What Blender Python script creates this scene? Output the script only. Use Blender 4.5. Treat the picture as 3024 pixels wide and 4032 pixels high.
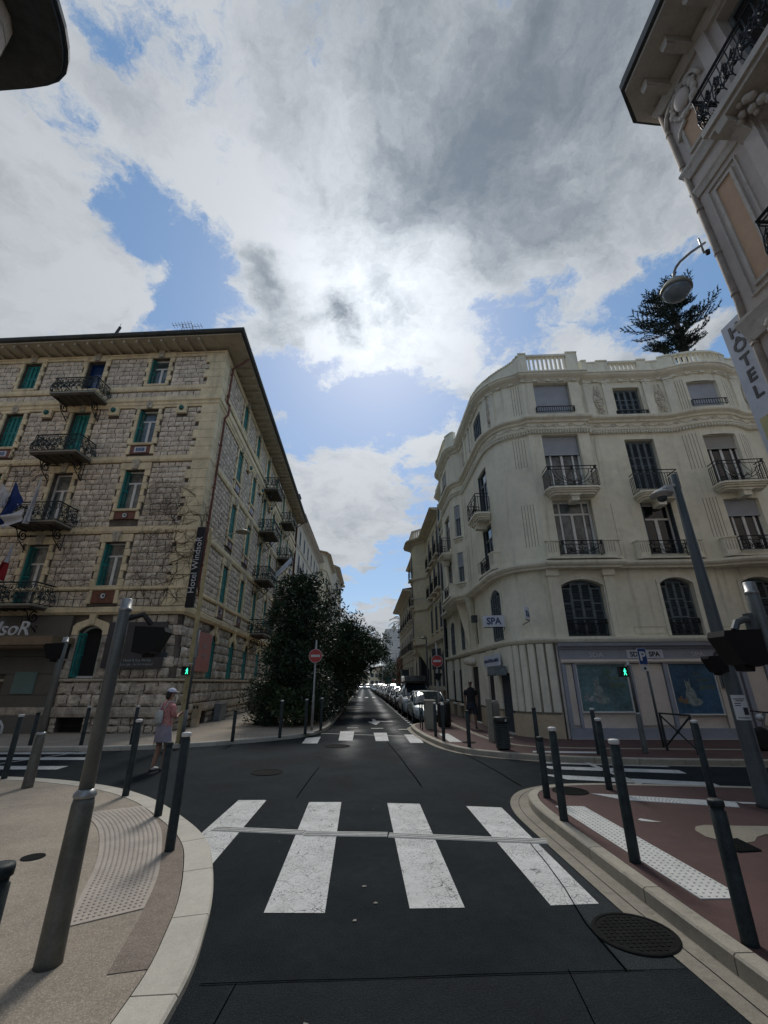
import bpy, math, random, bmesh
from mathutils import Vector, Matrix
random.seed(11)
for _o in list(bpy.data.objects): bpy.data.objects.remove(_o)
SC = bpy.context.scene
COL = SC.collection
# ---------------------------------------------------------------- camera
cam = bpy.data.cameras.new('camera'); camo = bpy.data.objects.new('camera', cam); COL.objects.link(camo)
R_ = Vector((0.99908936, -0.04250469, -0.00371524)); U_ = Vector((-0.01230265, -0.37036332, 0.9288055)); F_ = Vector((0.04085458, 0.92791398, 0.37054897))
camo.matrix_world = Matrix(((R_.x, U_.x, -F_.x, 0), (R_.y, U_.y, -F_.y, 0), (R_.z, U_.z, -F_.z, 1.75), (0, 0, 0, 1)))
cam.sensor_fit = 'HORIZONTAL'; cam.sensor_width = 36; cam.lens = 36*1685/3024; cam.clip_end = 3000; cam.clip_start = .05
SC.camera = camo
# ---------------------------------------------------------------- light
SUN_EL, SUN_AZ = math.radians(47), math.radians(1.5)      # ahead of the camera, behind thin cloud
sd = Vector((math.sin(SUN_AZ)*math.cos(SUN_EL), math.cos(SUN_AZ)*math.cos(SUN_EL), math.sin(SUN_EL)))
sun = bpy.data.lights.new('sun', 'SUN'); sun.energy = SUN_E = 1.25; sun.angle = math.radians(13); sun.color = (1, .95, .87)
suno = bpy.data.objects.new('sun', sun); COL.objects.link(suno)
suno.rotation_euler = (-sd).to_track_quat('-Z', 'Y').to_euler()
SC.view_settings.view_transform = 'Standard'; SC.view_settings.look = 'None'; SC.view_settings.gamma = 1
SC.view_settings.exposure = EXPO = 0.56
SC.view_settings.use_curve_mapping = False
SC.cycles.max_bounces = 6; SC.cycles.diffuse_bounces = 3; SC.cycles.transparent_max_bounces = 8
SC.cycles.use_denoising = True
W = bpy.data.worlds.new('World'); SC.world = W; W.use_nodes = True
nt = W.node_tree; nt.nodes.clear()

class NG:
    "tiny helper to write node graphs"
    def __init__(s, nt): s.nt = nt
    def n(s, t, **kw):
        x = s.nt.nodes.new(t)
        for k, v in kw.items():
            if k.startswith('i_'): pass
            else: setattr(x, k, v)
        return x
    def lk(s, a, b): s.nt.links.new(a, b)
    def put(s, sock, v):
        if hasattr(v, 'is_output') or isinstance(v, bpy.types.NodeSocket): s.lk(v, sock)
        else: sock.default_value = v
    def m(s, op, a, b=0.0, c=0.0, clamp=False):
        x = s.n('ShaderNodeMath'); x.operation = op; x.use_clamp = clamp
        s.put(x.inputs[0], a); s.put(x.inputs[1], b); s.put(x.inputs[2], c)
        return x.outputs[0]
    def vm(s, op, a, b=(0, 0, 0), sc=None):
        x = s.n('ShaderNodeVectorMath'); x.operation = op
        s.put(x.inputs[0], a); s.put(x.inputs[1], b)
        if sc is not None: s.put(x.inputs[3], sc)
        return x.outputs['Value'] if op in ('LENGTH', 'DISTANCE', 'DOT_PRODUCT') else x.outputs[0]
    def noise(s, vec, scale, detail=4, rough=.5, dist=0, typ='NOISE'):
        x = s.n('ShaderNodeTexNoise'); s.put(x.inputs['Vector'], vec); s.put(x.inputs['Scale'], scale)
        x.inputs['Detail'].default_value = detail; x.inputs['Roughness'].default_value = rough; x.inputs['Distortion'].default_value = dist
        return x.outputs[0]
    def ramp(s, f, pts, interp='LINEAR'):
        x = s.n('ShaderNodeValToRGB'); s.put(x.inputs[0], f); x.color_ramp.interpolation = interp
        e = x.color_ramp.elements
        while len(e) < len(pts): e.new(.5)
        for i, (p, c) in enumerate(pts):
            e[i].position = p; e[i].color = (c, c, c, 1) if isinstance(c, (int, float)) else (*c, 1)
        return x.outputs[0]
    def mix(s, f, a, b, mode='MIX'):
        x = s.n('ShaderNodeMix'); x.data_type = 'RGBA'; x.blend_type = mode; x.clamp_factor = True
        s.put(x.inputs[0], f)
        for i, v in ((6, a), (7, b)):
            s.put(x.inputs[i], (*v, 1) if isinstance(v, tuple) and len(v) == 3 else v)
        return x.outputs[2]
    def sstep(s, x, a, b):
        y = s.n('ShaderNodeMapRange'); y.interpolation_type = 'SMOOTHSTEP'
        s.put(y.inputs[0], x); y.inputs[1].default_value = a; y.inputs[2].default_value = b
        return y.outputs[0]

g = NG(nt)
sky = g.n('ShaderNodeTexSky'); sky.sky_type = 'NISHITA'; sky.sun_disc = False; sky.sun_elevation = SUN_EL; sky.sun_rotation = SUN_AZ
sky.altitude = 20; sky.dust_density = .6; sky.ozone_density = 1.6; sky.air_density = 1.0
tc = g.n('ShaderNodeTexCoord'); dirv = tc.outputs['Generated']
sep = g.n('ShaderNodeSeparateXYZ'); g.lk(dirv, sep.inputs[0])
zz = g.m('ADD', g.m('MAXIMUM', sep.outputs[2], 0.0), .22)
cmb = g.n('ShaderNodeCombineXYZ'); g.lk(g.m('DIVIDE', sep.outputs[0], zz), cmb.inputs[0]); g.lk(g.m('DIVIDE', sep.outputs[1], zz), cmb.inputs[1])
P2 = cmb.outputs[0]
# cloud masses: (direction, radius, weight); negative opens blue sky, values read as weather, not as light
CLOUDS = [((-0.355, 0.335, 0.873), 0.027, -0.75), ((-0.344, 0.583, 0.736), 0.088, -0.62), ((-0.434, 0.47, 0.768), 0.044, -0.6), ((-0.394, 0.629, 0.67), 0.075, -0.6), ((-0.285, 0.569, 0.771), 0.036, -0.4), ((-0.413, 0.556, 0.721), 0.026, 0.35), ((-0.453, 0.436, 0.778), 0.03, 0.2), ((-0.323, 0.634, 0.702), 0.031, 0.3), ((-0.347, 0.531, 0.773), 0.026, 0.25), ((-0.098, 0.794, 0.6), 0.132, -0.75), ((-0.233, 0.748, 0.621), 0.046, -0.5), ((0.059, 0.824, 0.563), 0.105, -0.8), ((0.061, 0.884, 0.464), 0.096, -0.55), ((0.265, 0.633, 0.727), 0.065, -0.6), ((0.352, 0.588, 0.728), 0.053, -0.5), ((0.229, 0.698, 0.679), 0.058, -0.5), ((0.519, 0.51, 0.686), 0.088, -0.55), ((0.601, 0.516, 0.61), 0.084, -0.9), ((0.47, 0.598, 0.649), 0.052, -0.3), ((0.292, 0.678, 0.675), 0.057, -0.4), ((-0.0, 0.972, 0.233), 0.084, -0.7), ((-0.161, 0.85, 0.501), 0.051, -0.4), ((0.075, 0.976, 0.202), 0.041, -0.4), ((0.393, 0.488, 0.779), 0.163, 0.85), ((0.25, 0.561, 0.789), 0.096, 0.5), ((-0.474, 0.594, 0.65), 0.04, 0.6), ((0.488, 0.383, 0.784), 0.121, 0.9), ((0.428, 0.542, 0.723), 0.059, 0.4), ((-0.474, 0.529, 0.704), 0.036, 0.3), ((0.204, 0.721, 0.662), 0.059, 0.4), ((-0.158, 0.559, 0.814), 0.086, 0.4), ((-0.14, 0.906, 0.4), 0.095, 1.5), ((0.008, 0.891, 0.455), 0.096, 1.4), ((-0.034, 0.934, 0.356), 0.075, 1.0), ((0.135, 0.856, 0.499), 0.063, 0.6), ((0.179, 0.763, 0.621), 0.066, 0.75), ((0.033, 0.989, 0.141), 0.061, 0.6), ((-0.054, 0.954, 0.294), 0.064, 0.5), ((0.409, 0.644, 0.646), 0.064, 0.6), ((0.599, 0.577, 0.555), 0.04, 0.6), ((-0.535, 0.54, 0.649), 0.118, 1.15), ((-0.504, 0.392, 0.769), 0.094, 0.5), ((-0.154, 0.524, 0.838), 0.122, 0.45), ((-0.046, 0.67, 0.741), 0.13, 1.2), ((-0.209, 0.703, 0.68), 0.062, 0.6), ((-0.135, 0.723, 0.677), 0.056, 0.5), ((0.102, 0.696, 0.711), 0.087, 0.5), ((0.077, 0.426, 0.901), 0.298, 0.7), ((-0.219, 0.627, 0.748), 0.065, 0.6), ((-0.359, 0.39, 0.848), 0.046, 0.3), ((0.175, 0.53, 0.83), 0.172, 0.5), ((-0.563, 0.45, 0.693), 0.059, 0.4), ((0.064, 0.943, 0.326), 0.064, 0.5), ((-0.58, 0.583, 0.569), 0.036, 0.3)]
GREYS = [((0.112, 0.388, 0.915), 0.245, 0.48), ((-0.076, 0.367, 0.927), 0.095, 0.2), ((-0.051, 0.684, 0.728), 0.04, 2.2), ((-0.209, 0.622, 0.755), 0.048, 1.3), ((-0.182, 0.709, 0.681), 0.04, 1.1), ((0.041, 0.668, 0.743), 0.056, 0.5), ((0.181, 0.572, 0.8), 0.133, 0.35), ((0.354, 0.442, 0.824), 0.157, 0.35), ((-0.126, 0.597, 0.792), 0.049, -0.3), ((-0.026, 0.638, 0.77), 0.044, -0.4), ((0.052, 0.523, 0.851), 0.098, 0.25), ((-0.274, 0.448, 0.851), 0.074, -0.1), ((-0.513, 0.466, 0.721), 0.063, -0.2), ((-0.538, 0.529, 0.657), 0.07, -0.3), ((-0.561, 0.561, 0.609), 0.06, -0.2), ((0.179, 0.763, 0.621), 0.061, -0.8), ((0.113, 0.853, 0.509), 0.074, -0.7), ((-0.096, 0.738, 0.667), 0.048, -0.6), ((0.409, 0.644, 0.646), 0.055, -0.6), ((-0.099, 0.91, 0.403), 0.117, -0.5), ((0.033, 0.989, 0.141), 0.061, -0.5), ((-0.348, 0.359, 0.866), 0.059, 0.4), ((-0.474, 0.492, 0.73), 0.051, 0.5), ((0.315, 0.489, 0.813), 0.098, 0.4), ((0.588, 0.583, 0.561), 0.04, -0.7), ((-0.341, 0.509, 0.79), 0.045, -0.4), ((-0.443, 0.369, 0.817), 0.06, 0.15), ((0.287, 0.353, 0.89), 0.142, 0.3), ((0.442, 0.396, 0.805), 0.11, 0.2)]

wn = g.n('ShaderNodeTexNoise'); g.lk(P2, wn.inputs['Vector']); wn.inputs['Scale'].default_value = 2.2; wn.inputs['Detail'].default_value = 8; wn.inputs['Roughness'].default_value = .62
wdir = g.vm('ADD', dirv, g.vm('SCALE', g.vm('SUBTRACT', wn.outputs[1], (.5, .5, .5)), sc=.34))
P3 = g.vm('ADD', P2, g.vm('SCALE', g.vm('SUBTRACT', wn.outputs[1], (.5, .5, .5)), sc=.35))
n1 = g.noise(P3, 2.4, 12, .62, 0)
n2 = g.noise(g.vm('ADD', P3, (3.1, 7.7, 1)), 7.0, 12, .68, 0)
n3 = g.noise(g.vm('ADD', P3, (9.1, 1.7, 4)), 1.6, 8, .58, 0)
n4 = g.noise(g.vm('ADD', P3, (2.1, 4.7, 2)), 3.6, 12, .66, 0)
acc = g.m('ADD', g.m('MULTIPLY', g.m('SUBTRACT', n1, .5), 2.4), g.m('MULTIPLY', g.m('SUBTRACT', n2, .5), 3.0))
acc = g.m('ADD', acc, .20)
def blobs(lst, base, k=1.0):
    out = base
    for d, r, w in lst:
        q = g.m('DIVIDE', g.vm('DISTANCE', wdir, d), r)
        e = g.m('POWER', 2.718, g.m('MULTIPLY', g.m('MULTIPLY', q, q), -1.0))
        out = g.m('MULTIPLY_ADD', e, w*k, out)
    return out
acc = blobs(CLOUDS, acc, .88)
cover = g.sstep(acc, -.04, .50)
# thick parts turn grey, thin parts stay bright; forward scattering round the sun
thick = blobs(GREYS, g.m('ADD', g.m('MULTIPLY', acc, .22), g.m('MULTIPLY', g.m('SUBTRACT', n3, .5), 1.6)), .85)
thick = g.m('ADD', thick, g.m('MULTIPLY', g.m('SUBTRACT', n4, .5), 2.8))
thick = g.m('ADD', thick, g.m('MULTIPLY', g.m('SUBTRACT', n2, .5), .9))
tk = g.sstep(thick, -.35, 1.60)
sdist = g.vm('DISTANCE', dirv, tuple(sd))
glow = g.m('POWER', 2.718, g.m('MULTIPLY', g.m('POWER', g.m('DIVIDE', sdist, .50), 2.0), -1.0))
glow2 = g.m('POWER', 2.718, g.m('MULTIPLY', g.m('POWER', g.m('DIVIDE', sdist, .17), 2.0), -1.0))
lite = g.m('ADD', g.m('ADD', 2.6, g.m('MULTIPLY', glow, 1.2)), g.m('MULTIPLY', glow2, 2.2))
dark = g.m('ADD', .80, g.m('MULTIPLY', glow, .7))
ccol = g.mix(tk, g.vm('SCALE', (.92, .975, 1.04), sc=lite), g.vm('SCALE', (.75, .92, 1.12), sc=dark))
blue = g.mix(.7, sky.outputs[0], (.46, 1.08, 2.0))
allc = g.mix(cover, blue, ccol)
bg = g.n('ShaderNodeBackground'); g.lk(allc, bg.inputs[0]); bg.inputs[1].default_value = .14
wo = g.n('ShaderNodeOutputWorld'); g.lk(bg.outputs[0], wo.inputs[0])

# ---------------------------------------------------------------- materials
MATS = {}
def mat(name, col, rough=.8, var=.15, scale=3.0, bump=0.0, bscale=40.0, metal=0.0, spec=.5, streak=0.0, island=0.0, emit=0.0, coat=0.0, speck=0.0, dirt=None, dirtamt=0.0, col2=None):
    "procedural principled material: two noises of colour, optional streaks, per-piece tint, bump"
    if name in MATS: return MATS[name]
    m = bpy.data.materials.new(name); m.use_nodes = True; t = m.node_tree; t.nodes.clear(); q = NG(t)
    b = q.n('ShaderNodeBsdfPrincipled'); o = q.n('ShaderNodeOutputMaterial'); q.lk(b.outputs[0], o.inputs[0])
    ge = q.n('ShaderNodeNewGeometry'); pos = ge.outputs['Position']
    a = q.noise(pos, scale, 6, .6, .3); f = q.noise(pos, scale*9, 4, .6)
    fac = q.m('ADD', q.m('MULTIPLY', a, .65), q.m('MULTIPLY', f, .35))
    lo = tuple(max(0, c*(1-var*2)) for c in col); hi = tuple(min(1, c*(1+var*2)) for c in col)
    c = q.mix(q.sstep(fac, .3, .7), lo, hi)
    if col2: c = q.mix(q.sstep(q.noise(pos, scale*.45, 5, .6, .6), .45, .62), c, col2)
    if island:
        ri = ge.outputs['Random Per Island']; oi = q.n('ShaderNodeObjectInfo').outputs['Random']
        rr = q.m('FRACT', q.m('ADD', q.m('MULTIPLY', ri, 7.3), q.m('MULTIPLY', oi, 3.7)))
        c = q.vm('SCALE', c, sc=q.m('ADD', 1-island, q.m('MULTIPLY', rr, 2*island)))
    if streak:
        mp = q.n('ShaderNodeMapping'); q.lk(pos, mp.inputs[0]); mp.inputs['Scale'].default_value = (1, 1, .09)
        sfac = q.sstep(q.noise(mp.outputs[0], 3.4, 6, .65), .5, .78)
        c = q.mix(q.m('MULTIPLY', sfac, streak), c, dirt or (.05, .045, .04))
    if dirtamt:
        dfac = q.sstep(q.noise(pos, scale*2.2, 7, .7, .4), .52, .75)
        c = q.mix(q.m('MULTIPLY', dfac, dirtamt), c, dirt or (.05, .045, .04))
    if speck:
        v = q.noise(pos, 95, 4, .85)
        c = q.mix(q.m('MULTIPLY', q.sstep(v, .5, .66), speck), c, tuple(min(1, x*2.6) for x in col))
        c = q.mix(q.m('MULTIPLY', q.sstep(v, .5, .34), speck), c, tuple(x*.35 for x in col))
    q.put(b.inputs['Base Color'], c)
    b.inputs['Roughness'].default_value = rough; b.inputs['Metallic'].default_value = metal; b.inputs['Specular IOR Level'].default_value = spec
    if coat: b.inputs['Coat Weight'].default_value = coat; b.inputs['Coat Roughness'].default_value = .08
    if bump:
        bn = q.n('ShaderNodeBump'); bn.inputs['Strength'].default_value = bump; bn.inputs['Distance'].default_value = .02
        q.lk(q.noise(pos, bscale, 5, .65), bn.inputs['Height']); q.lk(bn.outputs[0], b.inputs['Normal'])
    if emit:
        b.inputs['Emission Color'].default_value = (*col, 1); b.inputs['Emission Strength'].default_value = emit
    MATS[name] = m; return m
mat('asphalt', (.0155, .0215, .0255), .85, .24, .9, .9, 90, spec=.10, speck=1.0)
mat('paint_white', (.56, .57, .56), .7, .07, 2, .3, 90, dirtamt=.0)
mat('granular_beige', (.35, .30, .24), .9, .10, 1.3, .6, 160, speck=.5, dirtamt=.12)
mat('granular_dark', (.25, .205, .165), .9, .12, 1.5, .6, 160, speck=.5, dirtamt=.12)
mat('kerb_stone_mat', (.50, .47, .40), .8, .06, 2, .25, 80, island=.06, dirtamt=.15, speck=.12)
mat('kerb_beige', (.35, .32, .26), .85, .08, 2, .3, 80, island=.07, dirtamt=.35, speck=.2)
mat('gutter_concrete', (.25, .225, .18), .85, .10, 2, .3, 80, dirtamt=.45, speck=.2)
mat('red_asphalt', (.085, .042, .038), .85, .12, 1.1, .4, 140, speck=.45, dirtamt=.2)
mat('beige_asphalt', (.30, .265, .20), .85, .08, 2, .3, 120, speck=.3)
mat('tactile_white', (.60, .60, .57), .7, .05, 4, .1, 60, dirtamt=.25)
mat('tactile_beige', (.40, .35, .30), .8, .07, 3, .1, 60, dirtamt=.2)
mat('strip_pale', (.42, .42, .40), .7, .08, 5, .1, 60, dirtamt=.4)
mat('pipe_beige', (.34, .285, .235), .75, .12, 5, .2, 60, streak=.4, dirtamt=.35, dirt=(.15, .09, .06))
mat('iron', (.010, .011, .011), .9, .2, 6, .4, 60, spec=.1, metal=0, dirtamt=.3, dirt=(.03, .027, .02))
mat('bollard_paint', (.022, .031, .033), .55, .25, 9, .15, 90, spec=.3, dirtamt=.4, dirt=(.06, .055, .047), streak=.3)
mat('crack_black', (.002, .0025, .003), .95, .1, 3, spec=0)
mat('bollard_white', (.62, .62, .60), .5, .05, 6)
mat('pole_metal', (.13, .14, .136), .45, .10, 5, .15, 160, metal=.3, dirtamt=.3, dirt=(.10, .10, .08))
mat('pole_base_metal', (.13, .128, .11), .5, .15, 5, .15, 160, metal=.3, dirtamt=.3)
mat('pole_grey', (.085, .10, .105), .5, .1, 4, metal=.2)
mat('pole_yellow', (.42, .34, .17), .6, .1, 4, dirtamt=.3)
mat('black_plastic', (.012, .012, .013), .5, .1, 5)
mat('wstone', (.70, .60, .475), .92, .18, 3.4, .7, 26, island=.13, streak=.22, dirtamt=.30, dirt=(.085, .07, .06))
mat('wstone_rough', (.50, .44, .36), .95, .22, 3.2, 1.2, 14, island=.25, streak=.6, dirtamt=.6, dirt=(.06, .05, .045))
mat('wmortar', (.13, .11, .092), .95, .2, 3, .5, 30)
mat('wcream', (.78, .65, .42), .85, .10, 1.6, .3, 40, island=.07, streak=.35, dirtamt=.25, dirt=(.13, .10, .07))
mat('wcream_stone', (.52, .46, .36), .85, .14, 3, .7, 30, streak=.3, dirtamt=.3, dirt=(.12, .09, .07))
mat('wsoffit', (.46, .40, .30), .85, .1, 2)
mat('brown_tile', (.16, .055, .035), .5, .2, 6, dirtamt=.2)
mat('tile_white', (.55, .55, .55), .5, .1, 9)
mat('tile_blue', (.10, .14, .26), .4, .3, 12)
mat('teal_paint', (.02, .22, .20), .55, .14, 5, .1, 60, dirtamt=.15, spec=.4)
mat('teal_glaze', (.01, .12, .11), .2, .1, 5)
mat('rail_iron', (.018, .032, .032), .5, .2, 8, metal=.3)
mat('rail_black', (.016, .018, .02), .5, .2, 8, metal=.3)
mat('white_frame', (.70, .70, .67), .5, .06, 4, dirtamt=.1)
mat('grey_frame', (.17, .19, .20), .6, .1, 4)
mat('slate_shutter', (.045, .062, .075), .7, .2, 6, dirtamt=.3, dirt=(.10, .12, .13))
mat('slate_shutter_frame', (.13, .165, .18), .7, .2, 6, dirtamt=.3)
mat('roller', (.36, .385, .43), .6, .06, 3)
mat('roller_cream', (.33, .33, .31), .6, .05, 3)
mat('glass_dark', (.012, .015, .018), .06, .1, 1, spec=.7)
mat('glass_blue', (.01, .035, .11), .08, .1, 1, spec=.6)
mat('curtain_glass', (.10, .12, .12), .12, .4, 2.5, spec=.7)
mat('room_dark', (.01, .01, .011), .8, .1, 1)
mat('rust_pipe', (.17, .062, .04), .7, .25, 6, dirtamt=.4, dirt=(.07, .04, .03))
mat('cream_pipe', (.40, .33, .22), .7, .1, 5, dirtamt=.2)
mat('roof_dark', (.045, .05, .05), .6, .2, 4)
mat('roof_tile', (.22, .10, .06), .8, .2, 4)
mat('s_wall', (.79, .75, .595), .88, .06, .55, .35, 60, streak=.42, dirtamt=.18, dirt=(.17, .15, .115))
mat('s_trim', (.77, .735, .60), .85, .06, 1.2, .3, 50, streak=.3, dirtamt=.12, dirt=(.14, .12, .09), island=.03)
mat('s_relief', (.66, .61, .50), .9, .12, 4, .6, 40, dirtamt=.45, dirt=(.14, .12, .09))
mat('s_groove', (.36, .33, .26), .9, .1, 3)  # wall colour darkened to hold the shade of gaps and grooves
mat('s_stone_base', (.52, .42, .29), .85, .08, 1.2, .25, 60, streak=.15, dirtamt=.15, dirt=(.2, .16, .12))
mat('shop_cream', (.68, .61, .53), .7, .05, 1.5, dirtamt=.1)
mat('shop_grey', (.31, .33, .38), .6, .05, 2, dirtamt=.15)
mat('poster_green', (.11, .20, .215), .35, .25, 1.1, spec=.6)
mat('poster_blue', (.04, .10, .17), .35, .3, 1.1, spec=.6)
mat('print_grey', (.30, .33, .33), .6, .3, 6)
mat('print_dog', (.24, .29, .28), .6, .25, 9)
mat('print_olive', (.13, .16, .05), .6, .1, 3)
mat('print_orange', (.30, .20, .06), .6, .1, 3)
mat('ink_black', (.02, .022, .025), .6, .1, 3)
mat('ink_blue', (.05, .08, .16), .6, .1, 3)
mat('ink_white', (.55, .56, .56), .5, .05, 3)
mat('sign_white', (.58, .61, .68), .5, .05, 3)
mat('sign_black', (.004, .004, .005), .7, .1, 3)
mat('sign_grey', (.055, .053, .055), .5, .08, 2)
mat('sign_pink', (.40, .155, .125), .6, .05, 2)
mat('sign_red', (.42, .035, .03), .4, .06, 3)
mat('sign_blue', (.015, .05, .19), .35, .08, 3)
mat('sign_green', (.02, .10, .07), .5, .1, 3)
mat('clad_grey', (.135, .125, .105), .6, .06, 1.2, island=.05, dirtamt=.15)
mat('clad_tan', (.22, .155, .095), .7, .12, 2, dirtamt=.3)
mat('panel_teal', (.14, .22, .21), .4, .05, 2)
mat('y_wall', (.70, .60, .40), .88, .08, .7, .3, 50, streak=.25, dirtamt=.15, dirt=(.2, .15, .09))
mat('y_trim', (.66, .58, .44), .85, .08, 1.5, .3, 50, streak=.3, dirtamt=.25, dirt=(.14, .11, .08))
mat('d_wall', (.46, .41, .32), .9, .1, 1, .3, 50, streak=.3, dirtamt=.2)
mat('e_wall', (.58, .51, .46), .85, .05, 1, .3, 60, dirtamt=.15)
mat('e_orange', (.66, .44, .29), .85, .05, 1.5, .3, 60)
mat('e_trim', (.55, .50, .44), .85, .07, 2, .4, 60, dirtamt=.3)
mat('f_wall', (.55, .44, .35), .85, .06, 1.5, .3, 60)
mat('f_pink', (.45, .30, .24), .85, .06, 1)
mat('white_render', (.74, .70, .62), .85, .05, .5, dirtamt=.1)
mat('leaf_dark', (.022, .046, .020), .5, .25, 2, island=.65, spec=.45)
mat('leaf_mid', (.028, .058, .022), .55, .25, 2, island=.6, spec=.4)
mat('leaf_needle', (.012, .026, .018), .6, .25, 2, island=.4)
mat('leaf_light', (.05, .085, .03), .6, .2, 2, island=.5)
mat('flower_pale', (.45, .40, .42), .7, .2, 5)
mat('bark', (.07, .055, .04), .95, .25, 5, .8, 30)
mat('car_silver', (.36, .41, .41), .38, .03, 1, metal=.3, coat=.35)
mat('car_white', (.50, .53, .53), .38, .03, 1, coat=.4)
mat('car_black', (.012, .014, .016), .25, .05, 1, coat=1)
mat('car_grey', (.10, .11, .12), .25, .05, 1, metal=.5, coat=.8)
mat('car_red', (.25, .02, .02), .3, .05, 1, coat=.8)
mat('car_glass', (.02, .03, .035), .04, .05, 1, spec=.9)
mat('lamp_glass', (.20, .25, .30), .05, .1, 5, spec=1.0)
mat('soffit_dark', (.10, .085, .065), .85, .15, 4)  # darker brown for the balcony undersides
mat('black_head', (.006, .006, .007), .55, .1, 5, spec=.25)
mat('door_dark', (.03, .032, .033), .6, .2, 4)
mat('lamp_lens', (.55, .58, .60), .15, .05, 5, spec=.8)
mat('rubber', (.012, .012, .012), .8, .1, 5)
mat('alloy', (.30, .31, .32), .35, .1, 5, metal=.8)
mat('galv', (.33, .34, .34), .4, .1, 6, metal=.6)
mat('cabinet', (.28, .27, .22), .6, .06, 3, dirtamt=.3)
mat('bin_metal', (.06, .075, .075), .45, .15, 4, metal=.4)
mat('skin', (.36, .20, .14), .6, .05, 4)
mat('skin_dark', (.20, .115, .08), .6, .05, 4)
mat('hair', (.02, .014, .01), .6, .1, 4)
mat('pink_cloth', (.50, .22, .20), .85, .22, 14, .2, 60)
mat('short_cloth', (.30, .28, .33), .85, .10, 10, .2, 60)
mat('asphalt_patch', (.0115, .0165, .0200), .85, .2, .9, .9, 80, spec=.18, speck=.9)
mat('asphalt_patch_worn', (.019, .026, .030), .8, .2, .9, .9, 80, spec=.2, speck=.9)
mat('white_cloth', (.46, .46, .47), .85, .08, 5, .3, 20)
mat('cap_white', (.55, .56, .68), .8, .05, 8)
mat('bag_white', (.43, .45, .43), .7, .08, 6)
mat('black_cloth', (.012, .012, .014), .85, .1, 6)
mat('navy_cloth', (.015, .02, .03), .85, .1, 6)
mat('shoe_white', (.55, .55, .53), .6, .05, 6)
mat('green_light', (.05, 1.0, .55), .5, .0, 3, emit=1.6)
mat('flag_blue', (.012, .035, .16), .85, .1, 3, .3, 12)
mat('flag_white', (.50, .51, .54), .85, .06, 3, .3, 12)
mat('flag_red', (.28, .015, .02), .85, .1, 3, .3, 12)
mat('cctv_white', (.48, .48, .46), .45, .05, 4)
mat('lamp_shell', (.30, .29, .22), .5, .08, 4, metal=.3)
mat('yellow_sign', (.50, .46, .22), .6, .05, 3)
mat('litter', (.22, .21, .19), .8, .1, 20)
# worn road paint: cracks and rubbed patches show the asphalt
m = MATS['paint_white']; q = NG(m.node_tree); b = [x for x in m.node_tree.nodes if x.type == 'BSDF_PRINCIPLED'][0]
old = b.inputs['Base Color'].links[0].from_socket; pos = q.n('ShaderNodeNewGeometry').outputs['Position']
vz = q.n('ShaderNodeTexVoronoi'); vz.feature = 'DISTANCE_TO_EDGE'; q.lk(q.vm('ADD', pos, q.vm('SCALE', q.vm('SUBTRACT', (lambda k: (q.lk(pos, k.inputs['Vector']), k.inputs['Scale'].__setattr__('default_value', 9), k)[2].outputs[1])(q.n('ShaderNodeTexNoise')), (.5, .5, .5)), sc=.12)), vz.inputs['Vector']); vz.inputs['Scale'].default_value = 5.5
crack = q.m('MULTIPLY', q.m('SUBTRACT', 1.0, q.sstep(vz.outputs[0], .004, .022)), q.sstep(q.noise(pos, 3.0, 3, .5), .42, .6))
worn = q.m('MULTIPLY', q.sstep(q.noise(pos, 48, 6, .8), .50, .60), q.sstep(q.noise(pos, 3.2, 4, .65), .32, .60))
q.put(b.inputs['Base Color'], q.mix(q.m('MAXIMUM', crack, q.m('MULTIPLY', worn, .85)), old, (.02, .022, .024)))
# car glass and lens glass stay plain; polished wheel tracks in the asphalt, sun sheen also put into their paler colour
m = MATS['asphalt']; q = NG(m.node_tree); b = [x for x in m.node_tree.nodes if x.type == 'BSDF_PRINCIPLED'][0]
old = b.inputs['Base Color'].links[0].from_socket; pos = q.n('ShaderNodeNewGeometry').outputs['Position']
sx = q.n('ShaderNodeSeparateXYZ'); q.lk(pos, sx.inputs[0])
def band(c, w): return q.m('POWER', 2.718, q.m('MULTIPLY', q.m('POWER', q.m('DIVIDE', q.m('ABSOLUTE', q.m('SUBTRACT', q.m('ADD', sx.outputs[0], q.m('MULTIPLY', q.noise(pos, .3, 2, .5), .35)), c)), w), 2.0), -1.0))
trk = q.m('MULTIPLY', q.m('ADD', band(-.25, .33), band(1.45, .30)), q.sstep(sx.outputs[1], 9.5, 17.0))
trk = q.m('MULTIPLY', trk, q.sstep(q.noise(pos, .5, 4, .6), .3, .65))
c2 = q.mix(q.m('MULTIPLY', trk, .75), old, (.060, .070, .076))
patch = q.sstep(q.noise(pos, .35, 5, .6, .8), .46, .6)
c2 = q.mix(q.m('MULTIPLY', patch, .35), c2, (.0085, .0125, .0152))
q.put(b.inputs['Base Color'], c2)
q.put(b.inputs['Roughness'], q.m('SUBTRACT', .85, q.m('MULTIPLY', trk, .42))); q.put(b.inputs['Specular IOR Level'], q.m('ADD', .10, q.m('MULTIPLY', trk, .35)))
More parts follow.
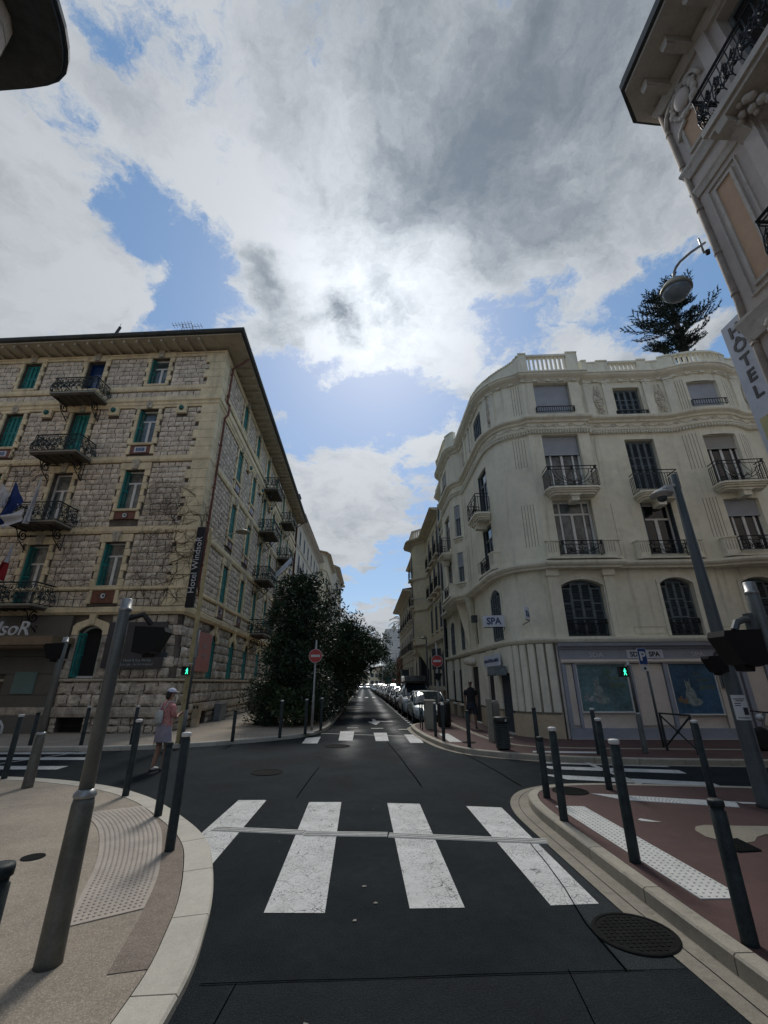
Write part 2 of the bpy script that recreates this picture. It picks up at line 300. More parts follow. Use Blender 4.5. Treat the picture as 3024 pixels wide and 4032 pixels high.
# ---------------------------------------------------------------- mesh helpers
class Path:
    "facade line in plan; right-hand side is outward. p(s, d, z) = point at arc length s, d metres proud"
    def __init__(s, pts, zero=0.0):
        s.P = [Vector((p[0], p[1])) for p in pts]; s.S = [0.0]
        for a, b in zip(s.P, s.P[1:]): s.S.append(s.S[-1]+(b-a).length)
        s.S = [x-zero for x in s.S]; s.N = []
        for i in range(len(s.P)):
            ns = []
            if i > 0: t = (s.P[i]-s.P[i-1]).normalized(); ns.append(Vector((t.y, -t.x)))
            if i < len(s.P)-1: t = (s.P[i+1]-s.P[i]).normalized(); ns.append(Vector((t.y, -t.x)))
            n = sum(ns, Vector((0, 0))); n.normalize(); s.N.append(n/max(.35, n.dot(ns[0])))
    def seg(s, x):
        for i in range(len(s.S)-1):
            if x <= s.S[i+1] or i == len(s.S)-2: return i
    def xy(s, x, d=0.0):
        i = s.seg(x); L = s.S[i+1]-s.S[i]; k = (x-s.S[i])/L
        n = s.N[i].lerp(s.N[i+1], min(1, max(0, k))); p = s.P[i].lerp(s.P[i+1], k) if 0 <= k <= 1 else s.P[i]+(s.P[i+1]-s.P[i])*k
        return p+n*d
    def p(s, x, d, z): v = s.xy(x, d); return Vector((v.x, v.y, z))
    def ang(s, x): i = s.seg(x); t = s.P[i+1]-s.P[i]; return math.atan2(t.y, t.x)
    def cuts(s, a, b): return [a]+[x for x in s.S if a+.02 < x < b-.02]+[b]
def straight(o, deg, length=60, back=60):
    a = math.radians(deg); t = Vector((math.cos(a), math.sin(a))); o = Vector(o)
    return Path([o-t*back, o+t*length], zero=back)
LOC = straight((0, 0), 0, 50, 50)        # local frame for prototypes: x along the wall, outward = -y
class MB:
    def __init__(s): s.v = []; s.f = []
    def add(s, vs, fs):
        n = len(s.v); s.v += [Vector(v) for v in vs]; s.f += [[i+n for i in f] for f in fs]; return s
    def poly(s, pts): return s.add(pts, [list(range(len(pts)))])
    def hexa(s, c): return s.add(c, [(0, 3, 2, 1), (4, 5, 6, 7), (0, 1, 5, 4), (1, 2, 6, 5), (2, 3, 7, 6), (3, 0, 4, 7)])
    def box(s, F, s0, s1, d0, d1, z0, z1):
        cs = F.cuts(s0, s1)
        for a, b in zip(cs, cs[1:]): s.hexa([F.p(a, d1, z0), F.p(b, d1, z0), F.p(b, d0, z0), F.p(a, d0, z0), F.p(a, d1, z1), F.p(b, d1, z1), F.p(b, d0, z1), F.p(a, d0, z1)])
        return s
    def cube(s, x0, x1, y0, y1, z0, z1): return s.hexa([(x0, y0, z0), (x1, y0, z0), (x1, y1, z0), (x0, y1, z0), (x0, y0, z1), (x1, y0, z1), (x1, y1, z1), (x0, y1, z1)])
    def quadbox(s, q, z0, z1): return s.hexa([(*p, z0) for p in q]+[(*p, z1) for p in q])
    def prism(s, pts, z0, z1):
        n = len(pts); s.add([(p[0], p[1], z0) for p in pts]+[(p[0], p[1], z1) for p in pts], [list(range(n))[::-1], list(range(n, 2*n))]+[(i, (i+1) % n, (i+1) % n+n, i+n) for i in range(n)]); return s
    def fprism(s, F, pts, d0, d1):
        "polygon of (s, z) on a facade, extruded from d0 to d1"
        n = len(pts); s.add([F.p(a, d1, z) for a, z in pts]+[F.p(a, d0, z) for a, z in pts], [list(range(n)), list(range(n, 2*n))[::-1]]+[(i, i+n, (i+1) % n+n, (i+1) % n) for i in range(n)]); return s
    def sweep(s, F, s0, s1, prof):
        "closed profile of (d, z) swept along the facade"
        cs = F.cuts(s0, s1); n = len(prof); vs = []; fs = []
        for a in cs: vs += [F.p(a, d, z) for d, z in prof]
        for k in range(len(cs)-1):
            for i in range(n): j = (i+1) % n; fs.append((k*n+i, k*n+j, (k+1)*n+j, (k+1)*n+i))
        fs += [list(range(n))[::-1], [(len(cs)-1)*n+i for i in range(n)]]
        return s.add(vs, fs)
    def tube(s, pts, r, n=6, cap=True):
        pts = [Vector(p) for p in pts]; k = len(pts); vs = []; rr = r if isinstance(r, (list, tuple)) else [r]*k
        up = Vector((0, 0, 1)); x = None
        for i, p in enumerate(pts):
            t = (pts[min(i+1, k-1)]-pts[max(i-1, 0)]).normalized()
            if x is None: x = t.cross(up); x = x if x.length > .1 else t.cross(Vector((1, 0, 0)))
            x = (x-t*x.dot(t)).normalized(); y = t.cross(x)
            vs += [p+(x*math.cos(2*math.pi*j/n)+y*math.sin(2*math.pi*j/n))*rr[i] for j in range(n)]
        fs = [(i*n+j, i*n+(j+1) % n, (i+1)*n+(j+1) % n, (i+1)*n+j) for i in range(k-1) for j in range(n)]
        if cap: fs += [list(range(n))[::-1], [(k-1)*n+j for j in range(n)]]
        return s.add(vs, fs)
    def lathe(s, c, prof, n=20, ax=(0, 0, 1), x0=None):
        c = Vector(c); ax = Vector(ax).normalized(); u = ax.orthogonal().normalized() if x0 is None else Vector(x0); w = ax.cross(u); vs = []
        for r, h in prof: vs += [c+ax*h+(u*math.cos(2*math.pi*j/n)+w*math.sin(2*math.pi*j/n))*r for j in range(n)]
        k = len(prof); fs = [(i*n+j, i*n+(j+1) % n, (i+1)*n+(j+1) % n, (i+1)*n+j) for i in range(k-1) for j in range(n)]
        fs += [list(range(n))[::-1], [(k-1)*n+j for j in range(n)]]
        return s.add(vs, fs)
    def grid(s, rows):
        n = len(rows[0]); vs = [p for r in rows for p in r]
        return s.add(vs, [(i*n+j, i*n+j+1, (i+1)*n+j+1, (i+1)*n+j) for i in range(len(rows)-1) for j in range(n-1)])
    def ball(s, c, r, n=8, m=6, sc=(1, 1, 1)):
        vs = []; c = Vector(c)
        for i in range(m+1):
            a = math.pi*i/m
            vs += [c+Vector((r*sc[0]*math.sin(a)*math.cos(2*math.pi*j/n), r*sc[1]*math.sin(a)*math.sin(2*math.pi*j/n), r*sc[2]*math.cos(a))) for j in range(n)]
        return s.add(vs, [(i*n+j, (i+1)*n+j, (i+1)*n+(j+1) % n, i*n+(j+1) % n) for i in range(m) for j in range(n)])
    def mesh(s, name, m, org=(0, 0, 0), smooth=False):
        o = Vector(org); me = bpy.data.meshes.new(name); me.from_pydata([v-o for v in s.v], [], s.f); me.update()
        bm = bmesh.new(); bm.from_mesh(me); bmesh.ops.remove_doubles(bm, verts=bm.verts, dist=1e-5) if smooth else None
        bmesh.ops.recalc_face_normals(bm, faces=bm.faces); bm.to_mesh(me); bm.free()
        me.materials.append(MATS[m])
        if smooth:
            for p in me.polygons: p.use_smooth = True
        return me
ORG = {}
def link(o, parent=None):
    COL.objects.link(o)
    if parent is not None: o.parent = parent
    return o
def thing(name, loc, label, cat, group=None, rz=0, scale=None):
    o = bpy.data.objects.new(name, None); o.empty_display_size = .3; link(o); o.location = loc; o.rotation_euler = (0, 0, rz)
    ORG[o.name] = Vector(loc) if rz == 0 else Vector((0, 0, 0)); tag(o, label, cat, group); return o
def tag(o, label=None, cat=None, group=None, kind=None):
    for k, v in (('label', label), ('category', cat), ('group', group), ('kind', kind)):
        if v: o[k] = v
    return o
def part(name, mb, m, parent, smooth=False, label=None, kind=None, local=False):
    org = Vector((0, 0, 0)) if local or parent is None else ORG.get(parent.name, Vector((0, 0, 0)))
    o = bpy.data.objects.new(name, mb if isinstance(mb, bpy.types.Mesh) else mb.mesh(name, m, org, smooth)); link(o, parent)
    ORG[o.name] = org
    if label: o['label'] = label
    if kind: o['kind'] = kind
    return o
def struct(name, mb, m, parent=None, label=None, smooth=False):
    o = part(name, mb, m, parent, smooth)
    if parent is None: o['kind'] = 'structure'
    if label: o['label'] = label
    return o
def place(name, me, parent, loc, rz=0, label=None, scale=None, kind=None):
    "a part that shares its mesh data, put at a world position under a thing"
    o = bpy.data.objects.new(name, me); link(o, parent); o.location = Vector(loc)-ORG.get(parent.name, Vector((0, 0, 0))); o.rotation_euler = (0, 0, rz)
    if scale: o.scale = scale
    if label: o['label'] = label
    if kind: o['kind'] = kind
    ORG[o.name] = Vector((0, 0, 0)); return o
def copy_tree(o, parent=None, loc=None, rz=None, label=None):
    c = o.copy(); link(c, parent)
    if parent is None: c.parent = None
    for ch in [k for k in bpy.data.objects if k.parent == o]: copy_tree(ch, c)
    if loc is not None: c.location = loc
    if rz is not None: c.rotation_euler = (0, 0, rz)
    if label: c['label'] = label
    return c
def textmesh(txt, size, m, extrude=.01, align='CENTER', shear=0.0, sx=1.0, bold=0.0):
    cu = bpy.data.curves.new('lettering', 'FONT'); cu.body = txt; cu.size = size; cu.align_x = align; cu.extrude = extrude; cu.shear = shear; cu.resolution_u = 3; cu.offset = bold
    o = bpy.data.objects.new('lettering', cu); COL.objects.link(o); bpy.context.view_layer.update()
    dg = bpy.context.evaluated_depsgraph_get(); me = bpy.data.meshes.new_from_object(o.evaluated_get(dg)); bpy.data.objects.remove(o)
    me.materials.clear(); me.materials.append(MATS[m]); me.name = 'lettering'
    if sx != 1.0:
        for v in me.vertices: v.co.x *= sx
    return me
def put_text(txt, size, m, parent, F, s, d, z, label=None, turn=0.0, **k):
    "upright lettering on a facade"
    me = textmesh(txt, size, m, **k); o = bpy.data.objects.new('lettering', me); link(o, parent)
    o.location = F.p(s, d, z)-ORG.get(parent.name, Vector((0, 0, 0)))
    o.rotation_euler = (Matrix.Rotation(F.ang(s), 3, 'Z') @ Matrix.Rotation(math.pi/2, 3, 'X') @ Matrix.Rotation(turn, 3, 'Z')).to_euler()
    if label: o['label'] = label
    return o
def wall(mb, F, s0, s1, z0, z1, openings, rev=.28, d=0.0):
    "facade face with rectangular or arched openings and their reveals; opening = (s0, s1, z0, z1[, rise])"
    ss = sorted(set([s0, s1]+[x for x in F.S if s0 < x < s1]+[x for o in openings for x in o[:2] if s0 < x < s1]))
    zs = sorted(set([z0, z1]+[x for o in openings for x in o[2:4] if z0 < x < z1]))
    for a, b in zip(ss, ss[1:]):
        if b-a < 1e-4: continue
        for c, e in zip(zs, zs[1:]):
            ms, mz = (a+b)/2, (c+e)/2
            if any(o[0] < ms < o[1] and o[2] < mz < o[3] for o in openings): continue
            mb.poly([F.p(a, d, c), F.p(b, d, c), F.p(b, d, e), F.p(a, d, e)])
    for o in openings:
        a, b, c, e = o[:4]; r = o[4] if len(o) > 4 else 0
        if r:
            n = 10; cx = (a+b)/2; hw = (b-a)/2; R = (hw*hw+r*r)/(2*r); t0 = math.asin(min(1, hw/R))
            arc = [(cx+R*math.sin(-t0+2*t0*i/n), e-R+R*math.cos(-t0+2*t0*i/n)) for i in range(n+1)]
            for (x1, y1), (x2, y2) in zip(arc, arc[1:]):
                mb.poly([F.p(x1, d, y1), F.p(x2, d, y2), F.p(x2, d, e), F.p(x1, d, e)]); mb.poly([F.p(x1, d, y1), F.p(x2, d, y2), F.p(x2, d-rev, y2), F.p(x1, d-rev, y1)])
            mb.poly([F.p(a, d, c), F.p(a, d-rev, c), F.p(a, d-rev, e-r), F.p(a, d, e-r)]); mb.poly([F.p(b, d, c), F.p(b, d-rev, c), F.p(b, d-rev, e-r), F.p(b, d, e-r)])
        else:
            mb.poly([F.p(a, d, e), F.p(b, d, e), F.p(b, d-rev, e), F.p(a, d-rev, e)])
            mb.poly([F.p(a, d, c), F.p(a, d-rev, c), F.p(a, d-rev, e), F.p(a, d, e)]); mb.poly([F.p(b, d, c), F.p(b, d-rev, c), F.p(b, d-rev, e), F.p(b, d, e)])
        mb.poly([F.p(a, d, c), F.p(b, d, c), F.p(b, d-rev, c), F.p(a, d-rev, c)])
# ---------------------------------------------------------------- ground
def offset_line(pts, w):
    "parallel polyline, w metres to the left"
    P = [Vector(p[:2]) for p in pts]; out = []
    for i, p in enumerate(P):
        t = (P[min(i+1, len(P)-1)]-P[max(i-1, 0)]).normalized(); out.append(p+Vector((-t.y, t.x))*w)
    return out
def resample(pts, step):
    P = [Vector(p[:2]) for p in pts]; out = [P[0]]; acc = 0; L = [0]
    for a, b in zip(P, P[1:]): L.append(L[-1]+(b-a).length)
    n = max(2, int(L[-1]/step)); F = []
    for k in range(n+1):
        x = L[-1]*k/n; i = max(j for j in range(len(L)) if L[j] <= x+1e-9); i = min(i, len(P)-2)
        F.append(P[i].lerp(P[i+1], (x-L[i])/max(1e-9, L[i+1]-L[i])))
    return F
def smoothline(pts, it=2):
    P = [Vector(p[:2]) for p in pts]
    for _ in range(it):
        Q = [P[0]]
        for a, b in zip(P, P[1:]): Q += [a.lerp(b, .25), a.lerp(b, .75)]
        P = Q+[P[-1]]
    return P
road = MB(); road.poly([(-1500, -1500, 0), (1500, -1500, 0), (1500, 1500, 0), (-1500, 1500, 0)]); struct('road', road, 'asphalt')
def kerb(line, w, z, m, parent, stone=.95, zb=-.1, jo=.006):
    "row of kerb stones; line runs with the pavement on its left"
    L = smoothline(line); a = resample(L, .16); b = offset_line(a, w); n = max(1, round(stone/.16)); k = 0
    while k < len(a)-1:
        e = min(k+n, len(a)-1); mb = MB(); rows = []
        for j in range(k, e+1):
            o1, i1 = a[j].copy(), b[j].copy()
            if j == k: t = (a[j+1]-a[j]).normalized()*jo; o1 += t; i1 += t
            if j == e: t = (a[j]-a[j-1]).normalized()*jo; o1 -= t; i1 -= t
            n_ = (i1-o1).normalized()
            rows.append([Vector((*o1, zb)), Vector((*o1, z-.015)), Vector((*(o1+n_*.015), z)), Vector((*(i1), z)), Vector((*i1, zb))])
        mb.grid(rows); mb.poly(rows[0]); mb.poly(rows[-1]); part('kerb_stone', mb, m, parent); k = e
    return b
def pave(name, pts, z, m, parent=None):
    mb = MB(); mb.prism(pts, -.15, z); return struct(name, mb, m, parent)
LNo = [(-40, 13.0), (-14, 10.75), (-8.5, 10.25), (-7.21, 10.15), (-6.24, 9.91), (-5.33, 9.56), (-4.28, 8.99), (-3.37, 8.22), (-2.87, 7.63), (-2.42, 7.06), (-2.11, 6.64), (-1.93, 6.36), (-1.71, 5.95), (-1.54, 5.5), (-1.37, 5.01), (-1.24, 4.56), (-1.16, 4.15), (-1.08, 3.73), (-1.06, 3.3), (-1.06, 1.5), (-1.06, -30)]
rev = LNo[::-1]          # pavement must lie on the left of the line
ln = pave('pavement', [tuple(p) for p in offset_line(smoothline(rev), .28)]+[(-40, -30)], .056, 'granular_beige'); ln['label'] = 'near left corner pavement of beige exposed aggregate'
kerb(rev[1:], .27, .06, 'kerb_stone_mat', ln, 1.0)
# tactile area and darker band
band = MB(); o1 = offset_line(smoothline(LNo[8:18]), -.285); o2 = offset_line(smoothline(LNo[8:18]), -.52)
for i in range(len(o1)-1): band.poly([(*o1[i], .060), (*o1[i+1], .060), (*o2[i+1], .060), (*o2[i], .060)])
struct('pavement_band', band, 'granular_dark', ln)
TO = smoothline([(-3.28, 7.69), (-2.84, 7.10), (-2.47, 6.48), (-2.18, 5.79), (-1.94, 5.17), (-1.83, 4.78), (-1.73, 4.35)]); TI = smoothline([(-3.95, 7.30), (-3.60, 6.98), (-3.25, 6.52), (-2.86, 5.82), (-2.61, 5.28), (-2.42, 4.75), (-2.21, 4.22)])
TOr, TIr = resample(TO, .001*3000/90), resample(TI, .001*3000/90); nn = min(len(TOr), len(TIr)); TOr = resample(TO, 3.7/nn); TIr = resample(TI, 3.7/nn); nn = min(len(TOr), len(TIr))
for k0, k1 in ((0, nn//2), (nn//2, nn-1)):
    mb = MB()
    for i in range(k0, k1): mb.hexa([(*TOr[i], .05), (*TOr[i+1], .05), (*TIr[i+1], .05), (*TIr[i], .05), (*TOr[i], .064), (*TOr[i+1], .064), (*TIr[i+1], .064), (*TIr[i], .064)])
    part('tactile_slab', mb, 'tactile_beige', ln)
def studs(mb, c, r=.0125, h=.006, z=.064, n=6):
    vs = [(c[0]+r*math.cos(2*math.pi*j/n), c[1]+r*math.sin(2*math.pi*j/n), z) for j in range(n)]+[(c[0]+r*.6*math.cos(2*math.pi*j/n), c[1]+r*.6*math.sin(2*math.pi*j/n), z+h) for j in range(n)]
    mb.add(vs, [(j, (j+1) % n, (j+1) % n+n, j+n) for j in range(n)]+[list(range(n, 2*n))])
mb = MB(); rows = resample([TOr[i] for i in range(nn)], .06); rin = resample([TIr[i] for i in range(nn)], .052)
M_ = min(len(rows), len(rin)); rows = resample(rows, 3.6/M_); rin = resample(rin, 3.6/M_)
for i in range(2, min(len(rows), len(rin))-1):
    for j in range(1, 13): studs(mb, rows[i].lerp(rin[i], j/13.2))
part('tactile_studs', mb, 'tactile_beige', ln, kind='stuff')
mb = MB(); mb.lathe((-3.46, 5.68, .057), [(.11, 0), (.11, .006), (.085, .007)], 18); part('access_cover', mb, 'iron', ln)
# near right pavement: gutter, kerb, red asphalt
RNg = [(30, 5.5), (9.5, 7.9), (6.96, 8.33), (5.12, 8.76), (4.26, 9.05), (3.75, 9.08), (3.3, 8.98), (2.81, 8.69), (2.5, 8.3), (2.28, 7.78), (2.18, 7.27), (2.15, 6.83), (2.14, 5.72), (2.13, 4.71), (2.13, 4.03), (2.15, 3.4), (2.15, 1), (2.15, -30)]
RNk = [(30, 5.2), (9.5, 7.55), (6.96, 7.98), (5.3, 8.3), (4.3, 8.47), (3.7, 8.5), (3.25, 8.42), (2.85, 8.2), (2.6, 7.85), (2.48, 7.4), (2.43, 6.9), (2.42, 6.34), (2.41, 5.52), (2.40, 4.72), (2.40, 4.1), (2.40, 3.4), (2.40, 1), (2.40, -30)]
rn = pave('pavement', [tuple(p) for p in offset_line(smoothline(RNk), .15)]+[(30, -30)], .116, 'red_asphalt'); rn['label'] = 'near right corner pavement of dark red asphalt'
kerb(RNk[1:], .14, .12, 'kerb_beige', rn, 1.0)
a, b = smoothline(RNg), smoothline(RNk); mb = MB(); b = [p+Vector((.004, 0)) for p in b]
for i in range(len(a)-1): mb.poly([(*a[i], .005), (*a[i+1], .005), (*b[i+1], .005), (*b[i], .005)])
struct('gutter', mb, 'gutter_concrete', rn)
mb = MB(); c_ = [p+Vector((.02, 0)) for p in b]
d0 = offset_line(smoothline(RNg), .125); d1 = offset_line(smoothline(RNg), .132)
for i in range(6, len(d0)-1): mb.poly([(*d0[i], .008), (*d0[i+1], .008), (*d1[i+1], .008), (*d1[i], .008)])
struct('gutter_joint', mb, 'iron', rn)
def slab(name, pts, z, m, parent, label=None):
    mb = MB(); mb.poly([(*p, z) for p in pts]); return struct(name, mb, m, parent, label)
# tactile strips on the near right pavement
def strip_studs(name, q, nx, ny, z, parent):
    a, b, c, d = [Vector(p) for p in q]; mb = MB(); mb.quadbox(q, z-.03, z); part('tactile_slab', mb, 'tactile_white', parent)
    mb = MB()
    for i in range(nx):
        for j in range(ny):
            u, v = (i+.5)/nx, (j+.5)/ny; p = a.lerp(b, u).lerp(d.lerp(c, u), v); studs(mb, p, .014, .006, z, 5)
    part(name, mb, 'tactile_white', parent, kind='stuff')
strip_studs('tactile_studs', [(2.72, 7.06), (2.73, 4.25), (3.10, 4.24), (3.11, 7.01)], 44, 6, .124, rn)
strip_studs('tactile_studs', [(3.58, 7.74), (5.42, 7.12), (5.24, 6.84), (3.87, 7.33)], 34, 6, .124, rn)
slab('pavement_marking', [(5.42, 7.13), (7.2, 6.75), (7.2, 6.66), (5.44, 7.03)], .121, 'tactile_white', rn)
pts = [(4.18+.0, 6.11), (4.6, 6.05), (5.6, 5.95), (8, 5.6), (8, 5.28), (5.4, 5.62), (4.9, 5.72), (4.62, 5.74), (4.45, 5.66), (4.30, 5.52), (4.12, 5.47), (3.97, 5.52), (3.88, 5.70), (3.92, 5.92), (4.03, 6.06)]
slab('pavement_patch', pts, .1205, 'beige_asphalt', rn, 'pale beige patch of repaired paving')
mb = MB(); q_ = [(3.90, 5.54), (4.16, 5.60), (4.12, 5.24), (3.86, 5.22)]
for k in range(8):
    u = k/7; a0, b0 = Vector(q_[0]).lerp(Vector(q_[1]), u), Vector(q_[3]).lerp(Vector(q_[2]), u); t = (Vector(q_[1])-Vector(q_[0])).normalized()*.009
    mb.quadbox([tuple(a0-t), tuple(a0+t), tuple(b0+t), tuple(b0-t)], .118, .130)
for k in range(8):
    u = k/7; a0, b0 = Vector(q_[0]).lerp(Vector(q_[3]), u), Vector(q_[1]).lerp(Vector(q_[2]), u); t = (Vector(q_[3])-Vector(q_[0])).normalized()*.009
    mb.quadbox([tuple(a0-t), tuple(b0-t), tuple(b0+t), tuple(a0+t)], .1185, .127)
part('drain_grate', mb, 'iron', rn)
slab('drain_hole', q_, .1212, 'room_dark', rn)
slab('litter_mark', [(3.50, 6.37), (3.56, 6.42), (3.66, 6.33), (3.74, 6.26), (3.62, 6.27), (3.52, 6.31)], .1205, 'tactile_white', rn, 'torn scrap of white paint on red paving')
# far right pavement
FRk = [(2.1, 140), (2.1, 28), (2.06, 20.32), (2.12, 17.61), (2.62, 15.51), (3.3, 13.45), (4.13, 12.41), (5.26, 11.71), (6.76, 11.31), (9.43, 10.80), (30, 8.9)]
FRk2 = [(4.0, 140), (4.0, 24), (3.95, 21.2), (2.6, 20.9), (1.95, 20.0), (1.88, 18.5), (1.96, 16.6), (2.09, 15.3), (2.30, 13.8), (2.72, 12.7), (3.5, 12.0), (4.42, 11.45), (5.42, 11.1), (6.6, 10.85), (7.48, 10.7), (9.43, 10.4), (30, 8.4)]
fr_ = pave('pavement', [tuple(p) for p in offset_line(smoothline(FRk2, 1), .16)]+[(30, 60), (30, 140)], .116, 'red_asphalt'); fr_['label'] = 'far right corner pavement of dark red asphalt'
kerb([(4.0, 70)]+FRk2[1:], .15, .12, 'kerb_beige', fr_, 1.0)
gut = MB(); a = smoothline(FRk2[3:], 1); b2 = offset_line(a, -.16)
for i in range(len(a)-1): gut.poly([(*a[i], .006), (*a[i+1], .006), (*b2[i+1], .006), (*b2[i], .006)])
struct('gutter', gut, 'gutter_concrete', fr_)
L_ = smoothline([(3.62, 60), (3.64, 19.5), (3.70, 16.4), (3.78, 15.0), (3.95, 13.9), (4.35, 13.05), (5.2, 12.65), (6.6, 12.40), (8.6, 12.12), (12, 11.7)]); L2 = offset_line(L_, .20); mb = MB()
for i in range(len(L_)-1): mb.poly([(*L_[i], .1205), (*L_[i+1], .1205), (*L2[i+1], .1205), (*L2[i], .1205)])
struct('pavement_band', mb, 'beige_asphalt', fr_)
strip_studs('tactile_studs', [(2.56, 16.36), (2.89, 16.34), (2.89, 14.12), (2.53, 14.15)], 30, 5, .124, fr_)
strip_studs('tactile_studs', [(4.31, 12.20), (5.89, 11.95), (5.83, 11.72), (4.22, 11.98)], 26, 4, .124, fr_)
slab('pavement_marking', [(4.05, 15.9), (4.5, 15.8), (4.75, 15.0), (4.4, 15.05)], .121, 'tactile_white', fr_)
# far left pavement
FLk = [(-1.38, 140), (-1.38, 30.41), (-1.40, 20.41), (-1.55, 18.4), (-2.07, 16.75), (-3.03, 15.82), (-4.07, 15.06), (-4.98, 14.5), (-6.35, 14.05), (-7.56, 13.92), (-8.82, 13.92), (-10.29, 14.05), (-16, 14.6), (-40, 16.9)]
fl = pave('pavement', [tuple(p) for p in offset_line(smoothline(FLk[::-1], 1), .15)]+[(-40, 140)], .116, 'granular_beige'); fl['label'] = 'far left corner pavement below the stone hotel'
kerb(FLk[::-1], .145, .12, 'kerb_stone_mat', fl, 1.2)
slab('pavement_marking', [(-2.02, 17.1), (-1.72, 17.3), (-1.80, 16.9), (-2.35, 16.75), (-2.55, 16.5)], .1215, 'tactile_white', fl)
mb = MB()
for i in range(12):
    for j in range(4): studs(mb, (-4.2+i*.13+j*.02, 15.75+i*.06-j*.1+.35), .03, .008, .117, 6)
part('tactile_studs', mb, 'granular_beige', fl, kind='stuff')
# road markings
def mark(pts, m='paint_white', z=.004, name='crossing_stripe', parent=None, label=None):
    mb = MB(); mb.poly([(*p, z) for p in pts]); o = struct(name, mb, m, parent)
    if label: o['label'] = label
    return o
RD = bpy.data.objects['road']
for q_ in ([(-2.0, 8.21), (-1.55, 8.19), (-1.56, 5.40), (-2.04, 5.40)], [(-.85, 8.02), (-.34, 7.99), (-.30, 4.48), (-.80, 4.51)], [(.38, 7.89), (.88, 7.81), (.86, 4.51), (.40, 4.52)], [(1.57, 7.64), (2.08, 7.53), (2.01, 4.52), (1.59, 4.51)]): mark(q_, parent=RD)
for q_ in ([(-.91, 18.64), (-.37, 18.60), (-.36, 15.74), (-.82, 15.77)], [(.37, 18.04), (.86, 18.0), (.81, 15.53), (.39, 15.56)], [(1.46, 17.34), (1.91, 17.3), (1.87, 14.99), (1.45, 15.02)], [(-1.97, 16.55), (-1.50, 16.9), (-1.44, 15.12), (-1.92, 15.16)]): mark(q_, parent=RD)
for q_ in ([(4.2, 11.42), (6.75, 10.79), (6.75, 10.56), (4.2, 11.17)], [(4.0, 10.87), (6.69, 10.20), (6.6, 9.82), (4.05, 10.48)], [(3.6, 9.97), (6.47, 9.0), (6.41, 8.62), (3.94, 9.42)]): mark(q_, parent=RD)
for q_ in ([(-12, 14.0), (-7.5, 13.72), (-7.5, 13.40), (-12, 13.66)], [(-12, 13.15), (-6.9, 12.82), (-6.9, 12.42), (-12, 12.75)], [(-12, 11.96), (-6.75, 11.56), (-6.75, 11.14), (-12, 11.52)]): mark(q_, parent=RD)
for k in range(3): mark([(-.8+k*.9, 58), (-.4+k*.9, 58), (-.4+k*.9, 61.5), (-.8+k*.9, 61.5)], parent=RD)
def ribstrip(pts, w, parent, ribs=3):
    a = resample(pts, .4); b = offset_line(a, w); mb = MB()
    for i in range(len(a)-1): mb.hexa([(*a[i], 0.0), (*a[i+1], 0.0), (*b[i+1], 0.0), (*b[i], 0.0), (*a[i], .009), (*a[i+1], .009), (*b[i+1], .009), (*b[i], .009)])
    for k in range(ribs):
        c0 = offset_line(a, w*(k+.3)/ribs); c1 = offset_line(a, w*(k+.75)/ribs)
        for i in range(len(a)-1): mb.hexa([(*c0[i], 0.008), (*c0[i+1], 0.008), (*c1[i+1], 0.008), (*c1[i], 0.008), (*c0[i], .014), (*c0[i+1], .014), (*c1[i+1], .014), (*c1[i], .014)])
    return part('guide_strip', mb, 'strip_pale', parent)
ribstrip([(-1.93, 6.66), (-.75, 6.44)], .17, RD); ribstrip([(-.73, 6.40), (.30, 6.30)], .17, RD); ribstrip([(.31, 6.28), (2.16, 5.95)], .17, RD)
mark([(-1.6, 18.0), (2.2, 16.55), (2.2, 16.45), (-1.6, 17.9)], 'strip_pale', .0085, 'guide_line', RD)
mark([(5.0, 8.68), (5.12, 8.66), (5.28, 11.93), (5.16, 11.94)], 'strip_pale', .0085, 'guide_line', RD)
mark([(-9.0, 11.2), (-8.9, 11.2), (-7.6, 14.0), (-7.7, 14.0)], 'strip_pale', .0085, 'guide_line', RD)
mark([(.54, 21.2), (.18, 22.9), (.42, 22.9), (.42, 24.6), (.56, 24.6), (.60, 23.5), (1.05, 23.1), (1.40, 23.4), (1.38, 22.8), (1.05, 22.75), (.80, 22.9)], 'paint_white', .004, 'road_arrow', RD)
for x0, x1, y in ((.30, .80, 19.6), (-.7, -.25, 19.9), (1.4, 1.8, 19.1)): mark([(x0, y), (x1, y), (x1, y+.22), (x0, y+.22)], 'strip_pale', .004, 'give_way_dash', RD)
for k in range(46):
    y = 21.2+k*1.0*(1+k*.012)
    if y < 68: mark([(2.06-k*.006, y), (2.17-k*.006, y), (2.17-k*.006, y+.42), (2.06-k*.006, y+.42)], 'paint_white', .004, 'parking_dash', RD)
# cut lines in the asphalt
def crackline(pts, w=.012):
    a = resample(pts, .5); mb = MB(); a = [p+Vector((random.uniform(-.006, .006), random.uniform(-.006, .006))) for p in a]; b = offset_line(a, w)
    for i in range(len(a)-1): mb.poly([(*a[i], .0065), (*a[i+1], .0065), (*b[i+1], .0065), (*b[i], .0065)])
    struct('asphalt_joint', mb, 'crack_black', RD)
crackline([(1.95, 6.0), (1.86, 4.9), (1.75, 4.4), (1.72, 3.62)], .011); crackline([(-1.0, 3.62), (1.85, 3.62)], .009); crackline([(1.35, 3.66), (1.25, 2.9), (1.2, 2.5)], .007); crackline([(-.95, 2.62), (1.9, 2.62)], .012); crackline([(-.78, 3.62), (-.86, 2.62)], .007)
crackline([(.72, 15.5), (.9, 12.5), (1.05, 9.0)], .02); crackline([(2.6, 13.2), (2.8, 10.6), (2.85, 8.9)], .02); crackline([(-1.0, 11), (-1.1, 8.3)], .015)
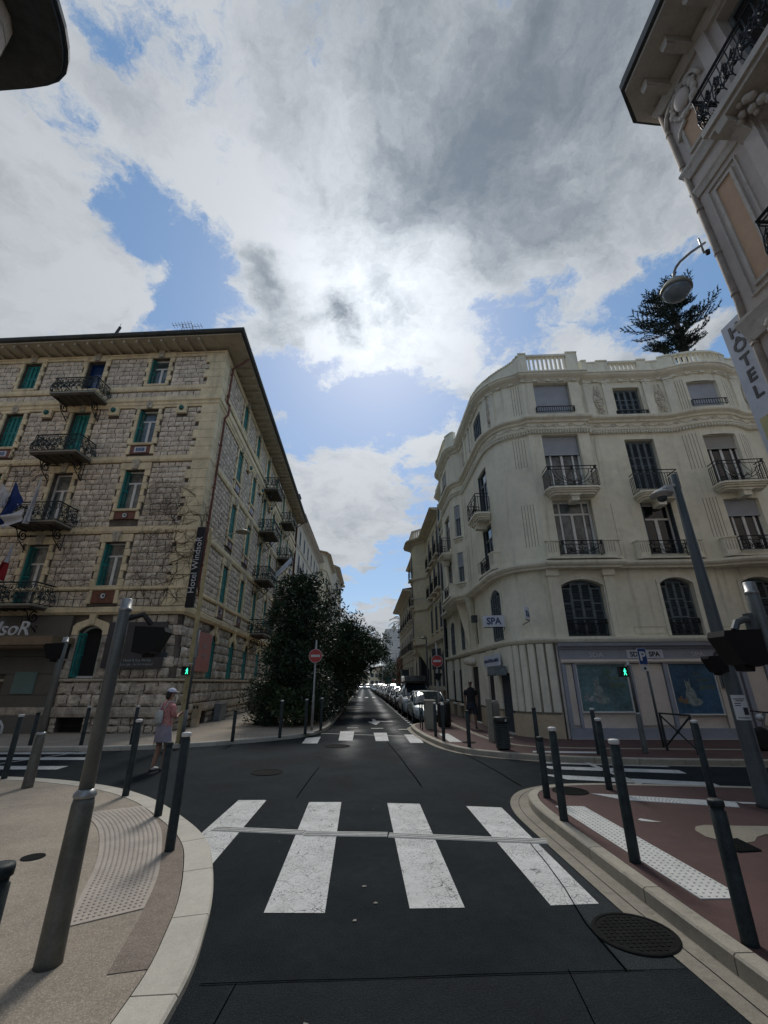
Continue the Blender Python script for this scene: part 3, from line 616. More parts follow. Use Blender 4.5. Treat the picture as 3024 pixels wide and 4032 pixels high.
for q_, m_ in (([(-.93, 2.63), (1.86, 2.63), (1.84, 3.61), (-.80, 3.61)], 'asphalt_patch'), ([(1.98, 6.0), (1.78, 4.4), (1.74, 3.63), (2.12, 3.63), (2.12, 6.0)], 'asphalt_patch_worn'), ([(-1.45, 24), (-.6, 24), (-.6, 29.5), (-1.45, 29.5)], 'asphalt_patch_worn')):
    mb = MB(); mb.poly([(*p, .0022) for p in q_]); struct('asphalt_patch', mb, m_, RD)
def cover(c, r, parent, z=.003, label=None, pat=True):
    o = MB(); o.lathe((*c, z), [(r, 0), (r, .004), (r*.97, .009), (r*.90, .009), (r*.895, .0045)], 40); cv = part('manhole_cover', o, 'iron', parent)
    if pat:
        mb = MB(); k = max(3, int(r*20))
        for i in range(-k, k+1):
            for j in range(-k, k+1):
                x, y = i*r*.9/k, j*r*.9/k
                if x*x+y*y < (r*.84)**2: t = r*.26/k; mb.cube(c[0]+x-t, c[0]+x+t, c[1]+y-t*.9, c[1]+y+t*.9, z+.003, z+.008)
        p = part('cover_studs', mb, 'iron', cv, kind='stuff')
    return cv
cover((2.04, 4.05), .30, RD, .006); cover((3.33, 7.93), .28, rn, .118); cover((-2.02, 10.50), .33, RD, .0035, pat=False); cover((-.78, 14.43), .38, RD, .0035, pat=False); cover((3.08, 13.98), .2, fr_, .118, pat=False)
rk = random.Random(77)
for x0, y0, a0, n_ in ((-3.2, 9.6, .5, 18), (1.2, 11.5, 2.8, 20), (-1.4, 13.2, 5.4, 16), (3.4, 10.1, 2.2, 14)):
    P_ = [Vector((x0, y0))]
    for _ in range(n_): a0 += rk.uniform(-.5, .5); P_.append(P_[-1]+Vector((math.cos(a0), math.sin(a0)))*.11)
    mb = MB(); w_ = offset_line(P_, .006)
    for i in range(len(P_)-1): mb.poly([(*P_[i], .0062), (*P_[i+1], .0062), (*w_[i+1], .0062), (*w_[i], .0062)])
    struct('asphalt_crack', mb, 'crack_black', RD)
for x0, y0, pts_ in ((-.05, 4.35, 5), (.12, 4.62, 4), (.02, 4.95, 5), (-.42, 3.0, 4), (-.3, 3.25, 3)):
    mb = MB(); mb.poly([(x0+rk.uniform(.01, .03)*math.cos(6.28*i/pts_), y0+rk.uniform(.01, .03)*math.sin(6.28*i/pts_), .0078) for i in range(pts_)]); struct('speck', mb, 'litter', RD)
for k in range(70):
    x, y = random.uniform(-1.1, 6), random.uniform(2.6, 16)
    if not (2.2 < x and 3 < y < 9): 
        s_ = random.uniform(.005, .013); mb = MB(); a0 = random.uniform(0, 6); mb.poly([(x+s_*math.cos(a0+i*1.4)*(1+.5*(i % 2)), y+s_*math.sin(a0+i*1.4), .0075) for i in range(4)]) if k < 12 else None
        if k < 12: struct('speck', mb, 'litter', RD)
# ---------------------------------------------------------------- window prototypes (local: x along wall, outward -y, z up from sill)
def arch_top(w, h, r, n=8):
    "outline of an opening, optionally with a curved head"
    if not r: return [(-w/2, 0), (w/2, 0), (w/2, h), (-w/2, h)]
    hw = w/2; R = (hw*hw+r*r)/(2*r); t0 = math.asin(min(1, hw/R))
    return [(-hw, 0), (hw, 0)]+[(R*math.sin(t0-2*t0*i/n), h-R+R*math.cos(t0-2*t0*i/n)) for i in range(n+1)]
def ring(mb, w, h, r, t, d0, d1):
    o = arch_top(w, h, r); i_ = arch_top(w-2*t, h-2*t, max(0, r-t*.5) if r else 0); i_ = [(x, z+t) for x, z in i_]; n = len(o)
    for k in range(n):
        j = (k+1) % n; c = [LOC.p(o[k][0], d1, o[k][1]), LOC.p(o[j][0], d1, o[j][1]), LOC.p(i_[j][0], d1, i_[j][1]), LOC.p(i_[k][0], d1, i_[k][1]), LOC.p(o[k][0], d0, o[k][1]), LOC.p(o[j][0], d0, o[j][1]), LOC.p(i_[j][0], d0, i_[j][1]), LOC.p(i_[k][0], d0, i_[k][1])]
        mb.hexa(c)
def leaf(x0, x1, z0, z1, d=0.0, th=.035, m_=None, slats=True, stiles=0, yaw=None):
    "one louvred shutter leaf: stiles, rails and tilted slats; returns mesh builder"
    mb = MB(); t = .05
    mb.box(LOC, x0, x0+t, d, d+th, z0, z1); mb.box(LOC, x1-t, x1, d, d+th, z0, z1)
    zm = z0+(z1-z0)*.48
    for a in (z0, zm, z1-.08): mb.box(LOC, x0+t, x1-t, d+.002, d+th-.002, a, a+.08)
    if slats:
        z = z0+.11
        while z < z1-.10:
            if not (zm-.03 < z < zm+.08): mb.hexa([LOC.p(x0+t, d+th-.004, z), LOC.p(x1-t, d+th-.004, z), LOC.p(x1-t, d+.006, z+.028), LOC.p(x0+t, d+.006, z+.028), LOC.p(x0+t, d+th-.004, z+.008), LOC.p(x1-t, d+th-.004, z+.008), LOC.p(x1-t, d+.006, z+.036), LOC.p(x0+t, d+.006, z+.036)])
            z += .055
    return mb
def rot_leaf(mb, hx, ang):
    "swing a leaf about a vertical hinge at x=hx"
    c, s_ = math.cos(ang), math.sin(ang)
    mb.v = [Vector((hx+(v.x-hx)*c-v.y*s_, (v.x-hx)*s_+v.y*c, v.z)) for v in mb.v]; return mb
PROTO = {}
def window(key, w, h, style, arch=0.0, fm='white_frame', glass='curtain_glass', roll=.0, sm='teal_paint', rm='roller'):
    "list of (name, mesh) : first is the frame, rest its sub-parts"
    if key in PROTO: return PROTO[key]
    D = -.22; subs = []; fr = MB()
    ring(fr, w, h, arch, .075, D-.05, D+.02)
    if style in ('casement', 'hotel', 'roller', 'french'):
        zt = h*.70 if style != 'french' else h*.76
        top = h if not roll else h-roll
        fr.box(LOC, -w/2+.055, w/2-.055, D-.045, D+.015, zt-.035, zt+.035)
        if style == 'french' or style == 'roller' and w > 1.2:
            for x in (-w*.30, w*.30): fr.box(LOC, x-.03, x+.03, D-.044, D+.014, .055, h-.06)
            fr.box(LOC, -.045, .045, D-.043, D+.017, .055, zt-.035)
        else:
            fr.box(LOC, -.06, .06, D-.043, D+.017, .055, zt-.035)
        for x in ((-w*.26, w*.26) if w < 1.2 else (-w*.15, w*.15)): fr.box(LOC, x-.0, x+.001, D-.01, D, .06, .07)
    elif style == 'dark':
        fr.box(LOC, -.03, .03, D-.044, D+.01, .055, h-.06)
    g_ = MB(); g_.fprism(LOC, [(x*.97, .02+z*.97) for x, z in arch_top(w, h, arch)], D-.04, D-.02); subs.append(('pane', g_.mesh('pane', glass)))
    if style == 'hotel':            # one leaf folded back into the left reveal
        lf = leaf(-w/2+.02, -w/2+.02+w*.46, .04, h-.06-(arch*.8), d=-.03, th=.035); rot_leaf(lf, -w/2+.02, math.radians(62)); subs.append(('shutter', lf.mesh('shutter', sm)))
    if style == 'hotel2':           # both leaves folded back: dark room with pale frame edges
        for s_ in (-1, 1):
            lf = leaf(-w/2+.03, -w/2+.03+w*.42, .04, h-.06-arch, d=-.02, th=.035)
            if s_ > 0: lf.v = [Vector((-v.x, v.y, v.z)) for v in lf.v]; rot_leaf(lf, w/2-.03, math.radians(-78))
            else: rot_leaf(lf, -w/2+.03, math.radians(60))
            subs.append(('shutter', lf.mesh('shutter', sm)))
    if style in ('closed', 'closed_dark'):
        a = D+.05 if style == 'closed' else D+.03; n = 4 if w > .8 else 2
        for k in range(n):
            x0 = -w/2+.03+(w-.06)*k/n; x1 = x0+(w-.06)/n-.008
            hh = h-.05-(arch if k in (0, n-1) else arch*.25)
            lf = leaf(x0, x1, .03, hh, d=a, th=.03); lf2 = MB()
            subs.append(('shutter', lf.mesh('shutter', sm)))
            if style == 'closed_dark':
                e = MB()
                for x in (x0, x1-.035): e.box(LOC, x, x+.035, a+.031, a+.036, .03, hh)
                for z in (.03, hh*.33, hh*.66, hh-.05): e.box(LOC, x0+.035, x1-.035, a+.0305, a+.0345, z, z+.04)
                subs.append(('shutter_frame', e.mesh('shutter_frame', 'slate_shutter_frame')))
    if roll:
        r_ = MB(); z = h-.02; k = 0
        while z > h-roll:
            r_.hexa([LOC.p(-w/2+.02, D+.05, z-.055), LOC.p(w/2-.02, D+.05, z-.055), LOC.p(w/2-.02, D+.03, z-.055), LOC.p(-w/2+.02, D+.03, z-.055), LOC.p(-w/2+.02, D+.062, z-.004), LOC.p(w/2-.02, D+.062, z-.004), LOC.p(w/2-.02, D+.03, z-.004), LOC.p(-w/2+.02, D+.03, z-.004)]); z -= .055; k += 1
        r_.box(LOC, -w/2+.02, w/2-.02, D+.03, D+.075, z, z+.05); subs.append(('roller_shutter', r_.mesh('roller_shutter', rm)))
    PROTO[key] = [('window', fr.mesh('window', fm if style != 'closed_dark' else 'slate_shutter_frame'))]+subs
    return PROTO[key]
def put_window(proto, parent, F, s, z, d=0.0, name='window', label=None):
    p = F.p(s, d, z); rz = F.ang(s); w = place(name, proto[0][1], parent, p, rz, label)
    for n, me in proto[1:]: place(n, me, w, (0, 0, 0))
    return w
# ---------------------------------------------------------------- wrought-iron balconies
def scroll(c, r, turns=1.4, n=18, sgn=1, a0=0):
    return [Vector((c[0]+r*(1-.75*i/n)*math.cos(a0+sgn*2*math.pi*turns*i/n), c[1], c[2]+r*(1-.75*i/n)*math.sin(a0+sgn*2*math.pi*turns*i/n))) for i in range(n+1)]
def rail_panel(mb, a, b, h, out, belly=.16, step=.24):
    "ornate panel from a to b (plan), outward normal out, swelling at the bottom"
    a, b = Vector((*a, 0)), Vector((*b, 0)); L = (b-a).length; t = (b-a)/L; n = max(1, round(L/step)); o = Vector((*out, 0))
    prof = [(0, .03), (.7, .10), (1.0, .22), (.6, .40), (.12, .58), (0, .75), (0, h)]
    for k in range(n+1):
        p = a+t*(L*k/n); mb.tube([p+o*belly*q+Vector((0, 0, z)) for q, z in prof], .013, 4)
    for k in range(n):
        p = a+t*(L*(k+.5)/n)
        for zc, rr, q in ((.24, .10, 1.0), (.44, .075, .5), (.60, .06, .1)):
            c = p+o*belly*q
            pts = [c+t*(v.x)+Vector((0, 0, v.z)) for v in scroll((0, 0, zc), rr, 1.3, 12, 1 if k % 2 else -1, k)]; mb.tube(pts, .016, 4, False)
        mb.tube([p-t*L/n*.5+o*belly*.9+Vector((0, 0, .12)), p+o*belly*1.0+Vector((0, 0, .33)), p+t*L/n*.5+o*belly*.2+Vector((0, 0, .56))], .014, 4, False); mb.tube([p+t*L/n*.5+o*belly*.9+Vector((0, 0, .10)), p+o*belly*.9+Vector((0, 0, .30)), p-t*L/n*.5+o*belly*.3+Vector((0, 0, .50)), p+Vector((0, 0, .72))], .011, 4, False); mb.ball(p+o*belly+Vector((0, 0, .24)), .035, 5, 4)
    for z, r, q in ((h, .03, 0), (h-.10, .014, 0), (.04, .018, .1)): mb.tube([a+o*belly*q+Vector((0, 0, z)), b+o*belly*q+Vector((0, 0, z))], r, 5)
def balcony_proto(w=2.0, d=1.0, h=.82):
    rl = MB(); rail_panel(rl, (-w/2, -d), (w/2, -d), h, (0, -1)); rail_panel(rl, (-w/2, 0), (-w/2, -d), h, (-1, 0)); rail_panel(rl, (w/2, -d), (w/2, 0), h, (1, 0))
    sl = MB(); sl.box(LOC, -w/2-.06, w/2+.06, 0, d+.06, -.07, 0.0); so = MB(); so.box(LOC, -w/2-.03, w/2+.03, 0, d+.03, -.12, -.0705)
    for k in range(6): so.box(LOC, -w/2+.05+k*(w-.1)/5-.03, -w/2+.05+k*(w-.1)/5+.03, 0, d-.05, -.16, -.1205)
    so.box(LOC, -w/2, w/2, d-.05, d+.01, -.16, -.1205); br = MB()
    for x in (0.0,):
        pts = [Vector((x, v.x, v.z)) for v in scroll((-.38, 0, -.42), .23, 1.5, 20, 1, 1.2)]; br.tube(pts, .026, 5)
        pts = [Vector((x, v.x, v.z)) for v in scroll((-.14, 0, -.78), .13, 1.3, 14, -1, .6)]; br.tube(pts, .017, 5)
        br.tube([(x, -.03, -.15), (x, -.03, -1.0)], .02, 5); br.tube([(x, -.03, -1.0), (x, -.25, -.85), (x, -.55, -.62), (x, -.72, -.3), (x, -d+.1, -.15)], .02, 5)
    return rl.mesh('railing', 'rail_iron'), sl.mesh('slab', 'cabinet'), br.mesh('scroll_bracket', 'rail_black'), so.mesh('soffit', 'soffit_dark')
BAL = balcony_proto()
def put_balcony(proto, parent, F, s, z, d=0.0):
    sl = place('balcony', proto[1], parent, F.p(s, d, z), F.ang(s))
    place('railing', proto[0], sl, (0, 0, 0))
    if len(proto) > 2:
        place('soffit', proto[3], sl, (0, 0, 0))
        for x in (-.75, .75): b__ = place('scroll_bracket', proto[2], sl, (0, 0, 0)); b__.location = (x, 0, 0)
    return sl
# ---------------------------------------------------------------- stone hotel (far left corner)
WA = (-7.08, 17.2); a_ = math.radians(-5.5); WL = (WA[0]-22*math.cos(a_), WA[1]-22*math.sin(a_)); b_ = math.radians(90.5); WB = (WA[0]+25.2*math.cos(b_), WA[1]+25.2*math.sin(b_))
HW = Path([WL, (WA[0]-.6*math.cos(a_), WA[1]-.6*math.sin(a_)), WA, (WA[0]+.6*math.cos(b_), WA[1]+.6*math.sin(b_)), WB], zero=22)   # s<0 front, s>0 side street
hotel = thing('hotel_building', (WA[0], WA[1], .12), 'five-storey rubble stone hotel with cream quoins, teal shutters and iron balconies', 'building')
OPEN = []; RECT = []      # openings, and zones kept free of rubble (s0,s1,z0,z1)
frontc = [-3.25, -6.55, -9.9, -13.2, -16.5, -19.8]; sidec = [4.4, 7.7, 10.9, 14.1, 17.5, 20.6, 23.6]
LV = {2: (5.38, 7.25), 3: (8.70, 10.62), 4: (11.95, 13.85), 5: (15.23, 16.88)}; SLAB = {2: 4.56, 3: 7.90, 4: 11.13, 5: 14.22}
wins = []
for c in frontc+sidec:
    side = c > 0; isbal = c in (-6.55, -16.5, 10.9, 17.5)
    for L, (z0, z1) in LV.items():
        if isbal: z0 = SLAB[L]+.04; z1 = z1-.06
        cc = c-.1 if (L == 2 and not side) else c
        wins.append((cc, .9, z0, z1, L, isbal)); OPEN.append((cc-.45, cc+.45, z0, z1)); RECT.append((cc-.45-.26, cc+.45+.26, z0-.05, z1+.34))
        if not isbal:
            RECT.append((cc-.62, cc+.62, z0-.95 if L != 5 else z0-.3, z0)) if L in (2, 3, 4) else None
for c in (-3.5, 4.0, 7.15, 10.1, 13.4, 16.8, 20.2):
    w_ = .98 if c < 0 else .86; wins.append((c, w_, 1.95, 3.86, 1, False)); OPEN.append((c-w_/2, c+w_/2, 1.95, 3.86, .22)); RECT.append((c-w_/2-(.0 if c > 0 else .05), c+w_/2, 1.9, 4.3)); RECT.append((c-w_/2-.22, c+w_/2+.22, 3.5, 4.3))
BASE = [(-4.03, -3.05, .14, .74), (3.35, 4.35, .14, .68), (6.45, 7.4, .16, .66), (12.2, 12.9, .2, .64)]
OPEN += BASE
for o in BASE: RECT.append(o)
mb = MB(); wall(mb, HW, -21.9, 25.1, 0.0, 17.3, OPEN, rev=.34, d=-.05); body = part('wall', mb, 'wmortar', hotel)
mb = MB(); mb.prism([(HW.xy(s, -.42)) for s in (-21.9, -.5, 0, .5, 25.1)]+[(-16, 41), (-28, 41)], .05, 17.2); part('core', mb, 'room_dark', hotel)
for (c, w_, z0, z1, L, isbal) in wins:
    if c < -4.3 and L == 1: continue
    h = z1-z0; side = c > 0
    if L == 1: pr = window('w1s' if side else 'w1f', w_, h, 'closed' if side else 'hotel2', arch=.22, glass='room_dark')
    elif side: pr = window('ws%.2f' % h, .9, h, 'closed')
    elif isbal: pr = window('wb5', .9, h, 'casement', fm='glass_blue', glass='glass_blue') if L == 5 else window('wb4', .9, h, 'closed') if L == 4 else window('wb3%.2f' % h, .9, h, 'casement') if L == 3 else window('wb2', .9, h, 'hotel')
    elif abs(c+9.9) < .15 or c < -18: pr = window('wc%.2f' % h, .9, h, 'closed')
    else: pr = window('wo%.2f' % h, .9, h, 'hotel')
    put_window(pr, hotel, HW, c, z0, .10 if side else -.02)
for (a, b, z0, z1) in BASE:
    mb = MB(); mb.box(HW, a, b, -.30, -.26, z0, z1); gt = part('cellar_window', mb, 'room_dark', hotel); mb = MB(); n = int((b-a)/.11)
    for k in range(1, n): mb.box(HW, a+(b-a)*k/n-.008, a+(b-a)*k/n+.008, -.16, -.144, z0, z1)
    for z in (z0+(z1-z0)*.35, z0+(z1-z0)*.7): mb.box(HW, a, b, -.165, -.139, z-.008, z+.008)
    part('grille', mb, 'rail_black', gt)
for s_, lv in ((-6.42, (2, 3, 4, 5)), (-16.5, (3, 4, 5)), (10.9, (2, 3, 4, 5)), (17.5, (2, 3, 4, 5))):
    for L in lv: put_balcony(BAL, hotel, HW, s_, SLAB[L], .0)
# surrounds: alternate long and short cream blocks beside the openings
def blockmesh(w, h, d, bev=.018, name='quoin', m='wcream'):
    mb = MB(); v = [(0, 0, 0), (w, 0, 0), (w, 0, h), (0, 0, h)]
    mb.add([(x, .03, z) for x, _, z in v]+[(x, -d+bev, z) for x, _, z in v]+[(min(w-bev, max(bev, x)), -d, min(h-bev, max(bev, z))) for x, _, z in v], [(0, 1, 5, 4), (1, 2, 6, 5), (2, 3, 7, 6), (3, 0, 4, 7), (4, 5, 9, 8), (5, 6, 10, 9), (6, 7, 11, 10), (7, 4, 8, 11), (8, 9, 10, 11)])
    return mb.mesh(name, m)
BM = {}
def block(w, h, d=.055, name='quoin', m='wcream'):
    k = (round(w, 2), round(h, 2), round(d, 3), m)
    if k not in BM: BM[k] = blockmesh(w-.008, h-.012, d, name=name, m=m)
    return BM[k]
near = lambda s: -11.5 < s < 12.5
stuffb = MB()
def stone_at(name, s, w, z, h, d=.055, m='wcream', force=None):
    ok = near(s) if force is None else force
    if ok: place(name, block(w, h, d, name, m), hotel, HW.p(s, 0.0, z), HW.ang(s+w/2))
    else: stuffb.box(HW, s+.004, s+w-.004, -.02, d, z+.006, z+h-.006)
for (c, w_, z0, z1, L, isbal) in wins:
    hw = w_/2
    if L == 1:
        if c < -4.3: continue
        n = 5; zt = 3.5
        if c < 0:
            for k in range(n):
                hh = (zt-z0)/n; lw = .20 if k % 2 else .30
                for sg in (-1, 1): stone_at('surround_stone', c-hw-lw if sg < 0 else c+hw, lw, z0+k*hh, hh, .05, 'wstone_rough')
        mb = MB(); o = arch_top(w_, 1.91, .22); R = [(c+x, 1.95+z) for x, z in o[2:]]
        hood = R+[(c-hw, 3.5), (c-hw-.24, 3.5), (c-hw-.24, 3.83), (c-hw-.12, 3.95), (c-.12, 4.12), (c+.12, 4.12), (c+hw+.12, 3.95), (c+hw+.24, 3.83), (c+hw+.24, 3.5), (c+hw, 3.5)]
        mb.fprism(HW, hood[::-1], -.02, .07); part('arch_hood', mb, 'wcream', hotel)
        mb = MB(); mb.fprism(HW, [(c-.10, 3.9), (c+.10, 3.9), (c+.14, 4.31), (c-.14, 4.31)], .0, .13); part('keystone', mb, 'wcream', hotel)
        continue
    n = 6 if not isbal else 8; hh = (z1-z0)/n
    for k in range(n):
        lw = .16 if (k+L) % 2 else .25
        for sg in (-1, 1): stone_at('surround_stone', c-hw-lw if sg < 0 else c+hw, lw, z0+k*hh, hh)
    # flat arch of wedge stones with a carved keystone
    for x0, x1, x2, x3 in ((-.70, -.12, -.14, -.70), (.12, .70, .70, .14)):
        xs = (-.70, -.42, -.12) if x0 < 0 else (.12, .42, .70)
        for i in range(2):
            a, b = c+xs[i], c+xs[i+1]; mb = MB(); sl = .06 if x0 < 0 else -.06
            mb.fprism(HW, [(a+.004, z1+.004), (b-.004, z1+.004), (b-.004-(.03 if x0 < 0 else 0), z1+.33), (a+.004-(sl if i == (0 if x0 > 0 else 1) else 0)*.5, z1+.33)], -.02, .06)
            if near(c): part('lintel_stone', mb, 'wcream', hotel)
            else: stuffb.add(mb.v, mb.f)
    mb = MB(); mb.fprism(HW, [(c-.115, z1+.0), (c+.115, z1+.0), (c+.175, z1+.44), (c-.175, z1+.44)], .0, .14)
    for _k in range(5): mb.ball(HW.p(c+random.uniform(-.06, .06), .14, z1+.08+_k*.075), .045, 6, 4)
    part('keystone', mb, 'wcream_stone', hotel)
    if not isbal:
        mb = MB(); mb.sweep(HW, c-.56, c+.56, [(0, z0-.08), (.09, z0-.08), (.11, z0-.02), (.11, z0+.02), (0, z0+.03)]); part('sill', mb, 'wcream', hotel)
        if L in (2, 3, 4):
            zb = {2: 4.72, 3: 8.27, 4: 11.44}[L]; zt = z0-.10
            mb = MB(); mb.box(HW, c-.47, c+.47, -.03, .03, zb, zt); pn = part('panel', mb, 'brown_tile', hotel); zc = (zb+zt)/2
            mb = MB(); Rr = .105
            mb.add([HW.p(c+Rr*math.cos(t*math.pi/6)*k, .055-.02*(k < 1), zc+Rr*math.sin(t*math.pi/6)*k) for k in (1, .45) for t in range(12)], [(t, (t+1) % 12, (t+1) % 12+12, t+12) for t in range(12)])
            if L == 4: mb.box(HW, c-.28, c+.28, .031, .045, zc-.14, zc+.14)
            part('tile_rosette', mb, 'tile_white', pn)
            mb = MB()
            mb.fprism(HW, [(c, zc-.17), (c+.17, zc), (c, zc+.17), (c-.17, zc)], .03, .034) if L != 4 else mb.box(HW, c-.2, c+.2, .045, .05, zc-.09, zc+.09)
            part('tile_inlay', mb, 'tile_blue' if L == 4 else 'ink_black', pn)
            if near(c):
                for sg in (-1, 1): mb = MB(); mb.fprism(HW, [(c+sg*.48, zb-.02), (c+sg*.66, zb-.02), (c+sg*.60, zt), (c+sg*.48, zt)] if sg > 0 else [(c-.66, zb-.02), (c-.48, zb-.02), (c-.48, zt), (c-.60, zt)], -.02, .06); part('panel_stone', mb, 'wcream', hotel)
# bands round the building
def band(z0, z1, d, name='string_course', m='wcream', prof=None, s0=-21.8, s1=25.0):
    mb = MB(); mb.sweep(HW, s0, s1, prof or [(-.03, z0), (d*.6, z0), (d, z0+(z1-z0)*.35), (d, z1), (-.03, z1)]); return part(name, mb, m, hotel)
band(.64, .97, .12, m='wstone_rough'); band(1.83, 1.93, .09, m='wcream_stone')
band(4.30, 4.52, .22, prof=[(-.03, 4.26), (.10, 4.26), (.16, 4.33), (.20, 4.34), (.22, 4.50), (.20, 4.54), (-.03, 4.54)])
band(5.22, 5.36, .10); band(7.62, 7.90, .10); band(11.0, 11.26, .10)
band(13.9, 14.45, .16, name='cornice', prof=[(-.03, 13.92), (.05, 13.92), (.06, 14.0), (.10, 14.04), (.11, 14.16), (.17, 14.22), (.17, 14.44), (-.03, 14.46)])
band(14.88, 15.12, .09); band(16.93, 17.05, .05); band(17.08, 17.16, .07)
for c in (-1.65, -4.95, -8.25, -11.6, -14.9, 6.05, 9.3, 12.5, 15.8, 19.0):
    mb = MB(); mb.box(HW, c-.24, c+.24, .0, .13, 13.52, 13.96); pl = part('plaque', mb, 'wcream', hotel); mb = MB(); mb.ball(HW.p(c, .14, 13.78), .12, 10, 8, (1, 1, 1.1)); part('boss', mb, 'teal_glaze', pl, True)
# corner quoins: L-shaped blocks wrapping the corner
z = 4.54; k = 0; QZ = []
while z < 16.9:
    for lo, hi in ((5.22, 5.36), (7.62, 7.90), (11.0, 11.26), (13.92, 14.46), (14.88, 15.12)):
        if z < hi-.01 and z+.2 > lo: z = hi
    top = min([x for x in (5.22, 7.62, 11.0, 13.92, 14.88, 16.93) if x > z+.05]); n = max(1, round((top-z)/.42)); h = (top-z)/n
    for i in range(n):
        a = .92 if k % 2 == 0 else .72; b = .62 if k % 2 == 0 else .80; mb = MB(); e = .008; zz0, zz1 = z+i*h+e, z+(i+1)*h-e
        mb.box(HW, -a+e, b-e, -.02, .07, zz0, zz1); part('quoin', mb, 'wcream', hotel); QZ.append((-a, b, zz0, zz1)); k += 1
    z = top
RECT += [(-a, b, z0, z1) for a, b, z0, z1 in [(-q[0], q[1], q[2], q[3]) for q in QZ]]
RECT += [(-99, 99, a, b) for a, b in ((.6, 1.0), (1.80, 1.94), (4.24, 4.56), (5.2, 5.38), (7.6, 7.92), (10.98, 11.28), (13.9, 14.48), (14.86, 15.14), (16.92, 17.4))]
for c in (-1.65, -4.95, -8.25, 6.05, 9.3, 12.5): RECT.append((c-.25, c+.25, 13.5, 14))
CLAD = (-22, -4.28, 0, 4.26); RECT.append(CLAD)
# rubble blocks: the largest in view are separate stones, the rest one mesh
rb = random.Random(5); STONES = []
def courses(z0, z1, h, wmin, wmax, rough, s0=-21.8, s1=25.0):
    n = max(1, round((z1-z0)/h)); h = (z1-z0)/n
    for i in range(n):
        a, b = z0+i*h, z0+(i+1)*h; cuts = sorted((r[0], r[1]) for r in RECT if r[2] < b-.02 and r[3] > a+.02); cur = s0; free = []
        for x, y in cuts+[(s1, s1)]:
            if x > cur+.07: free.append((cur, min(x, s1)))
            cur = max(cur, y)
        for x, y in free:
            if y-x < .07: continue
            while x < y-.03:
                w = rb.uniform(wmin, wmax); w = y-x if y-x < w*1.35 else w; STONES.append((x, w, a, h, rough)); x += w
courses(.12, .62, .25, .3, .5, 2); courses(.99, 1.81, .41, .38, .66, 2); courses(1.94, 4.25, .385, .38, .62, 2)
for a, b in ((4.56, 5.2), (5.38, 7.6), (7.92, 10.98), (11.28, 13.9), (14.48, 14.86), (15.14, 16.92)): courses(a, b, .262, .28, .46, 1)
def stonemesh(w, h, rough, seed, mb=None, fn=None):
    r = random.Random(seed); j = .012*rough; d = (.028+r.random()*.05) if rough > 1 else .022+r.random()*.012; mb = mb or MB(); e = .012; P = fn or (lambda x, d_, z: Vector((x, -d_, z)))
    n = 4 if rough > 1 else 3; rows = []; vs = []
    for i in range(n+1):
        for k in range(n+1):
            u, v = i/n, k/n; edge = i in (0, n) or k in (0, n)
            x = e+u*(w-2*e)+(r.uniform(-j, j)); z_ = e+v*(h-2*e)+r.uniform(-j, j); vs.append(P(x, (-.01 if edge else d*(.75+.5*r.random())), z_))
    # chamfered rim
    mb.add(vs, [(i*(n+1)+k, (i+1)*(n+1)+k, (i+1)*(n+1)+k+1, i*(n+1)+k+1) for i in range(n) for k in range(n)])
    return mb
cp = Vector((0, 0, 1.75))
def score(t):
    s, w, a, h, r_ = t; p = HW.p(s+w/2, 0, a+h/2)-cp; dd = p.length; nrm = HW.p(s+w/2, 1, 0)-HW.p(s+w/2, 0, 0); f = p.dot(F_)
    x = p.dot(R_)/f; y = p.dot(U_)/f
    if abs(x) > .92 or abs(y) > 1.2: return 0
    return w*h*max(0, -nrm.dot(p)/dd)/dd**2
STONES.sort(key=score, reverse=True); VAR = {}
big = STONES[:300]; rest = MB()
for t in big:
    s, w, a, h, r_ = t; key = (round(w/.06), round(h, 2), r_, rb.randrange(3))
    if key not in VAR: VAR[key] = stonemesh(key[0]*.06, h, r_, hash(key) % 9999).mesh('stone', 'wstone_rough' if r_ > 1 else 'wstone')
    o = place('stone', VAR[key], hotel, HW.p(s, -.01, a), HW.ang(s+w/2), scale=(w/(key[0]*.06), 1, 1))
r1, r2 = MB(), MB()
for k, (s, w, a, h, r_) in enumerate(STONES[300:]):
    stonemesh(w, h, r_, k, r2 if r_ > 1 else r1, lambda x, d_, z, s=s, a=a: HW.p(s+x, d_-.01, a+z))
part('stone', r1, 'wstone', hotel, kind='stuff'); part('stone', r2, 'wstone_rough', hotel, kind='stuff')
if stuffb.v: part('surround_stone', stuffb, 'wcream', hotel, kind='stuff')
# eaves, gutter, roof
mb = MB(); mb.sweep(HW, -21.8, 25.3, [(-.3, 17.30), (.95, 17.30), (.95, 17.36), (-.3, 17.40)]); part('soffit', mb, 'wsoffit', hotel)
k = 0; s_ = -21.5
mb = MB()
while s_ < 25.2:
    if abs(s_) > .95: mb.box(HW, s_-.045, s_+.045, -.02, .86, 17.16, 17.298)
    s_ += .62
part('rafter_ends', mb, 'wsoffit', hotel, kind='stuff')
mb = MB(); mb.sweep(HW, -21.8, 25.3, [(.93, 17.37), (1.08, 17.38), (1.14, 17.46), (1.14, 17.52), (1.0, 17.55), (.9, 17.5)]); part('gutter', mb, 'roof_dark', hotel)
mb = MB(); mb.add([HW.p(-21.8, .98, 17.56), HW.p(0, .98, 17.56), HW.p(25.2, .98, 17.56), Vector((-26, 41, 17.56)), Vector((-17, 27, 18.3))], [(0, 1, 4), (1, 2, 4), (2, 3, 4), (3, 0, 4)]); part('roof', mb, 'roof_tile', hotel)
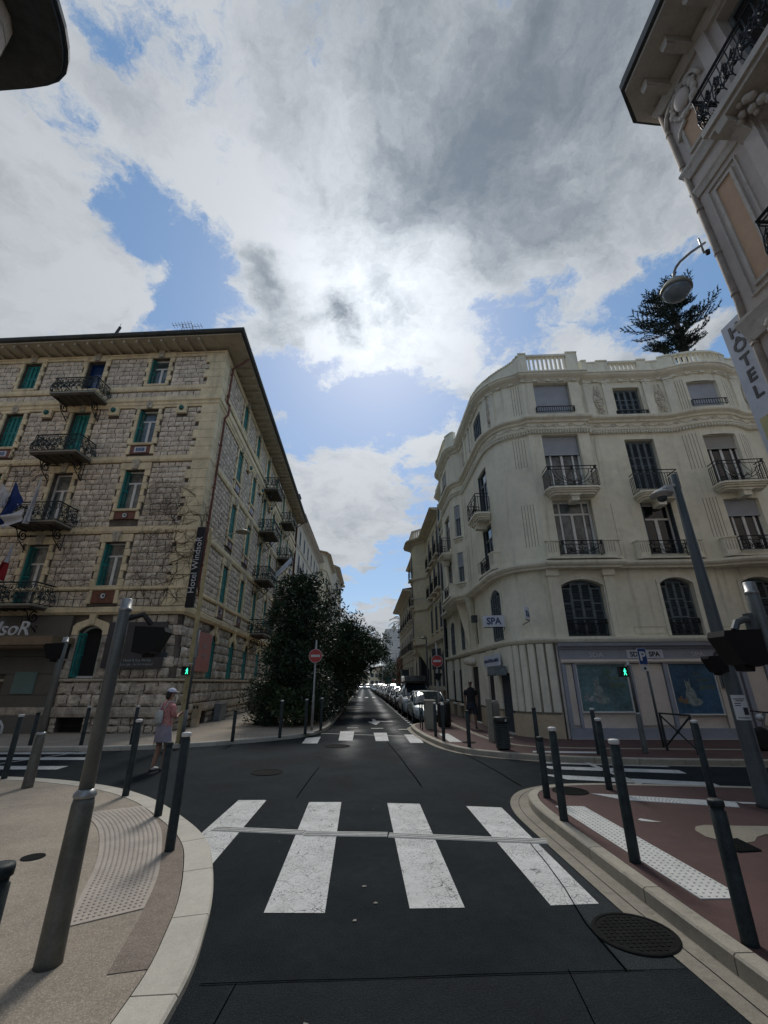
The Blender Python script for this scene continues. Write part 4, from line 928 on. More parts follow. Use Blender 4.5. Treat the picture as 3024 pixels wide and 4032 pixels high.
mb = MB(); mb.tube([HW.p(.72, .95, 17.35), HW.p(.72, .6, 17.0), HW.p(.72, .2, 16.7), HW.p(.72, .17, 14.6), HW.p(.72, .30, 14.45), HW.p(.72, .30, 13.9), HW.p(.72, .17, 13.7), HW.p(.72, .17, 5.5), HW.p(.72, .36, 4.7), HW.p(.72, .36, 4.55)], .055, 8)
for z in (16.3, 15.0, 12.2, 10, 8.3, 6.4): mb.lathe(HW.p(.72, .17, z), [(.075, -.04), (.075, .04)], 10)
part('drainpipe', mb, 'rust_pipe', hotel, True)
mb = MB(); mb.tube([HW.p(24.9, .95, 17.35), HW.p(24.9, .5, 17.0), HW.p(24.9, .15, 16.7), HW.p(24.9, .15, .2)], .055, 8); part('drainpipe', mb, 'rust_pipe', hotel, True)
mb = MB(); mb.tube([HW.p(-2.25, .10, 11.3), HW.p(-2.3, .10, 8.0), HW.p(-2.33, .10, 4.7)], .012, 4); part('cable', mb, 'cream_pipe', hotel)
mb = MB(); mb.tube([HW.p(s_, .235, 4.56+.03*math.sin(s_*2)) for s_ in [x*.35 for x in range(-18, 30)]], .012, 4); part('cable', mb, 'rail_black', hotel)
# bare creeper on the corner bays
cr = MB(); rc = random.Random(3)
def vine(s, z, a, n, r0, zlo, zhi, slo, shi):
    pts = [HW.p(s, .085, z)]; rr = [r0]
    for i in range(n):
        a += rc.uniform(-.55, .55); s += .11*math.cos(a); z += .11*math.sin(a)
        if not (slo < s < shi and zlo < z < zhi): break
        pts.append(HW.p(s, .085+rc.uniform(-.012, .02), z)); rr.append(r0*(1-.75*i/n))
        if rc.random() < .17 and r0 > .006: vine(s, z, a+rc.choice((-1, 1))*rc.uniform(.5, 1.2), int(n*.6), r0*.65, zlo, zhi, slo, shi)
    if len(pts) > 2: cr.tube(pts, rr, 3, False)
for k in range(26): vine(rc.uniform(-2.4, -.15), rc.uniform(4.6, 9.6), rc.uniform(0, 6.28), 26, .013, 4.4, 11.2, -2.45, 1.4)
for k in range(14): vine(rc.uniform(-5.6, -4.2), rc.uniform(5.0, 8.6), rc.uniform(0, 6.28), 22, .010, 4.6, 11.8, -5.9, -3.9)
for k in range(12): vine(rc.uniform(-9.3, -7.5), rc.uniform(9.5, 12.6), rc.uniform(0, 6.28), 22, .012, 7.0, 13.4, -9.4, -7.2)
for k in range(6): vine(rc.uniform(.2, 1.6), rc.uniform(5.4, 9), rc.uniform(0, 6.28), 16, .009, 4.6, 10.5, .1, 3.2)
cre = part('creeper', cr, 'bark', None); tag(cre, 'bare brown creeper stems clinging to the stone hotel front', 'plant')
# ground-floor cladding, canopy, lettering
PZ = [.12, .72, 1.38, 2.10, 2.72, 3.42, 4.24]
for i in range(len(PZ)-1):
    for a, b in ((-6.35, -4.30), (-8.9, -6.36)):
        if i < 3 and a < -8: continue
        x0, x1 = (a, b); mb = MB(); mb.box(HW, x0, x1, -.02, .10, PZ[i]+.008, PZ[i+1]-.008); part('cladding_panel', mb, 'clad_grey', hotel)
mb = MB(); mb.box(HW, -22, -8.92, -.02, .10, 2.2, 4.24); part('cladding_panel', mb, 'clad_grey', hotel)
mb = MB(); mb.box(HW, -9.5, -6.36, -.25, -.2, .12, 2.1); part('entrance', mb, 'room_dark', hotel)
mb = MB(); mb.box(HW, -9.5, -4.0, .10, 1.2, 3.06, 3.36); mb.box(HW, -9.5, -4.1, .10, 1.1, 2.98, 3.058); part('canopy', mb, 'clad_tan', hotel)
mb = MB(); mb.box(HW, -5.95, -5.1, .101, .14, 1.42, 2.18); part('wall_panel', mb, 'panel_teal', hotel)
put_text('WindsoR', .72, 'ink_white', hotel, HW, -5.02, 1.12, 3.40, label='white letters reading WindsoR above the canopy', align='RIGHT', extrude=.03, shear=.12)
# dark poster and pink poster
mb = MB(); mb.box(HW, -2.72, -.45, .10, .16, 2.28, 3.95); ps = part('poster_board', mb, 'sign_grey', hotel)
for t_, z_, s_ in (('Jardin', 3.52, .15), ('Hotel & Spa, Piscine', 2.52, .13), ('Lounge - Jardin tropical', 2.38, .13)): put_text(t_, s_, 'print_grey', ps, HW, -1.35, .165, z_, extrude=.002)
mb = MB(); mb.box(HW, 1.75, 3.45, .10, .14, 2.22, 3.80); ps = part('poster_board', mb, 'sign_pink', hotel)
put_text('SPA', .28, 'print_grey', ps, HW, 2.6, .145, 3.15, extrude=.002); put_text('Hotel', .22, 'print_grey', ps, HW, 2.6, .145, 2.8, extrude=.002)
# vertical hotel sign hung beside the corner
vs = thing('hotel_sign', tuple(HW.p(.12, .30, 6.1)), 'tall black vertical sign reading Hotel WindsoR on the building corner', 'sign')
SGN = straight(tuple(HW.xy(-.01, 0)+Vector((-.0958, -.9954))*.3+Vector((.9954,-.0958))*.23), -5.5)
mb = MB(); mb.box(SGN, -.0, .31, -.06, .06, 4.45, 7.70); part('panel', mb, 'sign_black', vs); 
put_text('Hotel WindsoR', .36, 'ink_white', vs, SGN, .265, .065, 4.98, turn=math.pi/2, align='LEFT', extrude=.003, sx=1.0)
mb = MB(); mb.tube([SGN.p(-.03, -.2, 7.4), SGN.p(-.03, -.05, 7.4)], .02); mb.tube([SGN.p(-.03, -.2, 4.8), SGN.p(-.03, -.05, 4.8)], .02); part('bracket', mb, 'rail_black', vs)
# wall lamp arm
lp = thing('street_lamp', tuple(HW.p(.5, .1, 6.6)), 'disc street lamp on a thin arm from the hotel corner', 'street lamp')
e_ = HW.p(.5, .15, 6.75); t_ = Vector((-4.75, 15.2, 6.98)); mb = MB(); mb.tube([e_, e_.lerp(t_, .5)+Vector((0, 0, .02)), t_], .018, 5); part('arm', mb, 'cream_pipe', lp)
mb = MB(); mb.lathe(t_+Vector((.18, 0, -.02)), [(.05, .10), (.12, .08), (.24, .02), (.25, -.01), (.22, -.04), (.10, -.055)], 18); part('lamp_shade', mb, 'lamp_shell', lp, True)
# flags on the front
def flag(label, base, tip, cloth, m, cloth2=None, m2=None):
    t = thing('flag', tuple(base), label, 'flag'); mb = MB(); mb.tube([base, tip], .02, 6); part('pole', mb, 'white_frame', t)
    for c_, mm in ((cloth, m), (cloth2, m2)):
        if not c_: continue
        a, b, c, d = [Vector(p) for p in c_]; rows = []; nrm = (b-a).cross(d-a).normalized()
        for i in range(13):
            u = i/12; rows.append([a.lerp(b, u).lerp(d.lerp(c, u), v/10)+nrm*(.10*math.sin(u*9+v*.35)*(.3+v/12)) for v in range(11)])
        mb = MB(); mb.grid(rows); o = part('cloth', mb, mm, t, True)
    return t
def K(px, py, y):     # a facade-side spot given by its bearing, y metres ahead
    v = (R_*(px-1512)-U_*(py-2016))/1685+F_; return Vector((0, 0, 1.75))+v*(y/v.y)
bp, tp_ = HW.p(-7.9, .1, 8.4), HW.p(-8.1, 1.5, 9.6)
flag('blue European flag with a pale hem hanging from the hotel front', bp, tp_, [K(62, 1895, 16.4), K(92, 1975, 16.4), K(40, 2040, 16.4), K(-30, 2080, 16.4)], 'flag_blue')
flag('white flag hanging below the blue one on the hotel front', HW.p(-7.6, .1, 7.9), K(70, 1985, 16.4), [K(95, 2000, 16.3), K(85, 2050, 16.3), K(12, 2085, 16.3), K(8, 2030, 16.3)], 'flag_white')
flag('white and red flag at the left edge of the hotel front', HW.p(-8.4, .1, 8.9), K(-40, 1860, 16.3), [K(8, 1900, 16.3), K(38, 1945, 16.3), K(-5, 2030, 16.3), K(-30, 1980, 16.3)], 'flag_white', [K(12, 1925, 16.2), K(40, 1948, 16.2), K(20, 1990, 16.2), K(0, 2000, 16.2)], 'flag_white')
flag('furled grey-white flag hanging in front of the third-floor balcony', K(120, 2030, 17.2), K(165, 1880, 16.0), [K(158, 1885, 16.4), K(166, 1880, 16.4), K(118, 2055, 16.4), K(90, 2065, 16.4)], 'flag_white')
flag('red flag with a pale edge hanging low on the hotel front', K(10, 2260, 17.0), K(52, 2140, 16.2), [K(40, 2170, 16.3), K(50, 2150, 16.3), K(10, 2290, 16.3), K(-20, 2270, 16.3)], 'flag_red', [K(48, 2145, 16.25), K(53, 2140, 16.25), K(30, 2215, 16.25), K(22, 2215, 16.25)], 'flag_white')
flag('pale grey flag hanging from the side-street balcony of the hotel', HW.p(16.5, .9, 8.8), K(1150, 2190, 33), [K(1148, 2192, 33), K(1150, 2212, 33), K(1090, 2270, 31), K(1060, 2285, 31)], 'flag_white')
# roof clutter
def antenna(p, label, s=1.0):
    t = thing('antenna', tuple(p), label, 'antenna'); mb = MB(); mb.tube([p, p+Vector((0, 0, 1.6*s))], .02, 4); part('mast', mb, 'galv', t); mb = MB()
    for k in range(7): mb.tube([p+Vector((-.5*s+k*.16*s, -.18*s, 1.45*s+.03*k)), p+Vector((-.5*s+k*.16*s, .18*s, 1.45*s+.03*k))], .012, 3)
    mb.tube([p+Vector((-.55*s, 0, 1.43*s)), p+Vector((.55*s, 0, 1.64*s))], .014, 4); mb.tube([p+Vector((-.3*s, 0, 1.0*s)), p+Vector((.6*s, 0, .9*s))], .014, 4)
    for k in range(5): mb.tube([p+Vector((-.3*s+k*.2*s, 0, .75*s)), p+Vector((-.3*s+k*.2*s, 0, 1.15*s))], .012, 3)
    part('aerial', mb, 'galv', t); return t
antenna(Vector((-9.95, 18.0, 18.15)), 'spiky television antenna on the stone hotel roof near its corner', .95)
antenna(Vector((-9.45, 18.1, 18.1)), 'small second antenna on the stone hotel roof ridge', .95)
ch = thing('chimney_stack', (-13.4, 18.2, 17.7), 'leaning vent pipe on a low block on the hotel roof', 'chimney'); mb = MB(); mb.cube(-13.75, -12.9, 18.0, 18.4, 17.6, 18.76); part('base', mb, 'cabinet', ch); mb = MB(); mb.cube(-12.7, -12.3, 18.0, 18.4, 17.6, 18.88); part('housing', mb, 'cabinet', ch); mb = MB(); mb.tube([(-13.42, 18.1, 18.7), (-13.18, 18.05, 19.35)], .07, 8); mb.tube([(-13.2, 18.05, 19.3), (-13.2, 18.05, 19.6)], .012, 4); part('flue', mb, 'roof_dark', ch)
for x_, z_, l_ in ((-14.8, 18.62, 'leftmost small dark vent poking above the hotel eaves'), (-11.45, 19.0, 'small dark vent above the hotel eaves between flue and antennas')):
    rv = thing('roof_vent', (x_, 18.1, 17.7), l_, 'vent'); mb = MB(); mb.cube(x_-.08, x_+.08, 18.0, 18.25, 17.6, z_-.06); part('housing', mb, 'roof_dark', rv); mb = MB(); mb.cube(x_-.16, x_+.14, 17.95, 18.3, z_-.059, z_); part('cap', mb, 'roof_dark', rv)
# ---------------------------------------------------------------- cream rounded-corner apartment building (far right corner)
FB = straight((6.27, 14.56), -5.0)
fx = lambda s, d: tuple(FB.xy(s, d))
up = [(5.0, 27.2), (5.0, 24.7), (4.88, 24.35), (4.56, 23.9), (4.5, 23.6), (4.5, 21.1), (4.56, 20.75), (4.72, 20.45), (4.93, 20.25), (5.0, 20.05), (5.0, 16.5), (5.02, 16.1), (5.1, 15.7), (5.24, 15.35), (5.44, 15.05), (5.7, 14.82), (5.98, 14.68), fx(-.05, 0), fx(.06, .06), fx(.14, .15), fx(2.42, .15), fx(2.5, .15), fx(2.51, .0), fx(3.0, 0), fx(5.6, 0), fx(5.9, .05), fx(6.2, .17), fx(6.6, .30), fx(7.0, .38), fx(7.4, .40), fx(7.8, .37), fx(8.15, .26), fx(8.5, .08), fx(8.75, 0), fx(11.8, 0), fx(16, 0)]
SU = Path(up); SU.S = [x-SU.S[17]-.05 for x in SU.S]      # s=0 at the front corner point
def dS(y): # arc length of a point on the side street, from its y
    for i in range(16):
        a, b = SU.P[i].y, SU.P[i+1].y
        if a >= y >= b: return SU.S[i]+(SU.S[i+1]-SU.S[i])*(a-y)/(a-b)
sb = lambda s: s+.04 if s < .1 else (s+.1 if s < 2.5 else s+.25)   # front coordinate -> arc length (steps of the bay)
lowp = [(5.0, 27.2), (5.0, 16.5), (5.02, 16.1), (5.1, 15.7), (5.24, 15.35), (5.44, 15.05), (5.7, 14.82), (5.98, 14.68), fx(-.05, 0), fx(.3, 0), fx(6, 0), fx(16, 0)]
SLo = Path(lowp); SLo.S = [x-SLo.S[8]-.05 for x in SLo.S]
def dL(y):
    for i in range(7):
        a, b = SLo.P[i].y, SLo.P[i+1].y
        if a >= y >= b: return SLo.S[i]+(SLo.S[i+1]-SLo.S[i])*(a-y)/(a-b)
apt = thing('apartment_building', (6.27, 14.56, .12), 'cream five-storey corner building with a rounded corner, balustraded roof and shelter shop below', 'building')
UZ0, UZ1 = 5.62, 13.62
E0, E1 = SU.S[0]+.02, SU.S[-1]-.5
W_ = {}   # (column centre arc, width)
cB, cM, cR, cR2 = sb(1.30), sb(4.38), sb(7.18)+.07, sb(10.6)+.1
op = []; wl = []
def ow(s, w, z0, z1, key): op.append((s-w/2, s+w/2, z0, z1)); wl.append((s, w, z0, z1, key))
ow(cB, 1.44, 11.87, 13.36, 'rollfull'); ow(cB, 1.42, 8.45, 10.86, 'rollpart'); ow(cB, 1.42, 5.93, 8.04, 'french')
ow(cM, 1.08, 11.65, 13.12, 'dark'); ow(cM, 1.12, 8.50, 10.64, 'dark'); ow(cM, 1.10, 5.95, 7.93, 'cas')
ow(cR, 1.16, 11.85, 13.05, 'rollfull2'); ow(cR, 1.20, 8.45, 10.56, 'rollpart2'); ow(cR, 1.20, 5.95, 7.87, 'rollpart3')
ow(cR2, 1.1, 11.65, 13.12, 'dark'); ow(cR2, 1.12, 8.5, 10.64, 'dark'); ow(cR2, 1.1, 5.95, 7.93, 'cas')
c1 = dS(16.62)
ow(c1, 1.15, 11.65, 13.12, 'dark'); ow(c1, 1.15, 8.35, 10.3, 'darkcas'); ow(c1, 1.15, 5.95, 7.75, 'darkcas')
cO = dS(20.52); ow(cO, .42, 8.62, 10.35, 'slim'); ow(cO, .42, 6.30, 7.80, 'slim')
cO2 = dS(22.35); ow(cO2, 1.2, 11.85, 13.1, 'rollo'); ow(cO2, 1.3, 8.4, 10.3, 'fr2'); ow(cO2, 1.3, 5.95, 7.8, 'fr2')
c3 = dS(25.9); ow(c3, .9, 11.7, 13.0, 'dark'); ow(c3, .9, 8.6, 10.3, 'dark'); ow(c3, .9, 5.95, 7.8, 'dark')
mb = MB(); wall(mb, SU, E0, E1, UZ0, UZ1, op, rev=.30); part('wall', mb, 's_wall', apt)
mb = MB(); mb.poly([(*p, 13.6) for p in SU.P]+[(22, 27, 13.6)]); part('flat_roof', mb, 'd_wall', apt)
mb = MB(); inner = [SU.xy(s, -.45) for s in (E0, dS(20.0)+.5, dS(17), dS(15.8), dS(15.1), sb(.5), sb(5), sb(15))]; mb.prism(inner+[Vector((22, 27))], .12, 13.5); part('core', mb, 'room_dark', apt)
PW = {'rollfull': dict(style='roller', roll=1.46, glass='glass_dark'), 'rollfull2': dict(style='roller', roll=1.18), 'rollo': dict(style='roller', roll=1.0, rm='roller_cream'), 'rollpart': dict(style='french', roll=.82), 'rollpart2': dict(style='french', roll=.55, rm='roller_cream', glass='glass_dark'), 'rollpart3': dict(style='french', roll=.62, rm='roller', glass='glass_dark'), 'french': dict(style='french'), 'dark': dict(style='closed_dark', glass='room_dark', sm='slate_shutter'), 'cas': dict(style='casement', glass='glass_dark'), 'slim': dict(style='casement', fm='grey_frame', roll=.7, glass='curtain_glass'), 'fr2': dict(style='casement', fm='grey_frame'), 'darkcas': dict(style='casement', fm='grey_frame', glass='glass_dark')}
for s, w, z0, z1, k in wl:
    put_window(window('a%s%.2f%.2f' % (k, w, z1-z0), w, z1-z0, **PW[k]), apt, SU, s, z0, -.02 if s > -1.2 else .12)
    if k in ('cas', 'darkcas'):
        for sg in (-1, 1):
            lf = leaf(0, .3, .03, z1-z0-.04, d=0, th=.03)
            mb = MB(); mb.box(SU, s+sg*(w/2-.035), s+sg*(w/2-.005), -.26, .02 if k == 'cas' else .0, z0+.02, z1-.03); part('shutter', mb, 'slate_shutter', apt)
def swp(name, z0, z1, prof, F=SU, a=None, b=None, m='s_trim', parent=None):
    mb = MB(); mb.sweep(F, E0 if a is None else a, E1 if b is None else b, prof); return part(name, mb, m, parent or apt)
# main cornices
swp('cornice', 0, 0, [(-.02, 13.46), (.06, 13.46), (.12, 13.52), (.20, 13.56), (.27, 13.62), (.29, 13.69), (.33, 13.70), (.33, 13.77), (-.1, 13.79)])
swp('cornice', 0, 0, [(-.02, 11.42), (.06, 11.42), (.08, 11.50), (.20, 11.56), (.22, 11.62), (.22, 11.68), (-.02, 11.72)])
swp('string_course', 0, 0, [(-.02, 11.02), (.05, 11.02), (.09, 11.06), (.10, 11.12), (.05, 11.14), (-.02, 11.16)])
swp('parapet', 0, 0, [(.0, 13.78), (.20, 13.78), (.20, 13.86), (.0, 13.86)], m='s_wall')
# small half-round blocks under the string course, bed-mould blocks under the top cornice
s = E0+.1; k = 0; dn = MB(); dn_near = 0
while s < 9.9:
    p = SU.p(s, .065, 10.945)
    if s > dS(17.2) and dn_near < 150:
        if 'dent' not in PROTO: t_ = MB(); t_.ball((0, 0, 0), .058, 6, 4, (.72, 1.1, 1.25)); PROTO['dent'] = t_.mesh('dentil', 's_trim')
        place('dentil', PROTO['dent'], apt, p, SU.ang(s)); dn_near += 1
    else: dn.ball(p, .05, 5, 3, (.75, 1, 1.2))
    s += .105
part('dentil', dn, 's_trim', apt, kind='stuff')
s = dS(24)
while s < 10.2:
    mb = MB(); mb.box(SU, s, s+.16, -.02, .11, 13.38, 13.458); part('corbel_block', mb, 's_trim', apt); s += .52
swp('bed_mould', 0, 0, [(-.02, 13.40), (.04, 13.40), (.05, 13.42), (.05, 13.44), (.04, 13.456), (-.02, 13.457)])
# wave frieze medallions between the two lower mouldings
s = dS(19.5)
while s < 10.2:
    mb = MB(); mb.ball(SU.p(s, .015, 11.27), .075, 8, 5, (1.35, .5, .7)); mb.tube([SU.p(s-.30, .01, 11.22), SU.p(s-.16, .02, 11.26), SU.p(s-.06, .03, 11.34), SU.p(s+.06, .03, 11.34), SU.p(s+.16, .02, 11.26), SU.p(s+.30, .01, 11.22)], .014, 4); part('medallion', mb, 's_relief', apt, True); s += .62
# pilasters and flower panels on the top storey
def pil(s0, s1, z0=11.72, z1=13.42, d=.07):
    mb = MB(); mb.box(SU, s0, s1, -.01, d, z0, z1-.10); mb.box(SU, s0-.03, s1+.03, -.01, d+.03, z1-.098, z1); mb.box(SU, (s0+s1)/2-.03, (s0+s1)/2+.03, d+.001, d+.02, z1-.2, z1-.1); part('pilaster', mb, 's_trim', apt)
def flowers(s, z0=11.80, z1=13.2):
    mb = MB(); r = random.Random(int(s*100)); zc = z0+.38
    seq = [(0, z0+.42, .15), (-.06, z0+.70, .12), (.07, z0+.86, .11), (0, z0+1.06, .12), (-.05, z0+1.2, .07), (.06, z0+.6, .07)]
    for dx, z, rr in seq:
        mb.ball(SU.p(s+dx, .05, z), rr*.35, 7, 5, (1, .8, 1))
        for k in range(8): a = k*math.pi/4; mb.ball(SU.p(s+dx+rr*.68*math.cos(a), .03, z+rr*.68*math.sin(a)), rr*.36, 6, 4, (1, .7, 1))
    for sg in (-1, 1):
        mb.tube([SU.p(s, .04, z0+.16), SU.p(s+sg*.10, .05, z0+.24), SU.p(s+sg*.16, .05, z0+.16), SU.p(s+sg*.07, .04, z0+.12), SU.p(s, .04, z0+.16)], .018, 4); mb.tube([SU.p(s, .04, z0+.16), SU.p(s+sg*.12, .04, z0-.0)], .02, 4)
        mb.tube([SU.p(s+sg*.05, .03, z0+.2), SU.p(s+sg*.17, .03, z0+.55), SU.p(s+sg*.15, .03, z0+.95), SU.p(s+sg*.05, .03, z1+.02)], .02, 4)
    part('flower_relief', mb, 's_relief', apt, True)
for a, b in ((2.60, 2.92), (3.42, 3.74), (5.06, 5.38), (5.90, 6.22), (8.68, 9.0), (9.5, 9.8)): pil(sb(a), sb(b))
for s in (3.17, 5.64, 9.25): flowers(sb(s))
for y in (14.95+.25, 15.55, 17.6, 18.1, 18.9): pil(dS(y)-.12, dS(y)+.1)
flowers(dS(15.35)-.05); flowers(dS(17.85)); flowers(dS(19.4))
# fluting beside windows: thin dark fins in the wall face, groove shade put into their colour
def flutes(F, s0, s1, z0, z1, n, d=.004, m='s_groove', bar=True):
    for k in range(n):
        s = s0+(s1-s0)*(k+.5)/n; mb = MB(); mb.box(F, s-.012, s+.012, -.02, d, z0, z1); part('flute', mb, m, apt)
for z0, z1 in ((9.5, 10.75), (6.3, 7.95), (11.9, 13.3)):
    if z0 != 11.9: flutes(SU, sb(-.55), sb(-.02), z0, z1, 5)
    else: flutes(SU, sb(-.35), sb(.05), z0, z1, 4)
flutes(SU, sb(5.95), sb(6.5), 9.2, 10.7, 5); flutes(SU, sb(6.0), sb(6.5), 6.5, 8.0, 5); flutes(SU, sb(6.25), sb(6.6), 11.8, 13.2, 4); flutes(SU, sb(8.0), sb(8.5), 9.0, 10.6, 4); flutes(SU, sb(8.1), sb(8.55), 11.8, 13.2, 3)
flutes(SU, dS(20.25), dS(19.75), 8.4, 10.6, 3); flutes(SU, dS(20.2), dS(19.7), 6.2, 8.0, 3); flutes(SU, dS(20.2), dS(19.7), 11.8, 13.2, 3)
mb = MB(); mb.box(SU, sb(2.62), sb(2.635), -.01, .004, 9.3, 10.6); part('wall_joint', mb, 's_groove', apt); mb = MB(); mb.box(SU, sb(2.75), sb(2.765), -.01, .004, 5.95, 7.9); part('wall_joint', mb, 's_groove', apt)
# roof parapet: solid piers and open balusters
def bal(a, b, z0=13.86, z1=14.4, n=6, curved=False):
    mb = MB()
    for k in range(n+1):
        s = a+(b-a)*k/n; mb.lathe(SU.p(s, .0, z0), [(.055, 0), (.04, .05), (.045, .2), (.06, .3), (.04, .36), (.055, z1-z0)], 7) if False else mb.box(SU, s-.04, s+.04, .04, .16, z0, z1)
    part('balusters', mb, 's_trim', apt); mb = MB(); mb.box(SU, a-.1, b+.1, .0, .22, z1, z1+.09); part('coping', mb, 's_trim', apt)
def pier(a, b, z1, z0=13.86): mb = MB(); mb.box(SU, a, b, .02, .19, z0, z1-.1); mb.box(SU, a, b, .0, .22, z1-.099, z1-.035); part('parapet_pier', mb, 's_wall', apt)
PT = 14.82
pier(sb(.14), sb(.48), PT); bal(sb(.56), sb(1.98), 13.86, 14.58, 8); pier(sb(2.05), sb(2.42), PT); pier(sb(2.55), sb(2.9), 14.48); pier(sb(2.9), sb(3.3), 14.36)
pier(sb(3.3), sb(3.78), 14.44); bal(sb(3.86), sb(4.9), 13.86, 14.24, 6); pier(sb(4.98), sb(5.38), 14.44); pier(sb(5.38), sb(5.85), 14.32); pier(sb(5.85), sb(6.4), 14.46)
bal(sb(6.47), sb(8.1)+.06, 13.86, 14.30, 9); pier(sb(8.2), sb(8.6), 14.44); pier(sb(8.6), sb(9.0), 14.30); pier(sb(9.0), sb(9.6), 14.44); pier(sb(9.6), sb(12), 14.40)
for k in range(26):      # the parapet drops in a smooth curve round the corner
    a = dS(16.3)+(sb(.14)-dS(16.3))*k/26; b = dS(16.3)+(sb(.14)-dS(16.3))*(k+1)/26; u = (k+.5)/26; pier(a, b, 14.14+(PT-14.24)*max(0, (u-.35)/.65)**1.8 if u > .35 else 14.14)
pier(dS(20.3), dS(16.3), 14.2); bal(dS(23.3), dS(20.9), 13.86, 14.46, 9); pier(dS(20.85), dS(20.3), 14.7); pier(dS(23.9), dS(23.4), 14.7); pier(E0, dS(24.3), 14.25)
# balconies: moulded slab + iron railing
def deco_rail(w, d, h, style):
    mb = MB(); r = .009
    P3 = [(-w/2, 0), (-w/2, -d), (w/2, -d), (w/2, 0)] if d > .01 else [(-w/2, 0), (w/2, 0)]
    for z in ((h, h-.13, .05) if style != 'low' else (h, .03)): mb.tube([(x, y, z) for x, y in P3], .02 if z == h else .013, 5)
    for i in range(len(P3)-1):
        a, b = Vector((*P3[i], 0)), Vector((*P3[i+1], 0)); L = (b-a).length
        if style == 'bars' or L < w*.8 or style == 'low':
            n = max(2, int(L/.085))
            for k in range(n+1):
                p = a.lerp(b, k/n); mb.tube([p+Vector((0, 0, .05)), p+Vector((0, 0, h-(.13 if style != 'low' else 0)))], .013, 4)
        else:
            t = (b-a)/L
            def q(x, z): return a+t*(L/2+x)+Vector((0, 0, z))
            for x in (-L*.38, L*.38, -L*.47, L*.47, 0): mb.tube([q(x, .05), q(x, h)], .011, 4)
            for R in (.40, .33): mb.tube([q(R*L*math.cos(math.pi*j/14), h-.14-(h-.22)*math.sin(math.pi*j/14)*(R/.40)) for j in range(15)], .012, 4)
            for sg in (-1, 1):
                mb.tube([q(sg*v.x, v.z) for v in scroll((L*.33, 0, .18), .11, 1.6, 16, 1, 2)], .013, 4)
                mb.tube([q(0, .12), q(sg*.12, .30), q(sg*.24, .14), q(sg*.34, .44)], .012, 4); mb.tube([q(sg*.04, h-.15), q(sg*.28, .34), q(sg*.05, .2)], .011, 4)
            for sx in (-.46, 0, .46): mb.add([q(sx*L-.06, h-.12), q(sx*L+.06, h-.12), q(sx*L+.04, h-.01), q(sx*L-.04, h-.01)], [(0, 1, 2, 3)])
    return mb.mesh('railing', 'rail_black')
def deco_slab(w, d):
    mb = MB()
    for z0, z1, o in ((-.07, 0, .0), (-.13, -.07, -.05), (-.20, -.13, -.10), (-.27, -.20, -.17)):
        ww = w/2+o; dd = d+o; pts = [(-ww, 0), (-ww, -dd*.55), (-ww*.93, -dd*.85), (-ww*.82, -dd), (ww*.82, -dd), (ww*.93, -dd*.85), (ww, -dd*.55), (ww, 0)]; mb.prism(pts, z0, z1)
    mb.cube(-.13, .13, -d*.75, 0, -.52, -.27); mb.cube(-.17, .17, -d*.85, 0, -.33, -.27); return mb.mesh('balcony', 's_trim')
BU = {}
def dbal(s, z, w, d, style='deco', slab=True, h=.82):
    k = (w, d, style, slab, h)
    if k not in BU: BU[k] = (deco_slab(w+.12, d+.06) if slab else None, deco_rail(w, d, h, style))
    sl, rl = BU[k]; p = SU.p(s, 0, z)
    if sl: o = place('balcony', sl, apt, p, SU.ang(s)); place('railing', rl, o, (0, 0, 0))
    else: place('railing', rl, apt, p, SU.ang(s))
dbal(cB, 8.36, 1.82, .52); dbal(cM, 8.18, 1.42, .55, 'bars', h=.82); dbal(cR, 8.36, 1.62, .45); dbal(c1, 8.15, 1.45, .55); dbal(cO2, 8.1, 1.5, .45); dbal(cR2, 8.18, 1.42, .55, 'bars')
for s, w, z in ((cB, 1.5, 11.86), (cR, 1.26, 11.84), (cM, 1.22, 11.66), (cO2, 1.2, 11.8)): dbal(s, z, w, .10, 'low', False, .26)
# lower balcony: iron between curved fluted parapets
for s, w in ((cB, 1.42), (cM, 1.35), (cR, 1.25), (c1, 1.1), (cO2, 1.2), (cR2, 1.3)):
    dbal(s, 5.86, w+.02, .22, 'deco', False, .52)
    for sg in (-1, 1):
        x = s+sg*(w/2+.24); mb = MB(); mb.prism([SU.xy(x-.23, 0), SU.xy(x-.23, .16), SU.xy(x-.16, .26), SU.xy(x+.16, .26), SU.xy(x+.23, .16), SU.xy(x+.23, 0)], 5.80, 6.36); par = part('balcony_parapet', mb, 's_wall', apt)
        mb = MB(); mb.prism([SU.xy(x-.25, 0), SU.xy(x-.25, .18), SU.xy(x-.18, .29), SU.xy(x+.18, .29), SU.xy(x+.25, .18), SU.xy(x+.25, 0)], 6.361, 6.41); part('coping', mb, 's_trim', par)
        mb = MB()
        for k in range(4): mb.box(SU, x-.13+k*.08, x-.11+k*.08, .24, .264, 5.95, 6.3)
        part('flute', mb, 's_groove', par)
    mb = MB(); mb.prism([SU.xy(s-w/2-.5, 0), SU.xy(s-w/2-.5, .22), SU.xy(s-w/2-.3, .30), SU.xy(s+w/2+.3, .30), SU.xy(s+w/2+.5, .22), SU.xy(s+w/2+.5, 0)], 5.73, 5.80); part('balcony', mb, 's_trim', apt)
for s in (cO,):
    for z in (8.6, 6.28):
        for k, (dz, o) in enumerate(((0, .16), (.09, .10), (.16, .05))): mb = MB(); mb.box(SU, s-.30+k*.03, s+.30-k*.03, 0, o, z-.07-dz, z-dz); part('sill', mb, 's_trim', apt)
